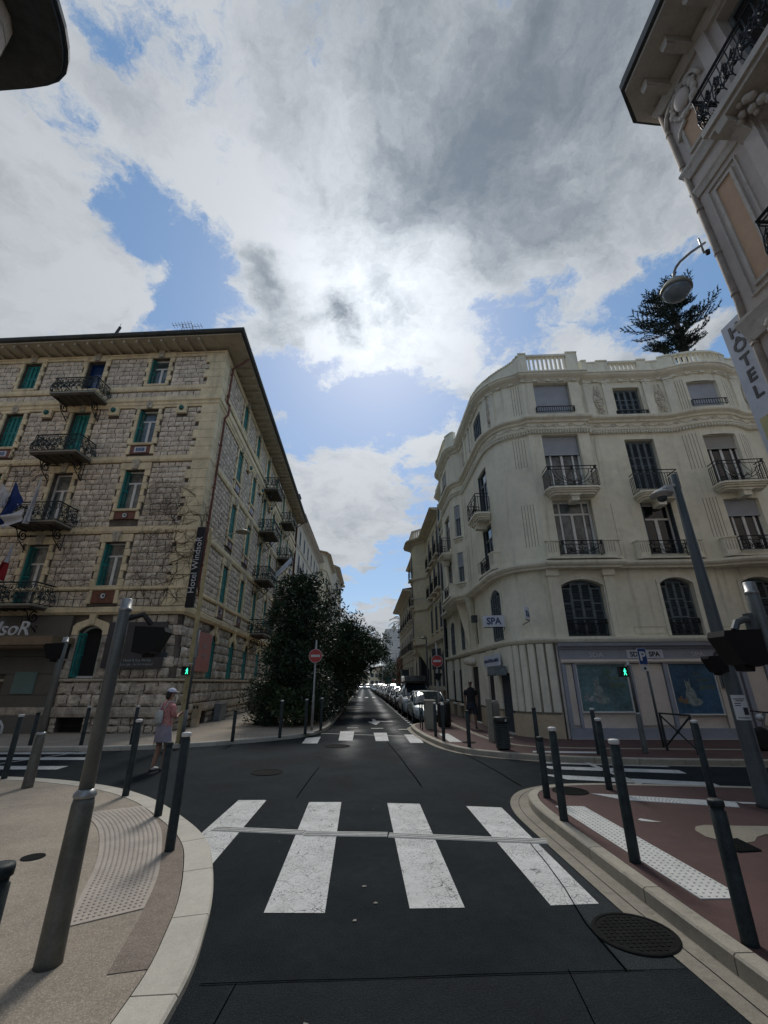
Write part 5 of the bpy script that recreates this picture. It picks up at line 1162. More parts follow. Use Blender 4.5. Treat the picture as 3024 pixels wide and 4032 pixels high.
# ledge above the first floor, then the first-floor wall with arched openings
swp('ledge', 0, 0, [(-.3, 5.44), (.12, 5.44), (.14, 5.50), (.22, 5.54), (.26, 5.60), (.26, 5.68), (-.02, 5.73)])
mb = MB(); cs = [s for s in SU.S if s < 10]; mb.poly([SU.p(s, .10, 5.435) for s in cs]+[SLo.p(10, -.3, 5.435), SLo.p(3, -.3, 5.435), SLo.p(0, -.3, 5.435), SLo.p(SLo.S[4], -.3, 5.435), SLo.p(SLo.S[0]+.1, -.3, 5.435)]); part('ledge_soffit', mb, 's_wall', apt)
LD = -.08
lop = [(1.26-.72, 1.26+.72, 3.17, 5.10, .22), (4.47-.56, 4.47+.56, 3.17, 5.12, .2), (7.25-.62, 7.25+.62, 3.17, 5.10, .2)]
yw = [(dL(16.58)-.58, dL(16.58)+.58, 3.20, 5.10, .22), (dL(22.6)-.4, dL(22.6)+.4, 3.3, 5.0, .1), (dL(25.2)-.55, dL(25.2)+.55, 3.2, 5.0, .2)]
lop += yw
mb = MB(); wall(mb, SLo, SLo.S[0]+.02, SLo.S[-1]-.3, 2.98, 5.45, lop, rev=.26, d=LD); part('wall', mb, 's_wall', apt)
for i, o in enumerate(lop):
    c = (o[0]+o[1])/2; w = o[1]-o[0]; h = o[3]-o[2]
    put_window(window('ar%.2f%.2f' % (w, h), w, h, 'closed_dark', arch=o[4], glass='room_dark', sm='slate_shutter'), apt, SLo, c, o[2], LD if c > -1.2 else LD+.2)
    k = (w, 0.02, 'deco', False, .55)
    if k not in BU: BU[k] = (None, deco_rail(w-.06, 0, .55, 'bars2'))
    place('railing', BU[k][1], apt, SLo.p(c, LD-.06, o[2]), SLo.ang(c))
    R = arch_top(w, h, o[4]); mb = MB(); outer = [(-w/2-.10, 0)]+[(x*(1+.2/w), z+.12) for x, z in R[2:]][::-1]+[(w/2+.10, 0)]; inn = [(-w/2, 0)]+R[2:][::-1]+[(w/2, 0)]
    for j in range(len(outer)-1): mb.fprism(SLo, [(c+outer[j][0], o[2]+outer[j][1]), (c+inn[j][0], o[2]+inn[j][1]), (c+inn[j+1][0], o[2]+inn[j+1][1]), (c+outer[j+1][0], o[2]+outer[j+1][1])], LD-.01, LD+.05)
    part('window_surround', mb, 's_trim', apt)
# pier beside the bay window, sunk panels
mb = MB(); mb.box(SLo, 2.02, 2.36, LD, LD+.14, 2.98, 5.2); mb.box(SLo, 1.98, 2.40, LD, LD+.20, 5.2, 5.43); part('pilaster', mb, 's_wall', apt)
mb = MB(); mb.box(SLo, .10, .44, LD, LD+.14, 2.98, 5.2); mb.box(SLo, .06, .48, LD, LD+.20, 5.2, 5.43); part('pilaster', mb, 's_wall', apt)
for a, b in ((2.75, 3.78), (5.15, 6.4)):
    mb = MB(); 
    for x0, x1, z0, z1 in ((a, b, 3.24, 3.265), (a, b, 3.46, 3.485), (a, a+.025, 3.265, 3.46), (b-.025, b, 3.265, 3.46)): mb.box(SLo, x0, x1, LD, LD+.02, z0, z1)
    part('panel_moulding', mb, 's_trim', apt)
mb = MB(); mb.sweep(SLo, SLo.S[0]+.02, SLo.S[-1]-.3, [(LD-.02, 2.96), (.05, 2.96), (.10, 3.0), (.14, 3.06), (.14, 3.13), (LD-.02, 3.16)]); part('ledge', mb, 's_trim', apt)
mb = MB(); mb.sweep(SLo, dL(21), .0, [(.0, 2.58), (.04, 2.58), (.06, 2.95), (0, 2.957)]); 
# ground floor: stone base, reeded wall round the corner
gop = [(dL(17.85)-.42, dL(17.85)+.42, .14, 2.30), (dL(16.20)-.45, dL(16.20)+.42, .14, 2.05), (dL(20.35)-.62, dL(20.35)+.62, .14, 2.4), (dL(23.55)-.4, dL(23.55)+.4, .75, 2.36), (dL(25.3)-.4, dL(25.3)+.4, .75, 2.36)]
mb = MB(); wall(mb, SLo, SLo.S[0]+.02, .0, .1, 2.97, gop, rev=.35, d=-.06); part('wall', mb, 's_groove', apt)  # wall behind the reeds: gap shade put into its darker colour
for i, o in enumerate(gop):
    c = (o[0]+o[1])/2; mb = MB(); mb.box(SLo, o[0], o[1], -.11, -.045, o[2], o[3])
    if i < 3: 
        dr = part('door', mb, 'door_dark', apt)
        if i == 1:
            z = .2
            while z < 2.0: mb = MB(); mb.box(SLo, o[0]+.02, o[1]-.02, -.045, -.03, z, z+.07); part('slat', mb, 'grey_frame' if False else 'slate_shutter', dr); z += .095
        else:
            mb = MB()
            for z0, z1 in ((o[2]+.1, 1.0), (1.1, o[3]-.1)):
                for a, b in ((o[0]+.05, c-.03), (c+.03, o[1]-.05)): mb.box(SLo, a, b, -.045, -.035, z0, z1)
            part('door_panel', mb, 'black_plastic', dr)
        mb = MB(); mb.box(SLo, o[0]-.05, o[1]+.05, -.05, .10, .12, .17); part('doorstep', mb, 'kerb_stone_mat', apt)
    else:
        pn = part('window', mb, 'glass_dark', apt); mb = MB()
        for k in range(6): mb.box(SLo, o[0]+.02+(o[1]-o[0]-.06)*k/5, o[0]+.04+(o[1]-o[0]-.06)*k/5, -.03, -.018, o[2], o[3])
        part('grille', mb, 'rail_black', pn)
        mb = MB(); mb.box(SLo, o[0]-.06, o[1]+.06, -.05, .10, .66, .74); part('sill', mb, 's_trim', apt)
def free(a, b): return not any(o[0]-.02 < b and o[1]+.02 > a for o in gop)
s = SLo.S[0]+.1; w = .21
edges = [SLo.S[0]+.05]+[x for o in sorted(gop) for x in (o[0], o[1])]+[-.02]
for i in range(0, len(edges), 2):
    a, b = edges[i], edges[i+1]
    if b-a < .12: continue
    mb = MB(); mb.box(SLo, a+.01, b-.01, -.06, .04, .1, .78); part('stone_base', mb, 's_stone_base', apt)
    n = max(1, round((b-a)/(.17 if b < dL(16.6) else .30))); step = (b-a)/n
    for k in range(n):
        x0, x1 = a+k*step+step*.10, a+(k+1)*step-step*.10; mb = MB(); mb.prism([SLo.xy(x0, -.06), SLo.xy(x0, .02), SLo.xy(x0+.02, .05), SLo.xy(x1-.02, .05), SLo.xy(x1, .02), SLo.xy(x1, -.06)], .86, 2.94 if b > dL(16.6) else 2.9); part('reed', mb, 's_trim', apt)
for o in gop[:3]:
    mb = MB(); mb.box(SLo, o[0]-.02, o[1]+.02, -.06, .03, o[3]+.002, 2.94); part('door_head', mb, 's_trim', apt)
# carved head over the main door, shallow balcony bracket
o = gop[2]; c = (o[0]+o[1])/2; mb = MB(); mb.ball(SLo.p(c, .08, 2.62), .26, 10, 7, (1.8, .8, .75)); mb.ball(SLo.p(c-.3, .12, 2.6), .12, 8, 6); mb.ball(SLo.p(c+.3, .12, 2.6), .12, 8, 6); part('carved_head', mb, 's_relief', apt, True)
# raking support fins under the oriel
for y, sg in ((20.0, 1), (21.3, -1)):
    s = dL(y); mb = MB(); mb.add([SLo.p(s-.05, -.05, 3.2), SLo.p(s+.05, -.05, 3.2), SLo.p(s+.30*sg+.05, .42, 5.43), SLo.p(s+.30*sg-.05, .42, 5.43), SLo.p(s-.05, LD, 5.43), SLo.p(s+.05, LD, 5.43)], [(0, 1, 2, 3), (0, 3, 4), (1, 5, 2), (0, 4, 5, 1), (3, 2, 5, 4)]); part('bracket', mb, 's_wall', apt)
# wall signs of the animal shelter
sg1 = thing('shop_sign', tuple(SLo.p(dL(17.0), .1, 2.6)), 'long white board over the side door reading Société de DÉFENSE des ANIMAUX', 'sign')
SX = straight((4.90, 17.9), -90); mb = MB(); mb.box(SX, -.35, 1.75, .0, .05, 2.32, 2.72); part('panel', mb, 'sign_white', sg1); put_text('Société de DÉFENSE des ANIMAUX', .17, 'ink_blue', sg1, SX, .70, .055, 2.46, sx=.78, extrude=.003, bold=.004)
bx = thing('awning_box', (4.75, 16.4, 2.1), 'grey-green roller awning box above the shuttered side door', 'awning'); mb = MB(); mb.cube(4.55, 4.96, 15.80, 16.75, 1.98, 2.28); part('housing', mb, 'slate_shutter_frame', bx)
mb = MB(); mb.tube([(4.56, 15.8, 1.99), (4.56, 16.75, 1.99)], .03, 6); part('lip', mb, 'slate_shutter', bx)
def projecting(label, txt, p0, p1, z0, z1, size):
    t = thing('projecting_sign', (*p0, z0), label, 'sign'); a, b = Vector(p0), Vector(p1); u = (b-a).normalized(); F = Path([a-u*3, b+u*3], zero=3); L = (b-a).length
    mb = MB(); mb.box(F, 0, L, -.02, .02, z0, z1); part('panel', mb, 'sign_white', t); put_text(txt, size, 'ink_blue', t, F, L/2, .024, z0+(z1-z0)*.22, extrude=.003, bold=.012, sx=.95)
    mb = MB(); mb.tube([F.p(0, 0, z0-.03), F.p(L, 0, z0-.03)], .014, 5); mb.tube([F.p(L, 0, z0-.03), F.p(L, -.25, z0-.14)], .012, 5); part('bracket', mb, 'rail_black', t); return t
projecting('white projecting sign reading SPA on the rounded corner', 'SPA', (4.30, 15.80), (5.05, 15.72), 3.62, 4.02, .33)
projecting('white projecting sign reading SDA edge-on round the corner', 'SDA', (5.35, 14.35), (5.62, 14.75), 3.72, 4.14, .27)
# shop front
shop = thing('shop_frontage', tuple(FB.p(3, .1, .12)), 'pale shop frontage of the animal shelter with grey trim and poster windows', 'shop')
S_ = lambda name, s0, s1, d0, d1, z0, z1, m, par=shop: (lambda mb: part(name, mb.box(FB, s0, s1, d0, d1, z0, z1), m, par))(MB())
mb = MB(); mb.box(FB, .05, 15, -.3, -.05, .05, 2.96); part('backing', mb, 'shop_cream', shop)
mb = MB(); mb.sweep(FB, .08, 12, [(0, 2.74), (.10, 2.74), (.13, 2.80), (.22, 2.84), (.24, 2.93), (0, 2.95)]); part('cornice', mb, 'shop_grey', shop)
S_('fascia', .10, 12, -.05, .06, 2.44, 2.738, 'shop_grey'); mb = MB(); mb.sweep(FB, .12, 12, [(0, 2.32), (.10, 2.32), (.12, 2.37), (.10, 2.40), (.10, 2.435), (0, 2.437)]); part('moulding', mb, 'shop_cream', shop)
S_('plinth', .12, 12, -.05, .045, .11, .42, 'shop_grey'); S_('threshold', .12, 12, -.05, .09, .10, .125, 'kerb_stone_mat')
for a, b in ((.12, .24), (.47, .55), (2.24, 2.33), (3.33, 3.44), (5.55, 5.62), (5.72, 5.86), (6.50, 6.62), (8.3, 8.42), (9.2, 9.32)): S_('pilaster', a, b, -.05, .07, .421, 2.318, 'shop_grey')
for a, b in ((.26, .45), (2.36, 3.30), (5.90, 6.46), (8.46, 9.16)): S_('infill_panel', a, b, -.05, .02, .50, 2.28, 'shop_cream')
for a, b, zb in ((.60, 2.16, .89), (3.50, 4.88, .82), (6.70, 8.15, .85), (9.4, 10.8, .85)):
    S_('window_frame', a-.03, a, -.05, .03, zb-.04, 2.31, 'white_frame'); S_('window_frame', b, b+.03, -.05, .03, zb-.04, 2.31, 'white_frame'); S_('window_frame', a, b, -.05, .03, zb-.04, zb, 'white_frame'); S_('window_frame', a, b, -.05, .03, 2.28, 2.31, 'white_frame')
    pw = S_('poster_window', a, b, -.05, -.02, zb, 2.28, 'poster_green' if a < 1 else 'poster_blue')
    k = (b-a); mb = MB(); d0 = -.018
    def blob(cx, cz, rx, rz, n=12, d=d0, mb=mb): mb.add([FB.p(cx+rx*math.cos(2*math.pi*j/n), d, cz+rz*math.sin(2*math.pi*j/n)) for j in range(n)], [list(range(n))])
    cx = a+k*.36; blob(cx, zb+.82, .085, .12); blob(cx+.03, zb+.50, .16, .28, d=d0+.001); blob(cx+.10, zb+.34, .24, .12, d=d0+.002); 
    for sg in (-1, 1): mb.add([FB.p(cx+sg*.035, d0+.003, zb+.90), FB.p(cx+sg*.085, d0+.003, zb+.88), FB.p(cx+sg*.075, d0+.003, zb+1.03)], [(0, 1, 2)])
    part('printed_dog', mb, 'print_dog', pw); mb = MB()
    blob(cx+.0, zb+.79, .022, .02, d=d0+.005, mb=mb); blob(cx-.035, zb+.86, .012, .012, d=d0+.005, mb=mb); blob(cx+.035, zb+.86, .012, .012, d=d0+.005, mb=mb); blob(cx, zb+.735, .03, .012, d=d0+.005, mb=mb); part('printed_face', mb, 'ink_black', pw)
    mb = MB()
    for j in range(4): blob(a+k*.10+j*.07, zb+.38+.05*math.sin(j*2), .05, .07+.02*(j % 2), mb=mb, d=d0+.001*j)
    part('printed_cats', mb, 'clad_tan' if a > 3 else 'print_grey', pw)
    col = 'print_olive' if a < 1 or True else 'print_orange'
    for t_, x_, z_, s_ in (('On', .62, 1.10, .17), ('vous', .72, .93, .19), ('aime', .78, .70, .26)): put_text(t_, s_, col, pw, FB, a+k*x_, -.015, zb+z_, extrude=.001)
S_('window_bar', 1.62, 1.635, -.02, -.012, .89, 2.28, 'grey_frame')
put_text('SDA', .21, 'ink_white', shop, FB, 1.28, .066, 2.50, extrude=.006, sx=1.2); put_text('SPA', .21, 'ink_white', shop, FB, 4.50, .066, 2.50, extrude=.006, sx=1.2)
wb = S_('name_board', 2.26, 3.40, .061, .085, 2.46, 2.72, 'sign_white'); put_text('SDA', .21, 'ink_black', wb, FB, 2.55, .088, 2.51, extrude=.003, bold=.006); put_text('SPA', .21, 'ink_black', wb, FB, 3.12, .088, 2.51, extrude=.003, bold=.006)
nb = S_('notice_board', 5.0, 5.42, .0, .07, 1.56, 2.0, 'grey_frame'); S_('notice_pane', 5.03, 5.39, .071, .075, 1.59, 1.93, 'glass_dark', nb); S_('door_line', 4.93, 4.945, -.05, .024, .2, 2.3, 's_groove'); S_('door', 4.95, 5.54, -.05, .02, .14, 2.3, 'shop_cream')
antenna(SU.p(sb(4.5), -1.5, 13.7)+Vector((0, 0, 0)), 'small aerial behind the balustrade of the cream corner building', .9)
# drainpipe where the side wall meets the next house
mb = MB(); mb.tube([(4.93, 27.15, 13.2), (4.93, 27.15, .2)], .06, 8); part('drainpipe', mb, 'slate_shutter', apt, True)
mb = MB(); mb.cube(4.7, 4.93, 19.0, 19.25, 4.2, 4.5); mb.tube([(4.9, 19.1, 4.2), (4.9, 19.1, 3.3)], .02, 5); part('cable_box', mb, 'roof_dark', apt)
# ---------------------------------------------------------------- other buildings
def simple_house(name, label, pts, back, zt, rows, cols, wallm, trimm, wm=None, eave=.5, roofm='roof_dark', ww=.9, bal=(), ledges=(), rusticate=None, z0=.0, roofh=1.2, arched=(), cat='building', wins='closed', par=None, wkey='', base=None):
    F = Path(pts, zero=0); t = thing(name, (pts[0][0], pts[0][1], .1), label, cat); E = F.S[-1]
    op = [(c-ww/2, c+ww/2, a, b)+((.18,) if i in arched else ()) for i, (a, b) in enumerate(rows) for c in cols]
    mb = MB(); wall(mb, F, 0, E, z0, zt, op, rev=.25); part('wall', mb, wallm, t)
    mb = MB(); mb.prism([F.xy(s, -.4) for s in ([.05]+[x for x in F.S if .3 < x < E-.3]+[E-.05])]+[Vector(p) for p in back], .05, zt-.05); part('core', mb, 'room_dark', t)
    for i, (a, b) in enumerate(rows):
        for c in cols:
            pr = window('h%s%s%.2f%.2f%s' % (wkey, wins, ww, b-a, i in arched), ww, b-a, wins, arch=.18 if i in arched else 0, glass='glass_dark', sm=wm or 'slate_shutter')
            put_window(pr, t, F, c, a, .18); mb = MB(); mb.box(F, c-ww/2-.1, c+ww/2+.1, -.01, .09, a-.09, a); part('sill', mb, trimm, t)
            mb = MB()
            for sg in (-1, 1): mb.box(F, c+sg*(ww/2+.06)-.06, c+sg*(ww/2+.06)+.06, -.01, .035, a, b+.1)
            mb.box(F, c-ww/2-.14, c+ww/2+.14, -.01, .055, b+.101, b+.2); part('window_surround', mb, trimm, t)
            if i in bal:
                k = ('hr', ww)
                if k not in BU: BU[k] = (None, deco_rail(ww+.3, .28, .8, 'bars'))
                place('railing', BU[k][1], t, F.p(c, 0, a-.02), F.ang(c)); mb = MB(); mb.box(F, c-ww/2-.2, c+ww/2+.2, .0, .32, a-.2, a-.095); part('balcony', mb, trimm, t)
    for z in ledges: mb = MB(); mb.sweep(F, 0.02, E-.02, [(-.01, z-.12), (.08, z-.10), (.12, z), (-.01, z+.02)]); part('string_course', mb, trimm, t)
    mb = MB(); mb.sweep(F, 0, E, [(-.2, zt-.3), (.08, zt-.3), (.12, zt-.12), (eave*.8, zt-.06), (eave, zt), (eave, zt+.07), (-.2, zt+.09)]); part('cornice', mb, trimm, t)
    if roofh: mb = MB(); mb.sweep(F, 0, E, [(eave+.04, zt+.075), (eave+.05, zt+.14), (-5, zt+roofh), (-5, zt+.08)]); part('roof', mb, roofm, t)
    if rusticate:
        z = rusticate[0]; mb = MB()
        while z < rusticate[1]: mb.box(F, 0.02, E-.02, -.01, .006, z, z+.03) ; z += .32
        part('rustication_joints', mb, 'd_wall', t, kind='stuff')
    return t, F
# yellow ornate house next along the right side
X = 4.98; yp = [(X, 45.5), (X, 38.2), (4.75, 38.0), (4.1, 37.4), (4.02, 37.0), (4.02, 35.6), (4.1, 35.2), (4.75, 34.4), (X, 34.2), (X, 27.35)]
yf = Path(yp); ys = lambda y: (45.5-y) if y > 38.2 else (yf.S[-1]-(y-27.35))
yh, YF = simple_house('ornate_house', 'yellow ornate house with a bowed bay, next to the cream corner building', yp, [(12, 27.35), (12, 45.5)], 13.0, [(5.05, 6.75), (7.7, 9.5), (10.0, 12.0)], [ys(28.3), ys(30.2), ys(32.3), (yf.S[4]+yf.S[5])/2, ys(40), ys(42.4)], 'y_wall', 'y_trim', eave=.65, roofh=0, ledges=(7.2, 4.55, 9.75), bal=(1, 2), arched=(2,), wkey='y', z0=4.4)
mb = MB(); lowF = Path([(X, 45.5), (X, 27.35)]); lops = [(a-.4, a+.4, 1.5, 3.75, .25) for a in (2.4, 4.6, 7.5, 9.2, 11.4, 13.4, 15.4, 17.0)]+[(a-.35, a+.35, .25, .9) for a in (4.6, 13.4, 17.0)]
wall(mb, lowF, 0, 18.15, 0, 4.4, lops, rev=.3); part('wall', mb, 'y_trim', yh)
for o in lops[:8]: put_window(window('ylow', .8, 2.25, 'closed', arch=.25, sm='slate_shutter', glass='glass_dark'), yh, lowF, (o[0]+o[1])/2, 1.5, .18); mb = MB(); mb.box(lowF, o[0]-.12, o[1]+.12, -.01, .22, 1.3, 1.49); part('sill', mb, 'y_trim', yh); mb = MB(); mb.box(lowF, (o[0]+o[1])/2-.1, (o[0]+o[1])/2+.1, .0, .12, 3.6, 4.1); part('keystone', mb, 'y_trim', yh)
mb = MB()
for k in range(13):
    z = .5+k*.3; a = 0.05
    for o in lops[:8]+[(18.1, 18.2, 0, 0)]:
        if o[0]-.14 > a: mb.box(lowF, a, o[0]-.06, -.01, .03, z+.02, z+.285)
        a = o[1]+.06
part('ashlar', mb, 'y_trim', yh, kind='stuff')
mb = MB(); mb.sweep(lowF, 0, 18.15, [(-.01, 4.2), (.06, 4.2), (.2, 4.35), (.2, 4.43), (-.01, 4.46)]); part('string_course', mb, 'y_trim', yh)
mb = MB(); mb.add([(4.98, 34.6, 2.6), (4.98, 37.8, 2.6), (4.02, 37.0, 4.45), (4.02, 35.6, 4.45), (4.98, 34.2, 4.45), (4.98, 38.2, 4.45)], [(0, 1, 2, 3), (0, 3, 4), (1, 5, 2), (2, 5, 4, 3)]); part('bay_corbel', mb, 'y_wall', yh)
bf = Path([(4.0, 37.5), (4.0, 35.1), (4.98, 34.1)]); mb = MB(); mb.box(bf, 0, 3.8, -.1, .1, 13.08, 13.3); part('balustrade', mb, 'y_trim', yh)
mb = MB()
for k in range(16): mb.box(bf, .1+k*.235, .2+k*.235, -.05, .05, 13.3, 13.85)
mb.box(bf, 0, 3.8, -.09, .09, 13.851, 13.97); part('balusters', mb, 'y_trim', yh)
mb = MB(); mb.tube([(4.92, 27.5, 13), (4.92, 27.5, .2)], .05, 6); part('drainpipe', mb, 'y_trim', yh)
# darker house with deep eaves
dh, DF = simple_house('townhouse', 'dull stone townhouse with deep dark eaves beyond the yellow house', [(4.98, 63), (4.98, 45.7)], [(12, 45.7), (12, 63)], 11.0, [(1.2, 3.3), (4.9, 6.6), (8.0, 9.7)], [1.6, 4.2, 6.8, 9.4, 12.0, 14.6, 16.4], 'd_wall', 'y_trim', eave=.95, roofm='roof_tile', ledges=(4.0, 7.4), bal=(1, 2), wkey='d')
# left side, beyond the hotel
lh, LF = simple_house('townhouse', 'tall cream townhouse with grey shutters just past the stone hotel', [(-7.2, 42.6), (-6.9, 62)], [(-14, 62), (-14, 42.6)], 18.3, [(6.0, 8.0), (9.2, 11.2), (12.4, 14.4), (15.4, 17.0)], [2, 5, 8, 11, 14, 17], 'y_trim', 'white_render', eave=.7, roofm='roof_tile', ledges=(8.7, 12.0, 15.1), bal=(0, 1, 2), wkey='l')
ch = thing('chimney_stack', (-7.8, 43.2, 19), 'brick-red chimney block where hotel and townhouse meet', 'chimney'); mb = MB(); mb.cube(-8.2, -7.3, 42.7, 43.7, 17, 20.6); part('stack', mb, 'f_pink', ch); mb = MB(); mb.cube(-8.3, -7.2, 42.6, 43.8, 20.6, 20.75); part('cap', mb, 'roof_dark', ch)
simple_house('apartment_building', 'cream house with a rounded end further down the left side', [(-7.6, 62.3), (-6.4, 63.2), (-6.0, 64.5), (-6.0, 76)], [(-14, 76), (-14, 62.3)], 20.2, [(8, 10), (11.5, 13.5), (15, 17)], [3.5, 6.5, 9.5, 12.5], 'y_wall', 'y_trim', eave=.6, ledges=(11, 14.5, 17.6), bal=(0, 1, 2), wkey='m', roofh=0)
simple_house('apartment_building', 'pale far house with dark mansard roof on the left side', [(-6.3, 76.5), (-5.6, 78), (-5.4, 95)], [(-14, 95), (-14, 76.5)], 21.5, [(10, 12), (14, 16), (18, 20)], [4, 8, 12, 16], 'y_trim', 'y_trim', eave=.8, roofh=2.5, ledges=(13, 17), bal=(0, 1, 2), wkey='n')
# block at the end of the street
wf = Path([(5.0, 110), (16, 109)]); eb = thing('tower_block', (8, 110, 0), 'plain white block closing the view at the end of the street', 'building')
op = [(s-.35, s+.35, z, z+.45) for s in (3.4, 6.2) for z in (2.6, 4.9, 7.2, 9.5, 11.9, 13.2)]
mb = MB(); wall(mb, wf, 0, 11, 0, 14.2, op, rev=.2); part('wall', mb, 'white_render', eb); mb = MB(); mb.prism([(5.0, 110.3), (16, 109.3), (16, 125), (5.0, 125)], 0, 14.0); part('core', mb, 'white_render', eb)
for o in op: mb = MB(); mb.box(wf, o[0], o[1], -.19, -.15, o[2], o[3]); part('window', mb, 'glass_dark', eb)
for z in (2.1, 4.4, 6.7, 9.0, 11.3): mb = MB(); mb.box(wf, 0, 11, .0, .03, z, z+.07); part('string_course', mb, 'd_wall', eb)
mb = MB(); mb.cube(6.9, 7.8, 111, 112, 14, 15.0); mb.cube(7.2, 7.5, 111, 112, 15, 15.8); part('roof_vent', mb, 'd_wall', eb)
simple_house('far_house', 'small yellow far house at the vanishing point', [(-3, 150), (1.4, 150), (1.4, 165)], [(-3, 165)], 4.6, [(1.2, 2.2), (3, 4)], [1, 3.4, 6, 9], 'y_wall', 'y_trim', eave=.3, wkey='f', roofm='roof_tile')
simple_house('far_house', 'taller yellow far house with red roof behind the parked cars', [(1.8, 150), (1.8, 149), (6, 149)], [(6, 165), (1.8, 165)], 6.0, [(1.2, 2.4), (3.4, 4.6)], [1.8, 3.2, 4.4], 'y_wall', 'y_trim', eave=.4, wkey='g', roofm='roof_tile')
# ---------------------------------------------------------------- near right hotel, seen from below
nr = thing('balcony_building', (7, 5.8, .1), 'near building high at right with sculpted balconies and an orange-panelled wall', 'building')
NF = Path([(24, 5.8), (7.4, 5.8), (7.0, 5.8), (7.0, 5.4), (7.0, -12)][::-1][::-1], zero=0)
NF = Path([(26, 5.72), (7.35, 5.72), (7.0, 5.72), (7.0, 5.4), (7.0, -12)], zero=0)     # walk: cross street -> corner -> street side (outward = right-hand side)
n0 = NF.S[2]
# heading -x then -y: outward must be +y and -x, i.e. right-hand side of heading (-1,0) is (0,1), of (0,-1) is (-1,0)
ny = lambda y: n0+(5.72-y)
nop = [(ny(4.1), ny(1.6), 11.78, 14.3), (ny(4.25), ny(1.6), 8.1, 11.15), (ny(3.0), ny(1.5), 4.8, 6.9), (ny(-.6), ny(-2.0), 12.9, 14.3), (ny(-.6), ny(-2.0), 8.35, 11.2)]
mb = MB(); wall(mb, NF, 0, NF.S[-1], 0, 15.0, nop, rev=.4); part('wall', mb, 'e_wall', nr)
mb = MB(); mb.prism([NF.xy(s, -.5) for s in (0.1, n0, NF.S[-1]-.1)]+[Vector((26, -12))], 0, 14.9); part('core', mb, 'room_dark', nr)
for o in nop: put_window(window('n%.2f%.2f' % (o[1]-o[0], o[3]-o[2]), o[1]-o[0], o[3]-o[2], 'casement', fm='grey_frame', glass='glass_dark'), nr, NF, (o[0]+o[1])/2, o[2], -.05)
def frame(s0, s1, z0, z1, inner='e_orange'):
    mb = MB(); mb.box(NF, s0, s1, -.01, .012, z0, z1); p = part('wall_panel', mb, inner, nr); mb = MB(); t = .06
    mb.box(NF, s0-t, s0, -.01, .05, z0-t, z1+t); mb.box(NF, s1, s1+t, -.01, .05, z0-t, z1+t); mb.box(NF, s0, s1, -.01, .05, z0-t, z0); mb.box(NF, s0, s1, -.01, .05, z1, z1+t); part('panel_moulding', mb, 'e_trim', nr)
frame(ny(5.32), ny(4.98), 8.45, 10.95); frame(ny(5.42), ny(4.95), 12.5, 13.35)
mb = MB(); t_ = .035
for s0, s1, z0, z1 in ((ny(5.46), ny(4.84), 8.28, 11.12),):
    mb.box(NF, s0-t_, s0, -.01, .04, z0-t_, z1+t_); mb.box(NF, s1, s1+t_, -.01, .04, z0-t_, z1+t_); mb.box(NF, s0, s1, -.01, .04, z0-t_, z0); mb.box(NF, s0, s1, -.01, .04, z1, z1+t_)
part('panel_moulding', mb, 'e_trim', nr)
for s in (ny(4.42), ny(1.35)): mb = MB(); mb.box(NF, s-.13, s+.13, -.01, .10, 8.1, 11.35); part('pilaster', mb, 'e_wall', nr); mb = MB(); mb.box(NF, s-.13, s+.13, -.01, .10, 11.9, 14.4); part('pilaster', mb, 'e_wall', nr)
for z0, z1, d in ((11.92, 12.22, .12), (11.30, 11.55, .08), (14.35, 14.62, .14), (7.45, 7.95, .16)):
    mb = MB(); mb.sweep(NF, 0, NF.S[-1], [(-.01, z0), (d*.5, z0), (d*.7, (z0+z1)/2), (d, z1-.06), (d, z1), (-.01, z1+.02)]); part('string_course', mb, 'e_trim', nr)
# cartouche
mb = MB(); c = ny(5.18); mb.ball(NF.p(c, .06, 13.85), .20, 14, 10, (.6, 1.0, 1.35)); part('oval_boss', mb, 'e_wall', nr, True); mb = MB(); rc = random.Random(8)
for k in range(26):
    a = 2*math.pi*k/26; mb.ball(NF.p(c+.30*math.cos(a), .05, 13.82+.40*math.sin(a)), rc.uniform(.05, .11), 7, 5, (.7, 1, 1))
for sg in (-1, 1): mb.tube([NF.p(c, .06, 14.15), NF.p(c+sg*.25, .06, 14.2), NF.p(c+sg*.42, .06, 14.05), NF.p(c+sg*.5, .06, 13.75)], .045, 5); mb.tube([NF.p(c+sg*.1, .06, 13.3), NF.p(c+sg*.3, .06, 13.2), NF.p(c+sg*.35, .06, 13.0)], .04, 5)
part('cartouche', mb, 'e_trim', nr, True)
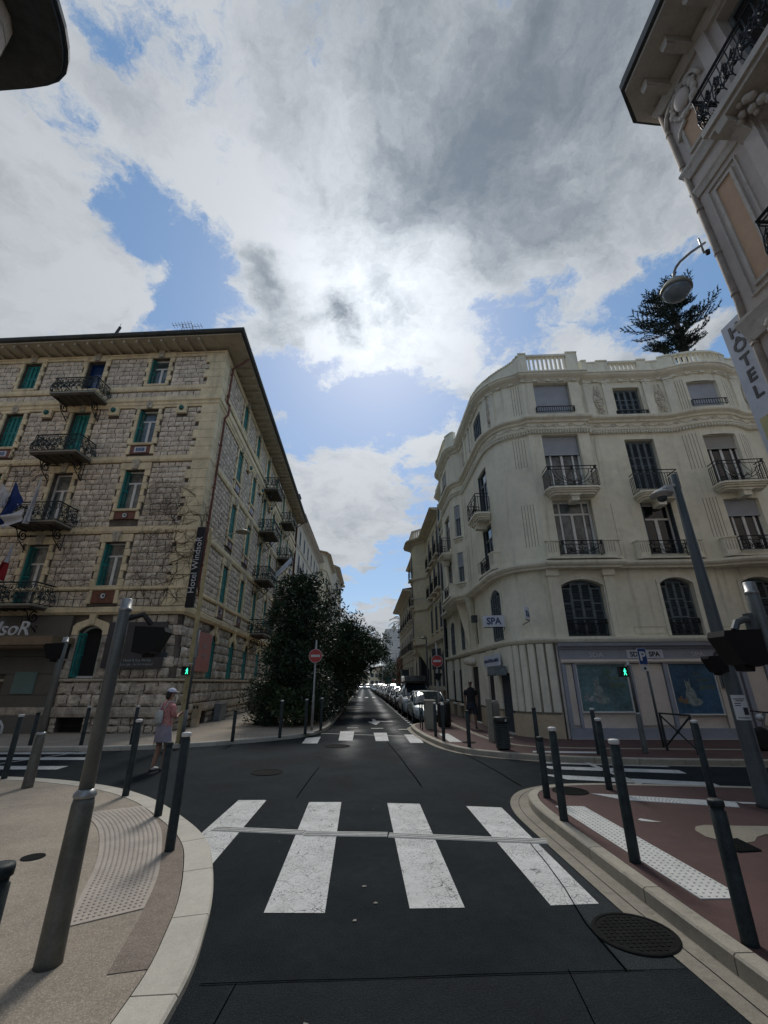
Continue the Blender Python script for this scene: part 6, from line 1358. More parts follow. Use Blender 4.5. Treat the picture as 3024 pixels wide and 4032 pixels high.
# balconies with stone slab, brackets and iron rail
def nbal(y0, y1, z, d):
    s0, s1 = ny(y0), ny(y1); mb = MB(); mb.box(NF, s0, s1, 0, d, z-.16, z); mb.box(NF, s0+.05, s1-.05, 0, d-.06, z-.26, z-.161); o = part('balcony', mb, 'e_trim', nr)
    mb = MB(); a, b = NF.xy(s0+.06, d-.06), NF.xy(s1-.06, d-.06); a0, b0 = NF.xy(s0+.06, 0), NF.xy(s1-.06, 0); n1 = (NF.xy(s0, 1)-NF.xy(s0, 0)); t1 = NF.xy(s0+1, 0)-NF.xy(s0, 0)
    rail_panel(mb, a, b, .95, n1, .08, .2); rail_panel(mb, a0, a, .95, -t1, .05, .3); rail_panel(mb, b0, b, .95, t1, .05, .3); mb.v = [v+Vector((0, 0, z)) if v.z < 3 else v for v in mb.v]
    part('railing', mb, 'rail_black', o)
    for s in (s0+.30, s1-.30):
        mb = MB(); mb.fprism(Path([NF.p(s-.1, 0, 0).xy, NF.p(s-.1, 2, 0).xy]), [(0, z-.262), (d*.9, z-.262), (d*.85, z-.40), (d*.5, z-.50), (d*.3, z-.62), (.1, z-.68), (0, z-.68)], -.001, -.24); part('console', mb, 'e_trim', nr)
        mb = MB(); rr = random.Random(int(s*10))
        for k in range(9): mb.ball(NF.p(s+.35+rr.uniform(-.25, .35), d*(.25+.05*k), z-.62+.04*k), rr.uniform(.05, .09), 7, 5)
        part('carved_leaves', mb, 'e_trim', o, True)
nbal(4.78, .9, 11.72, .55); nbal(4.68, .9, 8.0, .55)
for y in (5.55,):
    mb = MB(); rr = random.Random(4)
    for k in range(22): mb.ball(NF.p(ny(5.2)+rr.uniform(-.25, .25), .10, 7.55-k*.035+rr.uniform(-.05, .05)), rr.uniform(.05, .11), 7, 5)
    part('carved_garland', mb, 'e_trim', nr, True)
# eaves with big modillions
ev = [(7.2, 6.05), (6.62, 6.02), (6.0, 5.48), (6.0, -12), (7.3, -12), (26, -12), (26, 6.05)]
mb = MB(); mb.prism(ev, 14.72, 14.80); part('soffit', mb, 'e_trim', nr)
mb = MB(); mb.prism([(7.2, 6.13), (6.58, 6.10), (5.92, 5.5), (5.92, -12), (26, -12), (26, 6.13)], 14.801, 15.0); part('gutter', mb, 'roof_dark', nr)
mb = MB(); mb.prism([(7.2, 6.05), (6.62, 6.02), (6.0, 5.48), (6.0, -12), (26, -12), (26, 6.05)], 15.001, 15.2); part('roof', mb, 'roof_dark', nr)
for y in (5.3, 4.6, 3.9, 3.2, 2.5, 1.8, 1.1, .4): mb = MB(); mb.cube(6.30, 6.95, y-.10, y+.10, 14.50, 14.71); mb.cube(6.30, 6.5, y-.07, y+.07, 14.42, 14.499); part('modillion', mb, 'e_trim', nr)
mb = MB(); mb.tube([(6.97, 5.75, 14.6), (6.97, 5.745, 8.4), (6.95, 5.76, 8.0), (6.97, 5.745, 7.6), (6.97, 5.745, .2)], .06, 10)
for z in (13.6, 12.4, 11.0, 9.7, 8.6, 7.4): mb.lathe((6.97, 5.745, z), [(.07, -.03), (.07, .03)], 12)
part('drainpipe', mb, 'pipe_beige', nr, True)
hs = thing('hotel_sign', (7.3, 6.0, 5.4), 'tall grey projecting sign reading HÔTEL down its face', 'sign'); HF = Path([(7.28, 8.9), (7.28, 2.9)], zero=2.35)
mb = MB(); mb.prism([(7.24, 5.8), (7.34, 5.8), (7.34, 6.50), (7.24, 6.50)], 5.2, 8.46); part('panel', mb, 'sign_white', hs)
for i, c_ in enumerate('HÔTEL'): put_text(c_, .36, 'sign_grey', hs, HF, .31, .045, 8.08-i*.36, extrude=.01, bold=.008)
ys_ = thing('sign_box', (6.9, 6.3, 6.4), 'small cream sign box at the right edge below the HÔTEL sign', 'sign'); mb = MB(); mb.cube(7.0, 7.2, 6.05, 6.2, 4.7, 6.1); part('panel', mb, 'yellow_sign', ys_); mb = MB(); mb.cube(7.01, 7.19, 6.02, 6.049, 4.75, 6.05); part('face', mb, 'sign_white', ys_)
# lamp on an arm from that building
L0 = Vector((5.8, 5.72, 8.62)); la = thing('street_lamp', tuple(L0), 'globe-like glass street lamp hanging from a curved arm at top right', 'street lamp')
mb = MB(); A = Vector((6.9, 5.85, 10.15)); mb.tube([A, A.lerp(L0+Vector((.22, .02, .72)), .5)+Vector((0, 0, .03)), L0+Vector((.30, .02, .80)), L0+Vector((.16, .01, .62)), L0+Vector((.06, 0, .44)), L0+Vector((.04, 0, .28))], .026, 8); mb.tube([A+Vector((-.1, 0, .12)), A+Vector((-.1, 0, -.3))], .02, 5); part('arm', mb, 'galv', la, True)
mb = MB(); ax = Vector((.12, .0, 1)).normalized(); mb.lathe(L0, [(r_*.78, h_*.78) for r_, h_ in [(.05, .40), (.07, .34), (.17, .29), (.26, .18), (.315, .05), (.335, .03), (.335, -.02), (.31, -.03)]], 28, ax); part('lamp_shade', mb, 'lamp_shell', la, True)
mb = MB(); mb.lathe(L0, [(r_*.78, h_*.78) for r_, h_ in [(.305, -.031), (.29, -.10), (.23, -.18), (.14, -.23), (.03, -.25)]], 28, ax); ln_ = part('lens', mb, 'lamp_glass', la, True)
mb = MB(); mb.lathe(A+Vector((-.02, 0, -.32)), [(.04, 0), (.05, .08), (.03, .1)], 10); part('junction_box', mb, 'black_plastic', la)
# ---------------------------------------------------------------- near left rounded eaves
nl = thing('corner_building', (-9, 6, .1), 'building with a rounded corner and wide dark eaves at the top left edge', 'building')
NL = Path([(-8.8, -15), (-8.8, 5.2), (-8.84, 5.6), (-8.98, 5.92), (-9.25, 6.12), (-9.6, 6.2), (-30, 8.2)][::-1][::-1])
NLp = [(-30, 8.2), (-9.7, 6.25), (-9.3, 6.12), (-9.0, 5.9), (-8.84, 5.6), (-8.8, 5.2), (-8.8, -15)]
mb = MB(); mb.prism(NLp+[(-30, -15)], 0, 16.9); part('wall', mb, 'f_wall', nl)
NLF = Path(NLp[::-1])
for z in (16.35, 15.75, 15.1, 14.3):
    mb = MB()
    for a, b in zip(NLp[:-1], NLp[1:]):
        u = (Vector(b)-Vector(a)).normalized(); n = Vector((-u.y, u.x)); a2, b2 = Vector(a)+n*.012, Vector(b)+n*.012; mb.quadbox([a, b, tuple(b2), tuple(a2)], z, z+.05)
    part('wall_groove', mb, 's_groove', nl)
EVp = [(-30, 9.0), (-9.9, 7.02), (-9.5, 6.98), (-8.97, 6.9), (-8.6, 6.80), (-8.3, 6.63), (-8.1, 6.4), (-7.95, 6.15), (-7.78, 5.75), (-7.67, 5.3), (-7.58, 4.4), (-7.52, 3), (-7.5, -15)]
mb = MB(); mb.prism(EVp+[(-30, -15)], 16.9, 17.0); part('soffit', mb, 'roof_dark', nl)
mb = MB(); q_ = [tuple(Vector(p)+Vector((.08, .06))) for p in EVp]; mb.prism(q_+[(-30, -15)], 17.001, 17.16); part('gutter', mb, 'slate_shutter', nl)
# ---------------------------------------------------------------- trees
rt = random.Random(21)
def leafmesh(blobs_, n, size, m, name='crown', parent=None, aspect=.38, droop=.0, kind=None, label=None):
    "leaf-sized folded blades scattered near the surfaces of many small clumps"
    import numpy as np
    rg = np.random.default_rng(rt.randrange(10**6)); B = np.array([(b[0], b[1], b[2], b[3]) for b in blobs_]); w = B[:, 3]**2; idx = rg.choice(len(B), n, p=w/w.sum())
    u = rg.normal(size=(n, 3)); u /= np.linalg.norm(u, axis=1)[:, None]; rad = rg.uniform(.35, 1.06, n)**.7; c = B[idx, :3]+u*(B[idx, 3]*rad)[:, None]
    d = u+rg.normal(size=(n, 3))*.6; d[:, 2] -= droop; d /= np.linalg.norm(d, axis=1)[:, None]; t = np.cross(d, rg.normal(size=(n, 3))); t /= np.linalg.norm(t, axis=1)[:, None]
    L = size*rg.uniform(.6, 1.25, n)[:, None]; wd = L*aspect; nn = np.cross(d, t)
    a = c; b = c+d*L*.5+t*wd*.5+nn*wd*.15; e = c+d*L; f = c+d*L*.5-t*wd*.5+nn*wd*.15
    V = np.stack([a, b, e, f], 1).reshape(-1, 3); org = np.array(ORG[parent.name]) if parent else np.zeros(3); V = V-org
    me = bpy.data.meshes.new(name); me.vertices.add(len(V)); me.vertices.foreach_set('co', V.ravel()); me.loops.add(n*4); me.loops.foreach_set('vertex_index', np.arange(n*4)); me.polygons.add(n); me.polygons.foreach_set('loop_start', np.arange(n)*4); me.update(calc_edges=True); me.validate()
    me.materials.append(MATS[m]); o = bpy.data.objects.new(name, me); link(o, parent); ORG[o.name] = Vector(org)
    if kind: o['kind'] = kind
    return o
def clumps(c, r, n, sub, flat=1.0):
    out = []
    for _ in range(n):
        v = Vector((rt.gauss(0, 1), rt.gauss(0, 1), rt.gauss(0, 1))).normalized()*rt.random()**.45; out.append((c[0]+v.x*r[0], c[1]+v.y*r[1], c[2]+v.z*r[2], sub*rt.uniform(.6, 1.3)))
    return out
def tree(name, label, base, h, crown, nleaf, size, m, tr=.14, cat='tree', group=None, limbs=7, **k):
    t = thing(name, tuple(base), label, cat, group); mb = MB(); b = Vector(base); mb.tube([b, b+Vector((.05, .05, h*.35)), b+Vector((-.05, .1, h*.75))], [tr, tr*.8, tr*.4], 8); part('trunk', mb, 'bark', t, True)
    for _ in range(limbs): q = rt.choice(crown); mb = MB(); s_ = b+Vector((0, 0, h*rt.uniform(.2, .6))); e = Vector(q[:3]); mb.tube([s_, s_.lerp(e, .5)+Vector((0, 0, .2)), e], [tr*.4, tr*.25, tr*.1], 5); part('limb', mb, 'bark', t)
    leafmesh(crown, nleaf, size, m, 'crown', t, **k); return t
GL = 'evergreens crowding the left pavement'
# big-leaved magnolia in front
cr_ = clumps((-3.05, 21.4, 4.3), (1.35, 1.6, 2.3), 46, .55)+clumps((-3.0, 21.2, 5.9), (.9, .9, .8), 18, .38)+clumps((-3.3, 21.0, 2.2), (1.5, 1.5, 1.6), 30, .6)+[(-4.1, 21, 5.5, .35), (-4.3, 21, 4.7, .4), (-1.6, 21, 5.6, .35), (-1.3, 21, 6.15, .22), (-1.45, 21, 5.2, .4), (-1.1, 21, 4.9, .3), (-3.8, 21, 6.4, .28), (-2.4, 21, 6.55, .3), (-2.1, 21.2, 6.2, .3)]
tree('magnolia_tree', 'tall dark glossy magnolia nearest the junction on the left', (-3.1, 21.6, .1), 5.5, cr_, 26000, .18, 'leaf_dark', group=None)
cr_ = clumps((-.9, 26.5, 3.4), (1.3, 2.0, 1.6), 36, .55)+clumps((.5, 27.5, 3.6), (.95, 1.6, 1.0), 24, .42)+clumps((-1.3, 26, 5.0), (.9, 1, .7), 12, .4)+clumps((-2.2, 27, 3.5), (1.6, 2, 2.4), 26, .6)
tree('broadleaf_tree', 'dark tree leaning over the road behind the magnolia', (-2.0, 26.5, .1), 4.5, cr_, 21000, .17, 'leaf_mid')
cr_ = clumps((-1.6, 33, 3.4), (1.6, 3.5, 2.4), 40, .7)+clumps((-.1, 33, 4.6), (1.1, 2.2, .9), 16, .5)+clumps((.9, 33, 4.0), (.8, 2, .6), 10, .4)
tree('broadleaf_tree', 'third tree of the left row, its crown over the road', (-2.4, 33, .1), 5, cr_, 16000, .18, 'leaf_mid')
cr_ = clumps((-1.9, 44, 3.4), (1.5, 6, 2.6), 40, .9)
tree('broadleaf_tree', 'far tree filling the end of the left row', (-2.6, 44, .1), 5, cr_, 9000, .24, 'leaf_dark')
# dense shrubs at their foot
hd = thing('hedge', (-2.9, 20, .1), 'dense dark shrub mass under the magnolia beside the left pavement', 'hedge')
hb = clumps((-3.3, 19.9, .95), (1.35, 1.1, .9), 40, .42)+clumps((-4.5, 20.7, .9), (.75, .9, .85), 26, .38)+clumps((-2.2, 20.9, 1.0), (.75, 1.4, .9), 26, .4)+clumps((-4.3, 21.3, 1.0), (.8, 1.3, 1.1), 20, .4)+clumps((-1.9, 24, 1.1), (.6, 3, 1.0), 40, .42)
leafmesh(hb, 34000, .12, 'leaf_dark', 'foliage', hd); mb = MB()
for _ in range(24): x, y = -3.3+rt.uniform(-1.1, 1.3), 20.4+rt.uniform(-.8, 1.2); mb.tube([(x, y, .1), (x+rt.uniform(-.2, .2), y, .6), (x+rt.uniform(-.4, .4), y+.1, 1.2)], .02, 4)
part('stems', mb, 'bark', hd)
h2 = thing('hedge', (-1.9, 32, .1), 'long clipped hedge running away along the left kerb', 'hedge'); hb = clumps((-1.85, 34, .8), (.45, 8, .8), 70, .45); leafmesh(hb, 12000, .15, 'leaf_mid', 'foliage', h2)
mb = MB()
for _ in range(20): y = rt.uniform(27, 41); mb.tube([(-1.85, y, .1), (-1.8, y, 1.2)], .02, 4)
part('stems', mb, 'bark', h2)
h3 = thing('hedge', (-2, 60, .1), 'distant dark hedge beside the left kerb', 'hedge'); hb = clumps((-2.2, 62, 1.6), (.9, 20, 1.6), 60, .9); leafmesh(hb, 7000, .3, 'leaf_dark', 'foliage', h3)
mb = MB(); mb.tube([(-2, 60, .1), (-2, 60, 1.5)], .05, 5); part('stems', mb, 'bark', h3)
fl_ = thing('flowering_shrub', (-1.45, 26.5, .1), 'shrub with pale flowers at the left kerb', 'shrub'); leafmesh(clumps((-1.5, 26.8, .55), (.2, 1.2, .35), 14, .22), 1600, .12, 'leaf_light', 'foliage', fl_); leafmesh(clumps((-1.42, 26.8, .6), (.2, 1.2, .35), 10, .2), 90, .10, 'flower_pale', 'flowers', fl_, aspect=.9)
# low pale leaves seen in the shrub front
leafmesh(clumps((-2.75, 19.15, .9), (1.2, .3, .6), 12, .25), 700, .16, 'leaf_light', 'young_leaves', hd)
# distant trees
for lab, c, r, n_ in (('dark round tree at the far end on the right', (4.6, 90, 3.6), (1.9, 4, 2.2), 5000), ('second far dark tree beside the white block', (6.6, 84, 3.9), (1.3, 4, 2.0), 4000), ('low far bush behind the parked cars', (4.6, 68, 1.1), (.8, 6, 1.0), 3000)):
    tree('far_tree', lab, (c[0], c[1], 0), c[2], clumps(c, r, 34, .7), n_, .3, 'leaf_mid', limbs=2)
cy = thing('climbing_plant', (4.9, 57, .1), 'dark purple-brown climber on the far house front', 'plant'); leafmesh(clumps((4.7, 60, 3.2), (.35, 3, 2.4), 20, .4), 1600, .2, 'roof_tile', 'foliage', cy); mb = MB(); mb.tube([(4.85, 59, .1), (4.85, 59, 4)], .05, 5); part('stem', mb, 'bark', cy)
# palm beyond the houses
pm = thing('palm_tree', (6.1, 70, 0), 'palm whose fronds show beside the dark eaves far along', 'tree'); mb = MB(); mb.tube([(6.2, 70, 0), (6.3, 70, 5), (6.2, 70, 10.6)], [.3, .25, .22], 10); part('trunk', mb, 'bark', pm)
for k in range(15):
    a = 2*math.pi*k/15+.2; el = .9-.55*(k % 3)/2; mb = MB(); pts = []
    for j in range(9): u = j/8; r_ = 2.5*u; pts.append(Vector((6.2+r_*math.cos(a), 70+r_*math.sin(a), 10.7+r_*math.tan(el)*.8-u*u*2.0)))
    for j in range(8):
        p, q_ = pts[j], pts[j+1]; d_ = (q_-p).normalized(); sd_ = d_.cross(Vector((0, 0, 1))).normalized()
        for jj in range(3):
            o_ = p.lerp(q_, jj/3)
            for sg in (-1, 1): e = o_+sd_*sg*.5*(1-.5*j/8)+d_*.22+Vector((0, 0, -.22)); mb.add([o_, o_+d_*.08, e], [(0, 1, 2)])
    mb.tube(pts, .03, 4, False); part('frond', mb, 'leaf_needle', pm)
# araucaria behind the corner building
ar = thing('norfolk_pine', (22.6, 24, 0), 'tall tiered Norfolk pine rising behind the cream roof balustrade', 'tree'); mb = MB(); mb.tube([(22.6, 24, 0), (22.9, 24, 16), (23.4, 24, 25), (23.5, 24, 30.2)], [.5, .38, .25, .06], 10); part('trunk', mb, 'bark', ar, True)
import numpy as np
def pine_branch(p0, az, L, rise):
    vs = []; fs = []; pts = [p0+Vector((math.cos(az)*L*u, math.sin(az)*L*u, L*(rise*u+.18*u*u*u))) for u in [i/9 for i in range(10)]]
    mb = MB(); mb.tube(pts, [.07*(1-.8*i/9) for i in range(10)], 4, False)
    for i in range(2, 10):
        p = pts[i]; d_ = (pts[i]-pts[i-1]).normalized(); sd_ = d_.cross(Vector((0, 0, 1))).normalized()
        for sg in (-1, 1):
            if rt.random() < .05: continue
            l2 = (.25+L*.17)*(1.15-abs(i-5)/7)*rt.uniform(.7, 1.2); e = p+(sd_*sg*.75+d_*.75+Vector((0, 0, .35))).normalized()*l2; mb.tube([p, e], [.03, .01], 3, False); n = int(l2/.07)
            for k in range(n):
                o_ = p.lerp(e, (k+.5)/n); w_ = .13
                for q in range(3): v = Vector((rt.gauss(0, 1), rt.gauss(0, 1), rt.gauss(.25, .7))).normalized()*w_+(e-p).normalized()*.10; s2 = v.cross(Vector((0, 0, 1))).normalized()*.032; mb.add([o_-s2, o_+s2, o_+v], [(0, 1, 2)])
    for i in range(1, 10):
        for k in range(6): o_ = pts[i-1].lerp(pts[i], k/6); v = Vector((rt.gauss(0, 1), rt.gauss(0, 1), rt.gauss(.3, .7))).normalized()*.2; s2 = v.cross(Vector((0, 0, 1))).normalized()*.03; mb.add([o_-s2, o_+s2, o_+v], [(0, 1, 2)])
    part('branch', mb, 'leaf_needle', ar)
z = 24.0; lv = 0
while z < 29.6:
    u = (z-24.0)/7; L = [1.3, 1.5, 2.0, 2.8, 3.3, 2.9, 2.4, 2.5, 1.9, 1.4, 1.0][min(10, lv)]
    for k in range(6): pine_branch(Vector((22.9+.6*u+.02, 24, z+rt.uniform(-.25, .25))), 2*math.pi*(k+rt.uniform(-.28, .28))/6+lv*.7, L*rt.uniform(.6, 1.12), rt.uniform(.08, .34))
    z += .62; lv += 1
# ---------------------------------------------------------------- street furniture
def bollard_proto(h=1.06, r=.05, white=True, lean=0):
    t = thing('bollard', (0, 0, 0), 'x', 'bollard', 'steel bollards round the junction')
    mb = MB(); mb.lathe((0, 0, 0), [(r+.002, -.02), (r, .02), (r, h-.07), (r*.85, h-.065), (r*.85, h-.045)], 16); part('post', mb, 'bollard_paint', t, True)
    mb = MB(); mb.lathe((0, 0, 0), [(r*.85, h-.0445), (r*1.04, h-.040), (r*1.06, h-.012), (r*.98, h-.001), (r*.6, h+.004)], 16); part('cap', mb, 'bollard_white' if white else 'bollard_paint', t, True); return t
BOL = [  # x, y, z, h, label, white cap
 (-6.92, 9.87, .06, 1.12, 'white-capped bollard at the far left edge beside the left crossing', 1), (-3.86, 8.34, .06, 1.12, 'white-capped bollard of the near left kerb, furthest of its three', 1), (-2.82, 7.15, .06, .90, 'shorter dark-topped bollard, middle of three on the near left kerb', 0), (-2.10, 5.79, .06, 1.15, 'white-capped bollard nearest the left end of the crossing strip', 1),
 (-1.45, 2.18, .06, 1.02, 'dark bollard cut off at the bottom left of the picture', 0),
 (-9.6, 14.35, .12, .85, 'left bollard of a close pair by the hotel entrance', 0), (-9.85, 15.05, .12, .85, 'right bollard of a close pair by the hotel entrance', 0), (-8.14, 14.30, .12, 1.02, 'bollard in front of the barred cellar window', 1), (-6.73, 14.30, .12, 1.02, 'bollard on the far kerb left of the woman in the cap', 1), (-4.02, 14.95, .12, .85, 'lone dark bollard on the far kerb right of the woman in the cap', 0),
 (-2.73, 15.75, .12, 1.10, 'left bollard of three in front of the magnolia', 1), (-2.05, 16.85, .12, 1.10, 'middle bollard of three, left of the no-entry post', 1), (-1.62, 18.05, .12, 1.10, 'right bollard of three, right of the no-entry post', 1),
 (2.36, 15.66, .12, 1.0, 'bollard right of the grey street cabinet', 1), (2.40, 14.35, .12, 1.02, 'second bollard along the curved far right kerb', 1), (2.88, 13.09, .12, .9, 'thin dark bollard left of the litter bin', 0),
 (4.33, 11.85, .12, 1.02, 'slim green-topped bollard in front of the reeded stone corner', 0), (5.68, 11.52, .12, 1.02, 'slim bollard in front of the green poster window', 1),
 (4.02, 8.0, .12, 1.05, 'bollard behind the large central one on the near right kerb', 1), (2.80, 7.55, .12, .82, 'short dark-topped bollard at the tip of the near right kerb', 0), (2.55, 6.38, .12, 1.06, 'white-capped bollard beside the short one at the tip of the red pavement', 1),
 (2.66, 5.03, .12, 1.06, 'large white-capped bollard in the middle of the near right kerb', 1), (2.60, 3.62, .12, .82, 'big dark-topped bollard nearest the camera on the right', 0), (5.34, 7.47, .12, 1.05, 'white-capped bollard in front of the blue poster window', 1)]
PB = {}
for i, (x, y, z, h, lab, wc) in enumerate(BOL):
    k = (h, wc)
    if k not in PB: PB[k] = o = bollard_proto(h, .052, wc); o.location = (x, y, z)
    else: o = copy_tree(PB[k], None, (x, y, z))
    o['label'] = lab; ORG[o.name] = Vector((x, y, z))
def signal_box(t, P, sc=1.0, yaw=0.0, sx=1):
    "signal head seen from behind and below: back case, tapering visor, cowl"
    RM = Matrix.Rotation(yaw, 3, 'Z')
    def pr(pts, y0, y1, name, m='black_head'):
        mb = MB(); n = len(pts); vs = [P+RM @ (Vector((x*sx, y, z))*sc) for y in (y0, y1) for x, z in pts]; mb.add(vs, [list(range(n))[::-1], list(range(n, 2*n))]+[(i, (i+1) % n, (i+1) % n+n, i+n) for i in range(n)]); return part(name, mb, m, t)
    pr([(-.14, .11), (.13, .10), (.145, .06), (.06, -.12), (-.04, -.14), (-.13, -.12)], -.10, .06, 'visor')
    pr([(-.145, .112), (-.02, .108), (-.02, -.10), (-.135, -.12)], .0605, .10, 'housing'); pr([(-.05, -.135), (.03, -.125), (.02, -.165), (-.04, -.17)], -.06, .03, 'lower_cowl')
def pole_thing(name, label, base, h, hc, r0, r1, cat='pole', m0='pole_base_metal', m1='pole_metal', cap=True, group=None):
    t = thing(name, base, label, cat, group); b = Vector(base)
    mb = MB(); mb.lathe(b, [(r0*1.12, -.02), (r0*1.10, .03), (r0*.98, hc-.05), (r0*.90, hc-.01)], 20); part('base_section', mb, m0, t, True)
    mb = MB(); mb.lathe(b, [(r0*.90, hc-.0095), (r0*1.02, hc), (r0*1.0, hc+.02), (r1*1.02, hc+.05)], 20); part('collar', mb, 'galv', t, True)
    mb = MB(); mb.lathe(b, [(r1*1.08, hc+.02), (r1*.97, h-.10), (r1*.96, h-.099)], 20); part('upper_section', mb, m1, t, True)
    mb = MB(); mb.lathe(b, [(r1*1.05, h-.098), (r1*1.05, h-.075), (r1*.92, h-.074), (r1*.92, h), (r1*.8, h+.004)], 20); part('cap', mb, 'galv', t, True); return t
# front-left signal pole
p = pole_thing('traffic_signal', 'thick two-part metal pole with a black signal head, front left', (-2.03, 3.76, .06), 2.36, .93, .074, .047, 'traffic signal')
B = Vector((-1.80, 3.86, 2.10)); signal_box(p, B, .90, 0, 1); mb = MB(); mb.tube([(-2.0, 3.78, 2.26), (-1.90, 3.82, 2.30), (-1.83, 3.85, 2.22)], .025, 6); part('bracket', mb, 'black_plastic', p)
mb = MB(); mb.cube(-1.90, -1.70, 3.95, 3.965, 1.96, 2.0); part('lens', mb, 'slate_shutter', p)
# smaller left pole
p = pole_thing('traffic_signal', 'slim grey signal pole by the left crossing with a black signal head', (-5.92, 9.07, .06), 2.55, .83, .080, .055, 'traffic signal', m0='pole_base_metal')
signal_box(p, K(222, 2562, 9.1), 1.25, 0, -1); mb = MB(); mb.tube([(-5.92, 9.07, 2.32), K(240, 2555, 9.1)], .02, 5); part('bracket', mb, 'black_plastic', p)
# right-hand near signal pole at the frame edge
q_ = Vector((3.30, 3.52, .12)); p = pole_thing('traffic_signal', 'thick grey pole with a large black signal head at the right edge', tuple(q_), 2.42, .95, .08, .048, 'traffic signal')
B = K(2895, 2545, 3.45); signal_box(p, B, 1.12, 0, -1); mb = MB(); e_ = K(2950, 2440, 3.5); mb.tube([e_, K(2925, 2440, 3.45), K(2900, 2450, 3.42), K(2892, 2480, 3.42)], .027, 7); mb.cube(e_.x-.02, e_.x+.02, e_.y-.03, e_.y+.03, e_.z-.12, e_.z+.05); part('bracket', mb, 'pole_grey', p)
mb = MB(); mb.lathe(K(2935, 2590, 3.40), [(.03, 0), (.033, .02)], 12, (0, -1, 0)); part('sensor', mb, 'car_glass', p)
# tall camera mast on the right
b = Vector((5.62, 6.82, .12)); p = thing('camera_mast', tuple(b), 'tall tapering grey mast with a white dome camera on top', 'pole')
mb = MB(); mb.lathe(b, [(.125, -.02), (.115, .05), (.105, 1.2), (.085, 3.0), (.058, 5.15), (.05, 5.16)], 18); part('mast', mb, 'pole_grey', p, True)
T = K(2648, 1871, 6.9); mb = MB(); C_ = K(2602, 1940, 6.75); mb.tube([b+Vector((0, 0, 4.95)), C_+Vector((.12, 0, .10)), C_+Vector((0, 0, .05))], .035, 7); mb.cube(C_.x+.12, C_.x+.24, 6.74, 6.88, C_.z-.02, C_.z+.16); part('bracket', mb, 'cctv_white', p)
mb = MB(); mb.lathe(C_, [(.05, .06), (.08, .04), (.19, -.03), (.19, -.045), (.10, -.05), (.095, -.09)], 20); part('camera_shroud', mb, 'cctv_white', p, True); mb = MB(); mb.lathe(C_, [(.085, -.091), (.08, -.13), (.05, -.165), (.01, -.175)], 16); part('camera_dome', mb, 'car_glass', p, True)
signal_box(p, K(2811, 2612, 6.75), 1.02, 0, -1); mb = MB(); mb.tube([K(2850, 2572, 6.8), K(2815, 2568, 6.72), K(2812, 2580, 6.72)], .02, 5); part('bracket', mb, 'black_plastic', p)
ps = thing('poster', tuple(b+Vector((-.1, -.1, 1.2))), 'torn black-and-white paper poster wrapped on the camera mast', 'poster'); mb = MB(); A0 = b; rows = []
for j in range(2): rows.append([A0+Vector((.112*math.cos(a), .112*math.sin(a), 1.10+.34*j)) for a in [math.radians(-165+i*14) for i in range(9)]])
mb.grid(rows); part('sheet', mb, 'ink_white', ps, True); rows = []
for j in range(2): rows.append([A0+Vector((.1135*math.cos(a), .1135*math.sin(a), 1.17+.10*j)) for a in [math.radians(-105+i*10) for i in range(5)]])
mb = MB(); mb.grid(rows)
for zz_, (a0, a1) in ((1.38, (-150, -75)), (1.355, (-140, -90)), (1.32, (-150, -110)), (1.29, (-150, -115)), (1.125, (-150, -70))):
    mb.grid([[A0+Vector((.1135*math.cos(a), .1135*math.sin(a), zz_+.012*j)) for a in [math.radians(a0+(a1-a0)*i/4) for i in range(5)]] for j in range(2)])
part('print', mb, 'ink_black', ps, True)
# no-entry signs
def no_entry(label, base, zc, h, post_m='galv', r=.26):
    t = thing('no_entry_sign', base, label, 'road sign'); b = Vector(base); mb = MB(); mb.lathe(b, [(.05, 0), (.05, 1.2), (.036, 1.24), (.036, h)], 12); part('post', mb, post_m, t, True)
    c = Vector((b.x, b.y-.06, zc)); mb = MB(); mb.lathe(c, [(r, 0), (r, .012), (r*.99, .014)], 32, (0, -1, 0)); pl = part('plate', mb, 'ink_white', t); mb = MB(); mb.lathe(c+Vector((0, -.0145, 0)), [(r*.94, 0), (r*.94, .002)], 32, (0, -1, 0)); part('red_disc', mb, 'sign_red', pl)
    mb = MB(); mb.cube(c.x-r*.68, c.x+r*.68, c.y-.021, c.y-.0170, c.z-.045, c.z+.045); part('white_bar', mb, 'ink_white', pl); return t
no_entry('round red no-entry sign in front of the magnolia', (-1.93, 17.85, .12), 2.74, 3.22)
p = no_entry('round red no-entry sign by the parked silver car with a signal head below', (3.30, 20.6, .12), 2.66, 3.35)
mb = MB(); mb.cube(3.10, 3.52, 20.62, 20.68, 2.30, 3.22); part('backing_board', mb, 'black_plastic', p); signal_box(p, Vector((3.32, 20.5, 2.02)), 1.1, 0, 1)
# parking sign
t = thing('parking_sign', (8.05, 12.72, .12), 'blue rectangular parking sign with white P on a thin post', 'road sign'); mb = MB(); mb.lathe((8.08, 12.72, .1), [(.033, 0), (.033, 2.5)], 10); part('post', mb, 'pole_grey', t, True)
PF = straight((7.98, 12.66), -3); mb = MB(); mb.box(PF, -.125, .125, 0, .02, 2.20, 2.66); pl = part('plate', mb, 'ink_white', t); mb = MB(); mb.box(PF, -.112, .112, .0205, .024, 2.213, 2.647); part('blue_face', mb, 'sign_blue', pl); put_text('P', .34, 'ink_white', pl, PF, 0, .027, 2.32, extrude=.002, bold=.01)
mb = MB(); mb.box(PF, -.09, .09, 0, .02, 2.03, 2.185); pl = part('plate', mb, 'ink_white', t); mb = MB(); mb.fprism(PF, [(-.03, 2.07), (.04, 2.07), (.04, 2.12), (0, 2.15), (-.03, 2.12)], .0205, .023); part('symbol', mb, 'ink_black', pl)
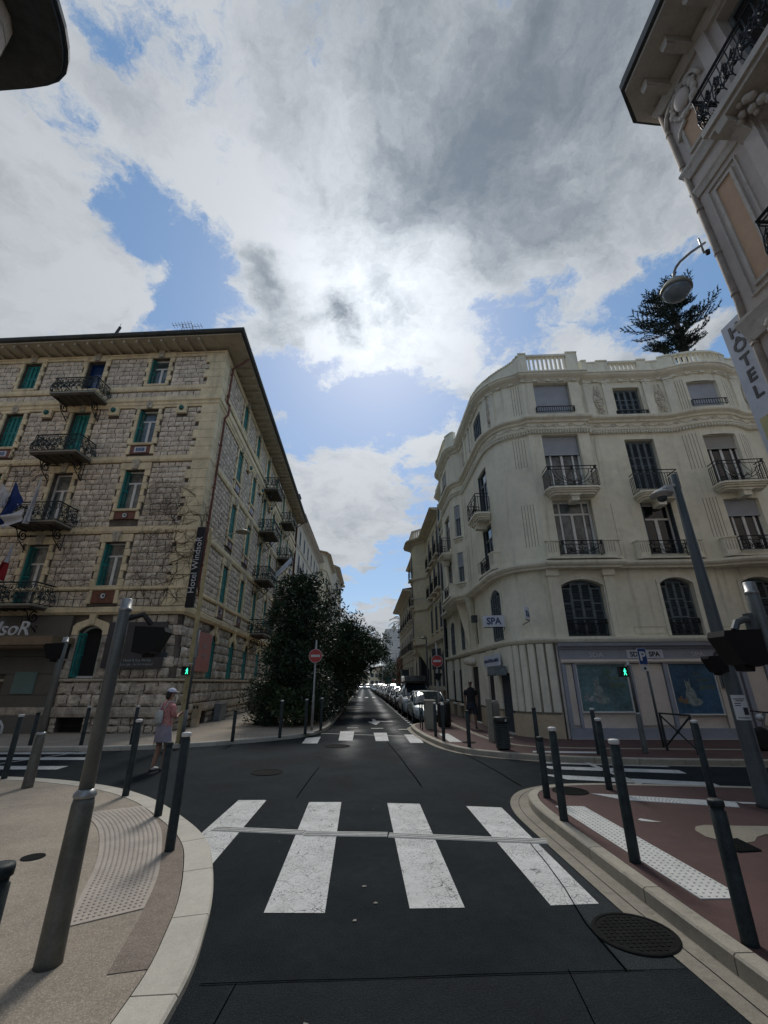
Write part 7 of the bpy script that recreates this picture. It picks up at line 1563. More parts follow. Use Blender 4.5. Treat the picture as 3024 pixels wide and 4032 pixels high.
# pedestrian signals with green walking figure
def walker(mb, F, s, z, h, d):
    k = h/1.0; P_ = lambda x, y: (s+x*k, z+y*k)
    mb.fprism(F, [P_(.07*math.cos(a)+.02, .90+.07*math.sin(a)) for a in [i*math.pi/4 for i in range(8)]], d, d+.003)
    for poly in ([(-.06, .80), (.08, .80), (.07, .45), (-.06, .45)], [(-.06, .47), (.03, .47), (-.12, .02), (-.20, .02)], [(.0, .47), (.07, .47), (.20, .02), (.12, .02)], [(-.06, .80), (-.02, .74), (-.18, .50), (-.22, .54)], [(.06, .80), (.09, .74), (.22, .56), (.18, .52)]): mb.fprism(F, [P_(*p_) for p_ in poly], d, d+.003)
def ped(t, c, deg, sc=1.0):
    F = straight((c.x, c.y), deg); mb = MB(); mb.box(F, -.11*sc, .11*sc, -.08, .06, c.z-.13*sc, c.z+.13*sc); hs_ = part('signal_housing', mb, 'black_plastic', t); mb = MB(); mb.box(F, -.12*sc, .12*sc, .06, .18, c.z+.11*sc, c.z+.13*sc); mb.box(F, -.12*sc, -.105*sc, .06, .16, c.z-.08*sc, c.z+.109*sc); part('visor', mb, 'black_plastic', t); mb = MB(); walker(mb, F, 0.03, c.z-.09*sc, .18*sc, .062); part('green_figure', mb, 'green_light', hs_)
p = pole_thing('pedestrian_signal', 'grey post with a green walking figure in front of the shelter shop', (6.92, 11.66, .12), 2.12, .86, .062, .035, 'traffic signal', m0='pole_metal'); ped(p, Vector((6.70, 11.58, 1.99)), -12, .95)
t = thing('pedestrian_signal', (-5.3, 14.35, .12), 'leaning grey post with a green walking figure beside the woman in the cap', 'traffic signal'); mb = MB(); a0, a1 = Vector((-5.32, 14.35, .12)), K(784, 2480, 14.3); mb.tube([a0, a0.lerp(a1, .28)], .06, 10); mb.tube([a0.lerp(a1, .28), a1], .04, 10); part('post', mb, 'pole_metal', t, True)
c = K(733, 2642, 14.2); ped(t, c, 12, 1.0); mb = MB(); mb.tube([c+Vector((.0, .03, .1)), c+Vector((.02, .03, .22)), c+Vector((.16, .05, .2))], .02, 5); part('bracket', mb, 'cctv_white', t); c = K(775, 2562, 14.1); mb = MB(); mb.cube(c.x-.02, c.x+.02, c.y-.08, c.y+.08, c.z-.18, c.z+.2); part('side_plate', mb, 'galv', t)
# yellow lamp post at the hotel corner with its disc lamp
for o in [x for x in bpy.data.objects if x.name.startswith('arm') and x.parent == lp]: bpy.data.objects.remove(o)
for o in [x for x in bpy.data.objects if x.parent == lp]: o.name = 'lamp_shade'
lp['label'] = 'cream-yellow lamp post at the hotel corner with a disc lamp on a thin arm'; mb = MB(); mb.lathe((-5.47, 14.50, .1), [(.085, 0), (.08, .1), (.075, 2.3), (.055, 6.6), (.04, 6.75)], 12); part('post', mb, 'pole_yellow', lp, True)
a0 = Vector((-5.47, 14.50, 6.42)); mb = MB(); mb.tube([a0, Vector((-4.95, 15.0, 6.80)), Vector((-4.70, 15.2, 6.93))], .018, 5); part('lamp_arm', mb, 'cream_pipe', lp)
# utility cabinets and bin
def cabinet(name, label, x0, x1, y0, y1, h, m, z=.12, extra=True):
    t = thing(name, ((x0+x1)/2, (y0+y1)/2, z), label, 'cabinet'); mb = MB(); mb.cube(x0, x1, y0, y1, z, z+h-.05); part('housing', mb, m, t); mb = MB(); mb.cube(x0-.02, x1+.02, y0-.02, y1+.02, z+h-.049, z+h); part('lid', mb, m, t); mb = MB(); mb.cube(x0+.03, x1-.03, y0-.012, y0-.001, z+.08, z+h-.1); part('door', mb, m, t); return t
cabinet('street_cabinet', 'grey-beige street cabinet in front of the silver parked car', 2.34, 2.74, 17.9, 18.35, 1.0, 'cabinet')
t = thing('cycle_rack', (2.25, 17.9, .12), 'dark metal frame leaning round the street cabinet', 'barrier'); mb = MB(); mb.tube([(2.20, 17.8, .12), (2.20, 17.8, 1.05), (2.20, 18.5, 1.05), (2.20, 18.5, .12)], .025, 6); mb.tube([(2.20, 17.8, .95), (2.20, 18.5, .2)], .015, 5); mb.tube([(2.20, 17.8, .2), (2.20, 18.5, .95)], .015, 5); part('frame', mb, 'bollard_paint', t)
t = thing('waste_container', (3.1, 18.9, .12), 'dark rounded container behind the street cabinet', 'bin'); mb = MB(); mb.lathe((3.22, 18.9, .12), [(.24, 0), (.27, .05), (.27, .80), (.24, .86), (.1, .9)], 16); part('body', mb, 'black_plastic', t, True); mb = MB(); mb.tube([(3.03, 18.75, .9), (3.2, 18.7, 1.02), (3.4, 18.75, .9)], .015, 5); part('handle', mb, 'galv', t)
t = thing('litter_bin', (3.65, 12.5, .12), 'slatted dark metal litter bin on the far right kerb', 'bin'); C0 = Vector((3.66, 12.55, .12)); mb = MB(); mb.lathe(C0, [(.17, .02), (.175, .04), (.175, .62), (.17, .625)], 18); part('liner', mb, 'room_dark', t); 
for k in range(13): mb = MB(); mb.lathe(C0, [(.185, .04+k*.045), (.19, .045+k*.045), (.19, .065+k*.045), (.185, .07+k*.045)], 18); part('slat', mb, 'bin_metal', t)
mb = MB(); mb.lathe(C0, [(.20, .63), (.205, .64), (.205, .74), (.18, .77), (.05, .775)], 18); part('rim', mb, 'black_plastic', t, True); mb = MB(); mb.cube(C0.x+.04, C0.x+.08, C0.y-.215, C0.y-.2055, C0.z+.67, C0.z+.72); part('sticker', mb, 'ink_white', t)
t = thing('junction_box', (3.78, 14.2, .12), 'pale grey service post behind the litter bin', 'cabinet'); mb = MB(); mb.cube(3.72, 3.86, 14.05, 14.2, .12, 1.28); part('housing', mb, 'cabinet', t); mb = MB(); mb.lathe((3.98, 14.1, .12), [(.12, 0), (.12, 1.0), (.08, 1.12)], 10); part('pipe', mb, 'clad_grey', t, True)
cabinet('utility_box', 'cream electric meter box against the hotel side wall', -7.0, -6.72, 19.5, 19.8, .55, 'cream_pipe', z=.12+.32) ; t = bpy.data.objects['utility_box']; mb = MB(); mb.cube(-6.98, -6.74, 19.52, 19.78, .12, .439); part('plinth', mb, 's_stone_base', t)
mb = MB()
for a, b in ((-6.96, -6.88), (-6.84, -6.76)): mb.cube(a, b, 19.48, 19.485, .80, .90)
part('meter_window', mb, 'ink_black', t)
cabinet('utility_box', 'grey-green service cabinet against the hotel side wall', -7.0, -6.7, 22.3, 23.2, .75, 'grey_frame')
# crossed metal barrier
t = thing('pedestrian_barrier', (7.85, 11.7, .12), 'rust-brown metal barrier with crossed bars', 'barrier'); a, b = Vector((7.87, 12.2, .12)), Vector((7.83, 11.18, .12)); U = Vector((0, 0, 1))
mb = MB(); mb.tube([a, a+U*.80, b+U*.80, b], .025, 6); part('frame', mb, 'rust_pipe', t)
a, b = Vector((7.00, 11.72, .12)), Vector((7.85, 11.55, .12))
bpy.data.objects.remove([o for o in bpy.data.objects if o.parent == t][0]); mb = MB(); a, b = K(2626, 2943, 12.05), K(2750, 2965, 11.3); a.z = b.z = .12; mb.tube([a, a+U*.86, b+U*.86, b], .032, 6); part('frame', mb, 'bollard_paint', t)
mb = MB(); mb.tube([a+U*.10, b+U*.82], .022, 5); mb.tube([a+U*.82, b+U*.10], .022, 5); mb.ball((a+b)/2+U*.46, .05, 8, 6); part('cross_bars', mb, 'bollard_paint', t)
t = thing('hoop_barrier', (2.1, 31, .0), 'pale hoop barrier between the parked cars', 'barrier'); mb = MB(); mb.tube([(2.25, 30.4, 0), (2.25, 30.4, .75), (2.32, 30.4, .88), (2.45, 30.4, .93), (3.0, 30.4, .93), (3.1, 30.4, .8), (3.1, 30.4, 0)], .035, 7); mb.tube([(2.25, 30.4, .5), (3.1, 30.4, .5)], .03, 6); part('hoop', mb, 'cctv_white', t, True)
t = thing('rail_end', (-10.9, 13.0, 0), 'white curved rail end at the far left edge', 'barrier'); mb = MB(); q0 = K(-20, 2895, 13.5); mb.tube([K(-25, 2830, 13.5), K(0, 2840, 13.5), K(9, 2860, 13.5), K(4, 2885, 13.5), K(-15, 2905, 13.5)], .03, 6); part('hoop', mb, 'cctv_white', t, True); mb = MB(); mb.tube([K(-25, 2830, 13.5), Vector((K(-25, 2830, 13.5).x, 13.5, 0))], .03, 6); part('leg', mb, 'cctv_white', t)
# further posts, signs
def lamppost(label, x, y, h, arm, m='galv', r=.07):
    t = thing('street_lamp', (x, y, 0), label, 'street lamp'); mb = MB(); mb.tube([(x, y, 0), (x, y, h)], [r, r*.6], 8); part('post', mb, m, t, True)
    if arm: mb = MB(); mb.tube([(x, y, h), (x+arm*.5, y, h+.1), (x+arm, y, h)], .03, 5); part('arm', mb, m, t); mb = MB(); mb.ball((x+arm, y, h-.02), .14, 8, 6, (1.4, 1, .5)); part('lamp_head', mb, 'lamp_shell', t, True)
    return t
lamppost('tall dark lamp post in front of the yellow house', 4.05, 29.2, 4.5, -.2, 'pole_grey', .07)
lamppost('far pale lamp post whose arm points left', 4.2, 60, 5.4, -.6); lamppost('thin far post behind the parked cars', 2.35, 60, 3.5, 0)
t = thing('street_lamp', (4.9, 30, 8.2), 'cobra-head lamp on a long arm from the yellow house', 'street lamp'); mb = MB(); mb.tube([(4.9, 28.6, 6.4), (4.3, 32, 7.6), (3.95, 36, 8.25)], .03, 5); part('arm', mb, 'galv', t); mb = MB(); mb.ball((3.95, 36.2, 8.25), .16, 8, 5, (.7, 2, .5)); part('lamp_head', mb, 'lamp_shell', t, True)
t = thing('direction_sign', (3.0, 60, 0), 'small green direction signs far down the street', 'road sign'); mb = MB(); mb.tube([(3.2, 60, 0), (3.2, 60, 2.3)], .04, 6); part('post', mb, 'galv', t)
for k, (z0, z1) in enumerate(((2.05, 2.3), (1.78, 2.02))): mb = MB(); mb.cube(2.85+.1*k, 3.55, 59.9, 59.94, z0, z1); part('plate', mb, 'sign_green', t)
t = thing('awning', (4.6, 68, 1.6), 'red rounded shop awning far down the right side', 'awning'); mb = MB(); mb.lathe((3.95, 66, 1.92), [(.10, 0), (.28, .04), (.28, .95), (.24, 1.0)], 14, (1, .15, 0)); part('canopy', mb, 'sign_red', t, True); mb = MB(); mb.tube([(4.9, 66.2, 1.9), (5.0, 66.2, 1.9)], .03); part('bracket', mb, 'galv', t)
t = thing('shop_awning', (4.4, 52, 1.6), 'dark teal shop sign panel below the dull townhouse', 'awning'); mb = MB(); mb.cube(4.2, 4.95, 51, 53.5, 1.9, 3.0); part('panel', mb, 'slate_shutter', t); mb = MB(); mb.cube(4.15, 4.95, 50.9, 53.6, 3.001, 3.1); part('top', mb, 'roof_dark', t)
# ---------------------------------------------------------------- vehicles
def car_proto(name, label, L=4.2, Wd=1.74, H=1.45, hood=.82, paint='car_silver', kind='hatch', box=False, loc=(0, 0, 0), cat='car'):
    t = thing(name, (0, 0, 0), label, cat, 'cars parked along the right kerb'); w = Wd/2; gc = .20
    suv = H > 1.6; belt = hood+.10
    # y, half width, z top at centre, z shoulder  (front at y=0, rear at y=L)
    st = [(0.0, w*.72, .50, .44), (.06, w*.84, .60, .52), (.22, w*.93, hood-.16, hood-.22), (.55, w*.985, hood-.05, hood-.10), (1.05, w, hood, hood-.04), (L*.31, w, belt-.02, belt-.05), (L*.42, w, belt+.02, belt), (L*.7, w, belt+.05, belt+.03), (L*.87, w*.98, belt+.03, belt), (L*.96, w*.92, belt-.04, belt-.08), (L, w*.82, belt-.20, belt-.24)]
    rows = []
    for y, ww, zc, zs in st:
        f = 1 if .1 < y < L-.1 else .6; zb = gc+(.08 if y in (0.0, L) else 0)
        half = [(ww*.86, zb), (ww*.97, zb+.10), (ww, zb+.28*f), (ww*.985, (zb+zs)/2+.06), (ww*.965, zs-.05), (ww*.90, zs), (ww*.60, (zs+zc)/2+.012), (0.0, zc)]
        rows.append([Vector((-x, y, z)) for x, z in half]+[Vector((x, y, z)) for x, z in half[-2::-1]])
    mb = MB(); mb.grid(rows); n = len(rows[0]); mb.poly(rows[0]); mb.poly(rows[-1]); mb.poly([r[0] for r in rows]+[r[-1] for r in rows[::-1]]); body = part('body', mb, paint, t, True)
    # glasshouse
    gh = [(L*.27, w*.86, belt-.06), (L*.43, w*.66, H-.03), (L*.60, w*.67, H), (L*.80, w*.66, H-.04), (L*.955 if not suv else L*.96, w*.80, belt+.0)]
    if suv: gh[3] = (L*.90, w*.68, H-.04)
    bt, tp = [], []
    ys = [L*.27, L*.43, L*.62, L*.80, L*.955]
    mb = MB(); gr = []
    prof = [(ys[0], .87, belt-.05, belt-.05), (ys[1]-.05, .90, belt, H-.05), (ys[2], .90, belt+.02, H-.01), (gh[3][0], .89, belt+.02, H-.05), (gh[4][0], .82, belt-.02, belt)]
    for y, ww, z0, z1 in prof:
        tw = .90-(z1-z0)*.42; half = [(w*ww, z0), (w*(ww+tw)/2+.02, (z0+z1)/2), (w*tw, z1-.01), (w*tw*.6, z1+.02), (0, z1+.025)]
        gr.append([Vector((-x, y, z)) for x, z in half]+[Vector((x, y, z)) for x, z in half[-2::-1]])
    mb.grid(gr); part('windows', mb, 'car_glass', t, True)
    mb = MB(); rr = [[v+Vector((0, 0, .008)) for v in r[2:7]] for r in gr[1:4]]; rr[0] = [v+Vector((0, .06, .002)) for v in rr[0]]; mb.grid(rr); part('roof', mb, paint, t, True)
    for sg in (-1, 1):
        i = 2 if sg < 0 else 6; o_ = Vector((sg*.006, 0, .006)); mb = MB(); lo = gr[0][0 if sg < 0 else 8]; mb.tube([lo+o_, (gr[0][i]+gr[1][i])/2+o_*1.5, gr[1][i]+o_], [.03, .026, .026], 5); mb.tube([gr[1][i]+o_, gr[2][i]+o_, gr[3][i]+o_, gr[4][i]+o_], .024, 5)
        a, b = gr[2][0 if sg < 0 else 8], gr[2][i]; mb.tube([a+o_, b+o_], .026, 5); part('pillar', mb, paint if sg else paint, t, True)
    R = .31 if not suv else .35
    for y in (.80, L-.78):
        for sg in (-1, 1):
            c = Vector((sg*(w-.09), y, R)); mb = MB(); mb.lathe(c-Vector((sg*.10, 0, 0)), [(R*.6, 0), (R*.96, .0), (R, .03), (R, .17), (R*.96, .195), (R*.66, .20)], 22, (sg, 0, 0)); wl_ = part('wheel', mb, 'rubber', t, True)
            mb = MB(); mb.lathe(c+Vector((sg*.085, 0, 0)), [(R*.64, .0), (R*.64, .018), (R*.58, .02), (R*.55, .006), (.06, .012), (.05, .02)], 20, (sg, 0, 0)); part('rim', mb, 'alloy', wl_, True)
            mb = MB(); rr_ = R+.05
            mb.grid([[Vector((sg*(w+.004), y+q*math.cos(a), max(.2, R+q*math.sin(a)))) for a in [math.pi*k/12 for k in range(13)]] for q in (rr_, rr_-.045)]); part('wheel_arch', mb, 'rubber', t)
    for sg in (-1, 1):
        mb = MB(); mb.hexa([(sg*w*.50, .045, hood-.22), (sg*w*.90, .20, hood-.20), (sg*w*.90, .30, hood-.20), (sg*w*.50, .14, hood-.22), (sg*w*.52, .10, hood-.10), (sg*w*.91, .34, hood-.08), (sg*w*.91, .42, hood-.08), (sg*w*.52, .2, hood-.10)]); hl = part('headlight', mb, 'lamp_lens', t)
        mb = MB(); mb.ball((sg*(w+.09), L*.32, belt+.05), .085, 8, 6, (1.1, .7, .75)); mb.tube([(sg*(w-.04), L*.32, belt), (sg*(w+.05), L*.32, belt+.03)], .02, 5); part('wing_mirror', mb, paint if sg > 0 or True else 'x', t, True)
        mb = MB(); mb.cube(min(sg*w*.70, sg*w*.92), max(sg*w*.70, sg*w*.92), L-.10, L-.015, belt-.32, belt-.16); part('tail_light', mb, 'sign_red', t)
        mb = MB(); mb.box(Path([(sg*(w+.003), 1.2), (sg*(w+.003), L-1.0)]), .0, L-2.3, -.004, .004, belt-.17, belt-.15); part('door_crease', mb, 'rubber', t)
        for y in (L*.36, L*.60): mb = MB(); mb.cube(min(sg*(w-.01), sg*(w+.006)), max(sg*(w-.01), sg*(w+.006)), y, y+.014, .36, belt-.05); part('door_gap', mb, 'rubber', t)
    mb = MB(); mb.cube(-w*.46, w*.46, -.012, .05, .30, .52) if not suv else mb.cube(-w*.5, w*.5, -.012, .06, .38, .66); part('grille', mb, 'rubber', t)
    mb = MB(); mb.cube(-w*.30, w*.30, -.022, -.0125, .40, .50); part('number_plate', mb, 'ink_white', t)
    for sg in (-1, 1): mb = MB(); mb.lathe((sg*w*.66, .0, .38), [(.055, 0), (.05, .02)], 12, (0, -1, 0)); part('fog_light', mb, 'lamp_lens', t)
    mb = MB(); mb.tube([(-w*.5, L*.30, belt-.01), (-.05, L*.345, belt+.10)], .008, 4); mb.tube([(w*.05, L*.30, belt-.01), (w*.5, L*.345, belt+.10)], .008, 4); part('wiper', mb, 'rubber', t)
    if box:
        mb = MB(); mb.prism([(-.62, L*.34), (.62, L*.34), (.66, L*.40), (.66, L*.86), (.58, L*.90), (-.58, L*.90), (-.66, L*.86), (-.66, L*.40)], H+.10, H+.42); rb_ = part('roof_box', mb, 'car_black', t); mb = MB()
        for y in (L*.48, L*.76): mb.cube(-w*.72, w*.72, y-.02, y+.02, H+.03, H+.10)
        part('roof_bar', mb, 'rubber', t)
    return t
protos = {}
protos['a'] = car_proto('parked_car', 'silver compact car parked nearest the junction behind the street cabinet', 4.0, 1.72, 1.36, .78, 'car_silver')
protos['b'] = car_proto('parked_car', 'pale van-like car carrying a long black roof box, second in the row', 4.6, 1.84, 1.72, .98, 'car_white', box=True)
protos['c'] = car_proto('parked_car', 'black low car behind the hoop barrier', 4.2, 1.76, 1.42, .80, 'car_black')
protos['d'] = car_proto('parked_car', 'grey car', 4.2, 1.76, 1.46, .82, 'car_grey'); protos['e'] = car_proto('parked_car', 'white car', 4.1, 1.74, 1.5, .86, 'car_white'); protos['f'] = car_proto('parked_car', 'tall dark car', 4.4, 1.8, 1.66, .95, 'car_black')
seq = [('a', 21.15, None), ('b', 25.9, None), ('c', 32.0, None), ('d', 37.0, 'grey car right behind the black low car'), ('f', 42.2, 'tall dark car fifth in the parked row'), ('e', 47.4, 'white car sixth in the parked row'), ('c', 52.6, 'black car seventh in the parked row'), ('e', 57.8, None), ('d', 63, None), ('e', 68.3, None), ('f', 73.6, None), ('d', 79, None), ('e', 84.3, None), ('a', 89.5, None), ('c', 94.5, None), ('e', 99.8, None), ('d', 105, None)]
used = set()
for k, y, lab in seq:
    x = 3.12-.0085*(y-21)
    if k not in used: o = protos[k]; o.location = (x, y, .0); used.add(k)
    else: o = copy_tree(protos[k], None, (x, y, .0))
    if lab: o['label'] = lab
    elif y > 55: o['label'] = 'distant %s car, %s in the parked row along the right kerb' % ({'a': 'silver', 'b': 'pale', 'c': 'black', 'd': 'grey', 'e': 'white', 'f': 'tall dark'}[k], ['eighth', 'ninth', 'tenth', 'eleventh', 'twelfth', 'thirteenth', 'fourteenth', 'fifteenth', 'sixteenth', 'seventeenth'][int((y-57)/5.25)])
    elif k not in 'abc': pass
for x, y in ((-1.0, 128), (.9, 128)): o = copy_tree(protos['e'], None, (x, y, 0)); o['label'] = 'white car at the vanishing point, %s of two side by side' % ('left' if x < 0 else 'right')
# scooter at the right edge
t = thing('motorcycle', (10.6, 12.6, .12), 'black motorcycle half hidden at the right edge', 'motorcycle')
for x in (10.15, 11.45):
    mb = MB(); mb.lathe((x, 11.78, .38), [(.20, 0), (.27, .01), (.29, .05), (.27, .10), (.20, .11)], 20, (0, 1, 0)); w_ = part('wheel', mb, 'rubber', t, True); mb = MB()
    for k in range(5): a = k*1.257; mb.tube([(x, 11.83, .38), (x+.21*math.cos(a), 11.83, .38+.21*math.sin(a))], .018, 4)
    part('spokes', mb, 'alloy', w_)
mb = MB(); mb.ball((10.85, 11.83, .72), .24, 10, 8, (1.5, .7, .75)); mb.ball((10.80, 11.83, .5), .22, 8, 6, (1.2, .7, .8)); part('tank', mb, 'black_plastic', t, True); mb = MB(); mb.tube([(10.15, 11.83, .38), (10.32, 11.83, .85), (10.38, 11.83, .98)], .035, 6); part('fork', mb, 'alloy', t); mb = MB(); mb.tube([(10.3, 11.5, 1.02), (10.38, 11.75, 1.0), (10.38, 11.9, 1.0), (10.3, 12.15, 1.02)], .02, 6); part('handlebar', mb, 'black_plastic', t)
mb = MB(); mb.ball((11.2, 11.83, .82), .2, 8, 6, (1.8, .7, .35)); part('seat', mb, 'rubber', t, True); mb = MB(); mb.ball((10.22, 11.83, .88), .09, 8, 6); part('headlight', mb, 'lamp_lens', t, True); mb = MB(); mb.ball((10.3, 11.47, 1.12), .06, 6, 5, (.6, 1.2, .8)); part('mirror', mb, 'black_plastic', t, True)
# ---------------------------------------------------------------- people
def skin(name, verts, edges, m, parent, sub=2, roots=(0,), smooth=True):
    me = bpy.data.meshes.new(name); me.from_pydata([v[:3] for v in verts], edges, []); me.materials.append(MATS[m]); o = bpy.data.objects.new(name, me); link(o, parent)
    s = o.modifiers.new('skin', 'SKIN'); s.use_smooth_shade = True; s.branch_smoothing = .5; sk = me.skin_vertices[0].data
    for i, v in enumerate(verts): sk[i].radius = v[3] if isinstance(v[3], tuple) else (v[3], v[3]); sk[i].use_root = i in roots
    u = o.modifiers.new('sub', 'SUBSURF'); u.levels = u.render_levels = sub
    bpy.context.view_layer.update(); dg = bpy.context.evaluated_depsgraph_get(); me2 = bpy.data.meshes.new_from_object(o.evaluated_get(dg)); o.modifiers.clear(); o.data = me2; me2.name = name
    for p in me2.polygons: p.use_smooth = True
    ORG[o.name] = Vector((0, 0, 0)); return o
def hand(verts, edges, w, fwd, side, r=.011):
    "palm and five bent fingers appended to a skin chain; w = wrist index"
    W_ = Vector(verts[w][:3]); f = Vector(fwd).normalized(); s = Vector(side).normalized(); n = f.cross(s)
    p = len(verts); verts.append((*(W_+f*.045), (.026, .036))); edges.append((w, p)); q = len(verts); verts.append((*(W_+f*.085), (.020, .036))); edges.append((p, q))
    for k, (off, L) in enumerate(((-.030, .062), (-.010, .072), (.010, .068), (.030, .052))):
        a = len(verts); b0 = W_+f*.085+s*off; verts.append((*(b0+f*.022), .0095)); edges.append((q, a)); verts.append((*(b0+f*(.022+L*.5)+n*.010), .009)); edges.append((a, a+1)); verts.append((*(b0+f*(.022+L*.85)+n*.032), .0075)); edges.append((a+1, a+2))
    a = len(verts); verts.append((*(W_+f*.05-s*.045), .011)); edges.append((p, a)); verts.append((*(W_+f*.088-s*.058+n*.012), .009)); edges.append((a, a+1))
def face(t, c, fwd, r, m='skin', dark='hair'):
    f = Vector(fwd).normalized(); s = f.cross(Vector((0, 0, 1))).normalized(); mb = MB()
    head = t
    for sg in (-1, 1): mb.ball(c+f*r*.88+s*sg*r*.36+Vector((0, 0, .005)), r*.13, 6, 5, (1, 1, .6))
    mb.tube([c+f*r*.90-Vector((0, 0, r*.55))-s*r*.28, c+f*r*.97-Vector((0, 0, r*.57)), c+f*r*.90-Vector((0, 0, r*.55))+s*r*.28], .006, 4); part('facial_features', mb, dark, t, True, local=True)
def loft(name, rings, m, parent, n=20, seed=1, fold=.004):
    rg = random.Random(seed); rows = []
    for cx, cy, z, rx, ry in rings: rows.append([Vector((cx+(rx+rg.uniform(-fold, fold))*math.cos(a), cy+(ry+rg.uniform(-fold, fold))*math.sin(a), z)) for a in [2*math.pi*j/n for j in range(n)]])
    rows = [r+[r[0]] for r in rows]; mb = MB(); mb.grid(rows); return part(name, mb, m, parent, True, local=True)
# --- woman in white cap, back three-quarter view, stepping away to the right
wp = thing('person', (-4.45, 10.85, 0), 'woman in white cap, pink top and pale shorts crossing the road with a white backpack', 'person', rz=math.radians(-28))
V = [(0, 0, .88, (.105, .085)), (0, .0, 1.02, (.095, .075)), (0, .01, 1.18, (.11, .08)), (0, .01, 1.29, (.125, .085)), (0, .02, 1.36, (.055, .055)), (0, .03, 1.42, (.043, .045)), (0, .045, 1.49, (.068, .078)), (0, .05, 1.56, (.073, .088)), (0, .045, 1.62, (.05, .06)),
 (-.09, 0, .80, .095), (-.09, .0, .62, .082), (-.085, .02, .46, .060), (-.08, -.02, .28, .056), (-.08, -.07, .10, .036), (-.08, -.07, .055, .036), (-.08, .03, .035, .030),
 (.09, 0, .80, .095), (.09, .05, .62, .082), (.085, .08, .45, .060), (.08, .07, .26, .056), (.08, .06, .09, .036), (.08, .07, .05, .036), (.08, .17, .035, .028),
 (-.145, .01, 1.29, .052), (-.19, .02, 1.14, .043), (-.18, .10, 1.0, .035), (-.12, .22, 1.04, .024),
 (.145, .01, 1.29, .052), (.19, .04, 1.15, .043), (.18, .12, 1.02, .035), (.11, .24, 1.10, .024)]
E_ = [(0, 1), (1, 2), (2, 3), (3, 4), (4, 5), (5, 6), (6, 7), (7, 8), (0, 9), (9, 10), (10, 11), (11, 12), (12, 13), (13, 14), (14, 15), (0, 16), (16, 17), (17, 18), (18, 19), (19, 20), (20, 21), (21, 22), (3, 23), (23, 24), (24, 25), (25, 26), (3, 27), (27, 28), (28, 29), (29, 30)]
Vb, Eb = list(V), list(E_); hand(Vb, Eb, 26, (.1, .9, .1), (0, .1, 1)); hand(Vb, Eb, 30, (-.1, .9, .2), (0, .1, 1)); skin('body', Vb, Eb, 'skin', wp); WH = Vector((0, .05, 1.535))
face(wp, WH, (0, 1, 0), .088)
loft('pink_top', [(0, 0, .84, .175, .135), (0, 0, .93, .165, .128), (0, 0, 1.04, .150, .118), (0, .005, 1.15, .155, .118), (0, .01, 1.25, .165, .115), (0, .01, 1.32, .160, .100), (0, .015, 1.36, .105, .08), (0, .02, 1.385, .055, .055)], 'pink_cloth', wp, 22, 3, .006)
for sg in (-1, 1): skin('sleeve', [(sg*.135, .01, 1.31, .075), (sg*.175, .01, 1.24, .070), (sg*.195, .03, 1.12, .062), (sg*.19, .07, 1.05, .056)], [(0, 1), (1, 2), (2, 3)], 'pink_cloth', wp)
loft('shorts', [(0, 0, .95, .150, .120), (0, 0, .88, .172, .138), (0, 0, .78, .190, .150), (0, .01, .66, .200, .158), (0, .015, .56, .208, .162)], 'short_cloth', wp, 22, 5, .008)
mb = MB(); rr = random.Random(2)
for k in range(34): a = k/34*6.283; x, y = .205*math.cos(a), .16*math.sin(a)+.015; mb.add([(x*.97, y*.97, .565), (x*1.0+.02, y*1.0, .565), (x*1.02, y*1.02, .48-rr.random()*.06)], [(0, 1, 2)])
part('frayed_hem', mb, 'black_cloth', wp, local=True)
skin('hair', [(0, -.005, 1.60, (.070, .070)), (0, -.015, 1.54, (.076, .062)), (0, -.03, 1.47, (.066, .045)), (0, -.05, 1.41, (.045, .035))], [(0, 1), (1, 2), (2, 3)], 'hair', wp)
mb = MB(); c = WH+Vector((0, -.005, .045)); rows = []
for i in range(7):
    a = math.pi/2*i/6; rows.append([c+Vector((.098*math.cos(a)*math.cos(b), .108*math.cos(a)*math.sin(b), .088*math.sin(a)-.01)) for b in [2*math.pi*j/20 for j in range(21)]])
mb.grid(rows); mb.ball(c+Vector((0, 0, .08)), .012, 6, 4); cp_ = part('cap', mb, 'cap_white', wp, True, local=True)
mb = MB(); r0 = [c+Vector((.085*math.sin(b), .085*math.cos(b)+.012, -.010)) for b in [math.radians(-55+11*j) for j in range(11)]]; r1 = [c+Vector((.080*math.sin(b*.9), .175*math.cos(b*.75)+.015, -.015+.012*math.cos(b))) for b in [math.radians(-55+11*j) for j in range(11)]]
mb.grid([r0, r1]); mb.grid([[v-Vector((0, 0, .006)) for v in r1], [v-Vector((0, 0, .006)) for v in r0]]); part('peak', mb, 'cap_white', cp_, True, local=True)
skin('backpack', [(0, -.165, .90, (.105, .055)), (0, -.19, 1.0, (.125, .075)), (0, -.185, 1.12, (.115, .065)), (0, -.16, 1.21, (.085, .045))], [(0, 1), (1, 2), (2, 3)], 'bag_white', wp); bk = [o for o in bpy.data.objects if o.parent == wp and o.name.startswith('backpack')][0]
mb = MB()
for sg in (-1, 1): mb.tube([(sg*.07, -.14, 1.22), (sg*.09, -.06, 1.37), (sg*.11, .06, 1.36), (sg*.13, .12, 1.22), (sg*.15, .08, 1.04), (sg*.12, -.10, .90)], .013, 5)
mb.tube([(-.03, -.17, 1.24), (0, -.17, 1.28), (.03, -.17, 1.24)], .007, 4); part('strap', mb, 'white_cloth', bk, local=True)
mb = MB(); mb.tube([(-.10, -.245, 1.05), (0, -.27, 1.05), (.10, -.245, 1.05)], .005, 4); part('zip', mb, 'cabinet', bk, local=True)
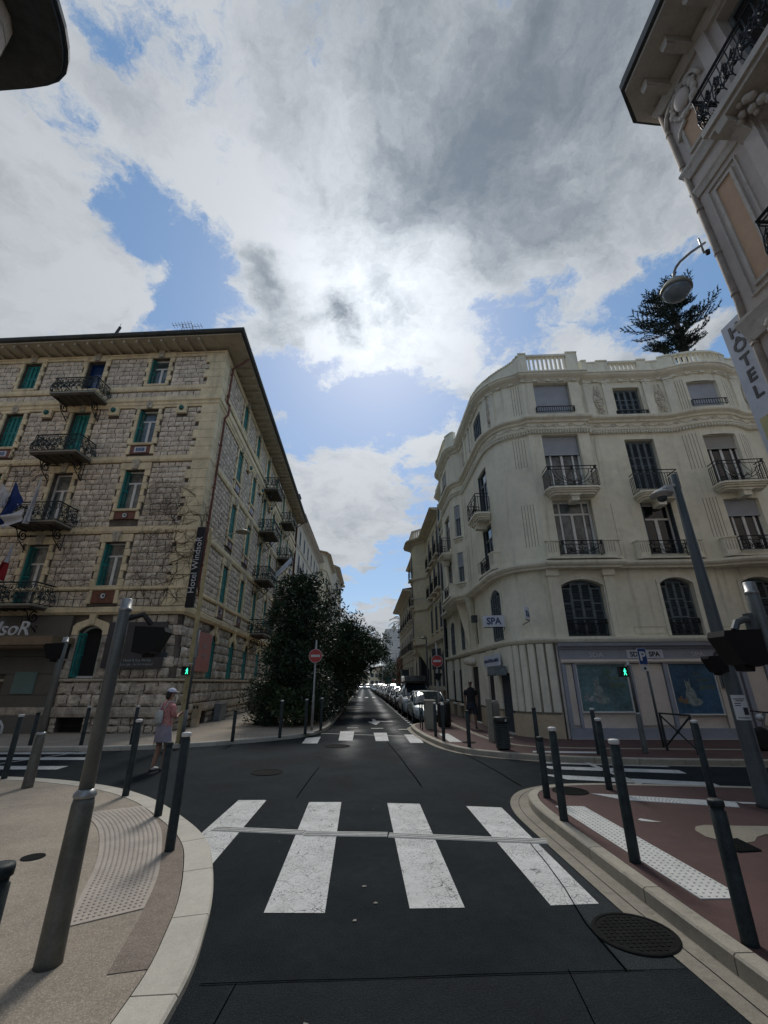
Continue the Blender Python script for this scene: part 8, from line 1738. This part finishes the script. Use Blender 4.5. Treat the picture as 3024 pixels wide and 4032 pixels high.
for sg, y in ((-1, -.07), (1, .07)):
    skin('shoe', [(sg*.08, y-.03, .055, (.046, .042)), (sg*.08, y+.06, .045, (.046, .036)), (sg*.08, y+.15, .035, (.040, .026))], [(0, 1), (1, 2)], 'shoe_white', wp); mb = MB(); mb.tube([(sg*.08, y-.06, .012), (sg*.08, y+.06, .010), (sg*.08, y+.18, .012)], [.03, .042, .03], 6); part('sole', mb, 'black_plastic', wp, local=True)
# --- man in black walking towards the camera
mp = thing('person', (4.15, 18.0, .12), 'man in black T-shirt and dark shorts walking towards the camera on the right pavement', 'person', rz=math.radians(176))
V = [(0, 0, .92, (.115, .085)), (0, 0, 1.06, (.125, .09)), (0, 0, 1.24, (.155, .10)), (0, 0, 1.36, (.15, .09)), (0, .01, 1.44, (.06, .06)), (0, .02, 1.49, (.052, .052)), (0, .03, 1.55, (.068, .078)), (0, .03, 1.62, (.074, .088)), (0, .02, 1.67, (.055, .065)),
 (-.10, 0, .84, .10), (-.11, .06, .64, .08), (-.11, .10, .48, .058), (-.11, .10, .28, .055), (-.11, .10, .10, .035), (-.11, .11, .05, .036), (-.11, .22, .035, .030),
 (.10, 0, .84, .10), (.11, -.02, .64, .08), (.11, -.02, .47, .058), (.11, -.13, .29, .055), (.11, -.24, .13, .035), (.11, -.25, .08, .036), (.12, -.16, .035, .030),
 (-.19, 0, 1.36, .066), (-.22, -.02, 1.19, .054), (-.235, -.03, 1.06, .046), (-.225, .06, .88, .030), (.19, 0, 1.36, .066), (.22, -.03, 1.19, .054), (.235, -.04, 1.06, .046), (.225, .02, .87, .030)]
Vb, Eb = list(V), list(E_); hand(Vb, Eb, 26, (.05, .25, -.95), (0, 1, .2)); hand(Vb, Eb, 30, (-.05, .15, -.95), (0, 1, .2)); skin('body', Vb, Eb, 'skin_dark', mp); face(mp, Vector((0, .03, 1.60)), (0, 1, 0), .088)
mb = MB(); mb.tube([Vector((0, .115, 1.60)), Vector((0, .132, 1.575))], [.008, .016], 6); part('nose', mb, 'skin_dark', mp, True, local=True)
loft('t_shirt', [(0, 0, .83, .172, .128), (0, 0, .95, .168, .124), (0, 0, 1.10, .170, .122), (0, 0, 1.25, .190, .125), (0, 0, 1.36, .195, .112), (0, 0, 1.42, .140, .09), (0, .01, 1.455, .068, .066)], 'black_cloth', mp, 22, 4, .006)
for sg in (-1, 1): skin('sleeve', [(sg*.15, 0, 1.36, .088), (sg*.20, -.01, 1.28, .082), (sg*.225, -.025, 1.14, .074)], [(0, 1), (1, 2)], 'black_cloth', mp)
loft('shorts', [(0, 0, .96, .155, .118), (0, 0, .86, .178, .132), (0, .01, .76, .195, .145), (0, .02, .70, .198, .150)], 'navy_cloth', mp, 22, 6, .006)
for sg, y in ((-1, .07), (1, -.01)): loft('shorts_leg', [(sg*.095, .01, .76, .105, .125), (sg*.105, y*.5, .66, .105, .115), (sg*.11, y, .50, .105, .108)], 'navy_cloth', mp, 16, 7, .005)
skin('hair', [(0, .0, 1.69, (.06, .07)), (0, -.02, 1.64, (.076, .07)), (0, -.035, 1.57, (.06, .045))], [(0, 1), (1, 2)], 'hair', mp)
mb = MB(); mb.tube([(-.07, .10, 1.625), (-.035, .122, 1.625), (0, .126, 1.63), (.035, .122, 1.625), (.07, .10, 1.625)], .017, 5); part('sunglasses', mb, 'black_plastic', mp, True, local=True)
for x, y, z in ((-.11, .10, .05), (.11, -.25, .06)): skin('shoe', [(x, y-.03, z+.01, (.048, .045)), (x, y+.08, z-.005, (.048, .036)), (x, y+.17, z-.015, (.042, .026))], [(0, 1), (1, 2)], 'black_cloth', mp)
print('objects', len(bpy.data.objects), 'tris', sum(len(o.data.loop_triangles) if (o.data.calc_loop_triangles() or True) else 0 for o in bpy.data.objects if o.type == 'MESH') if False else '')
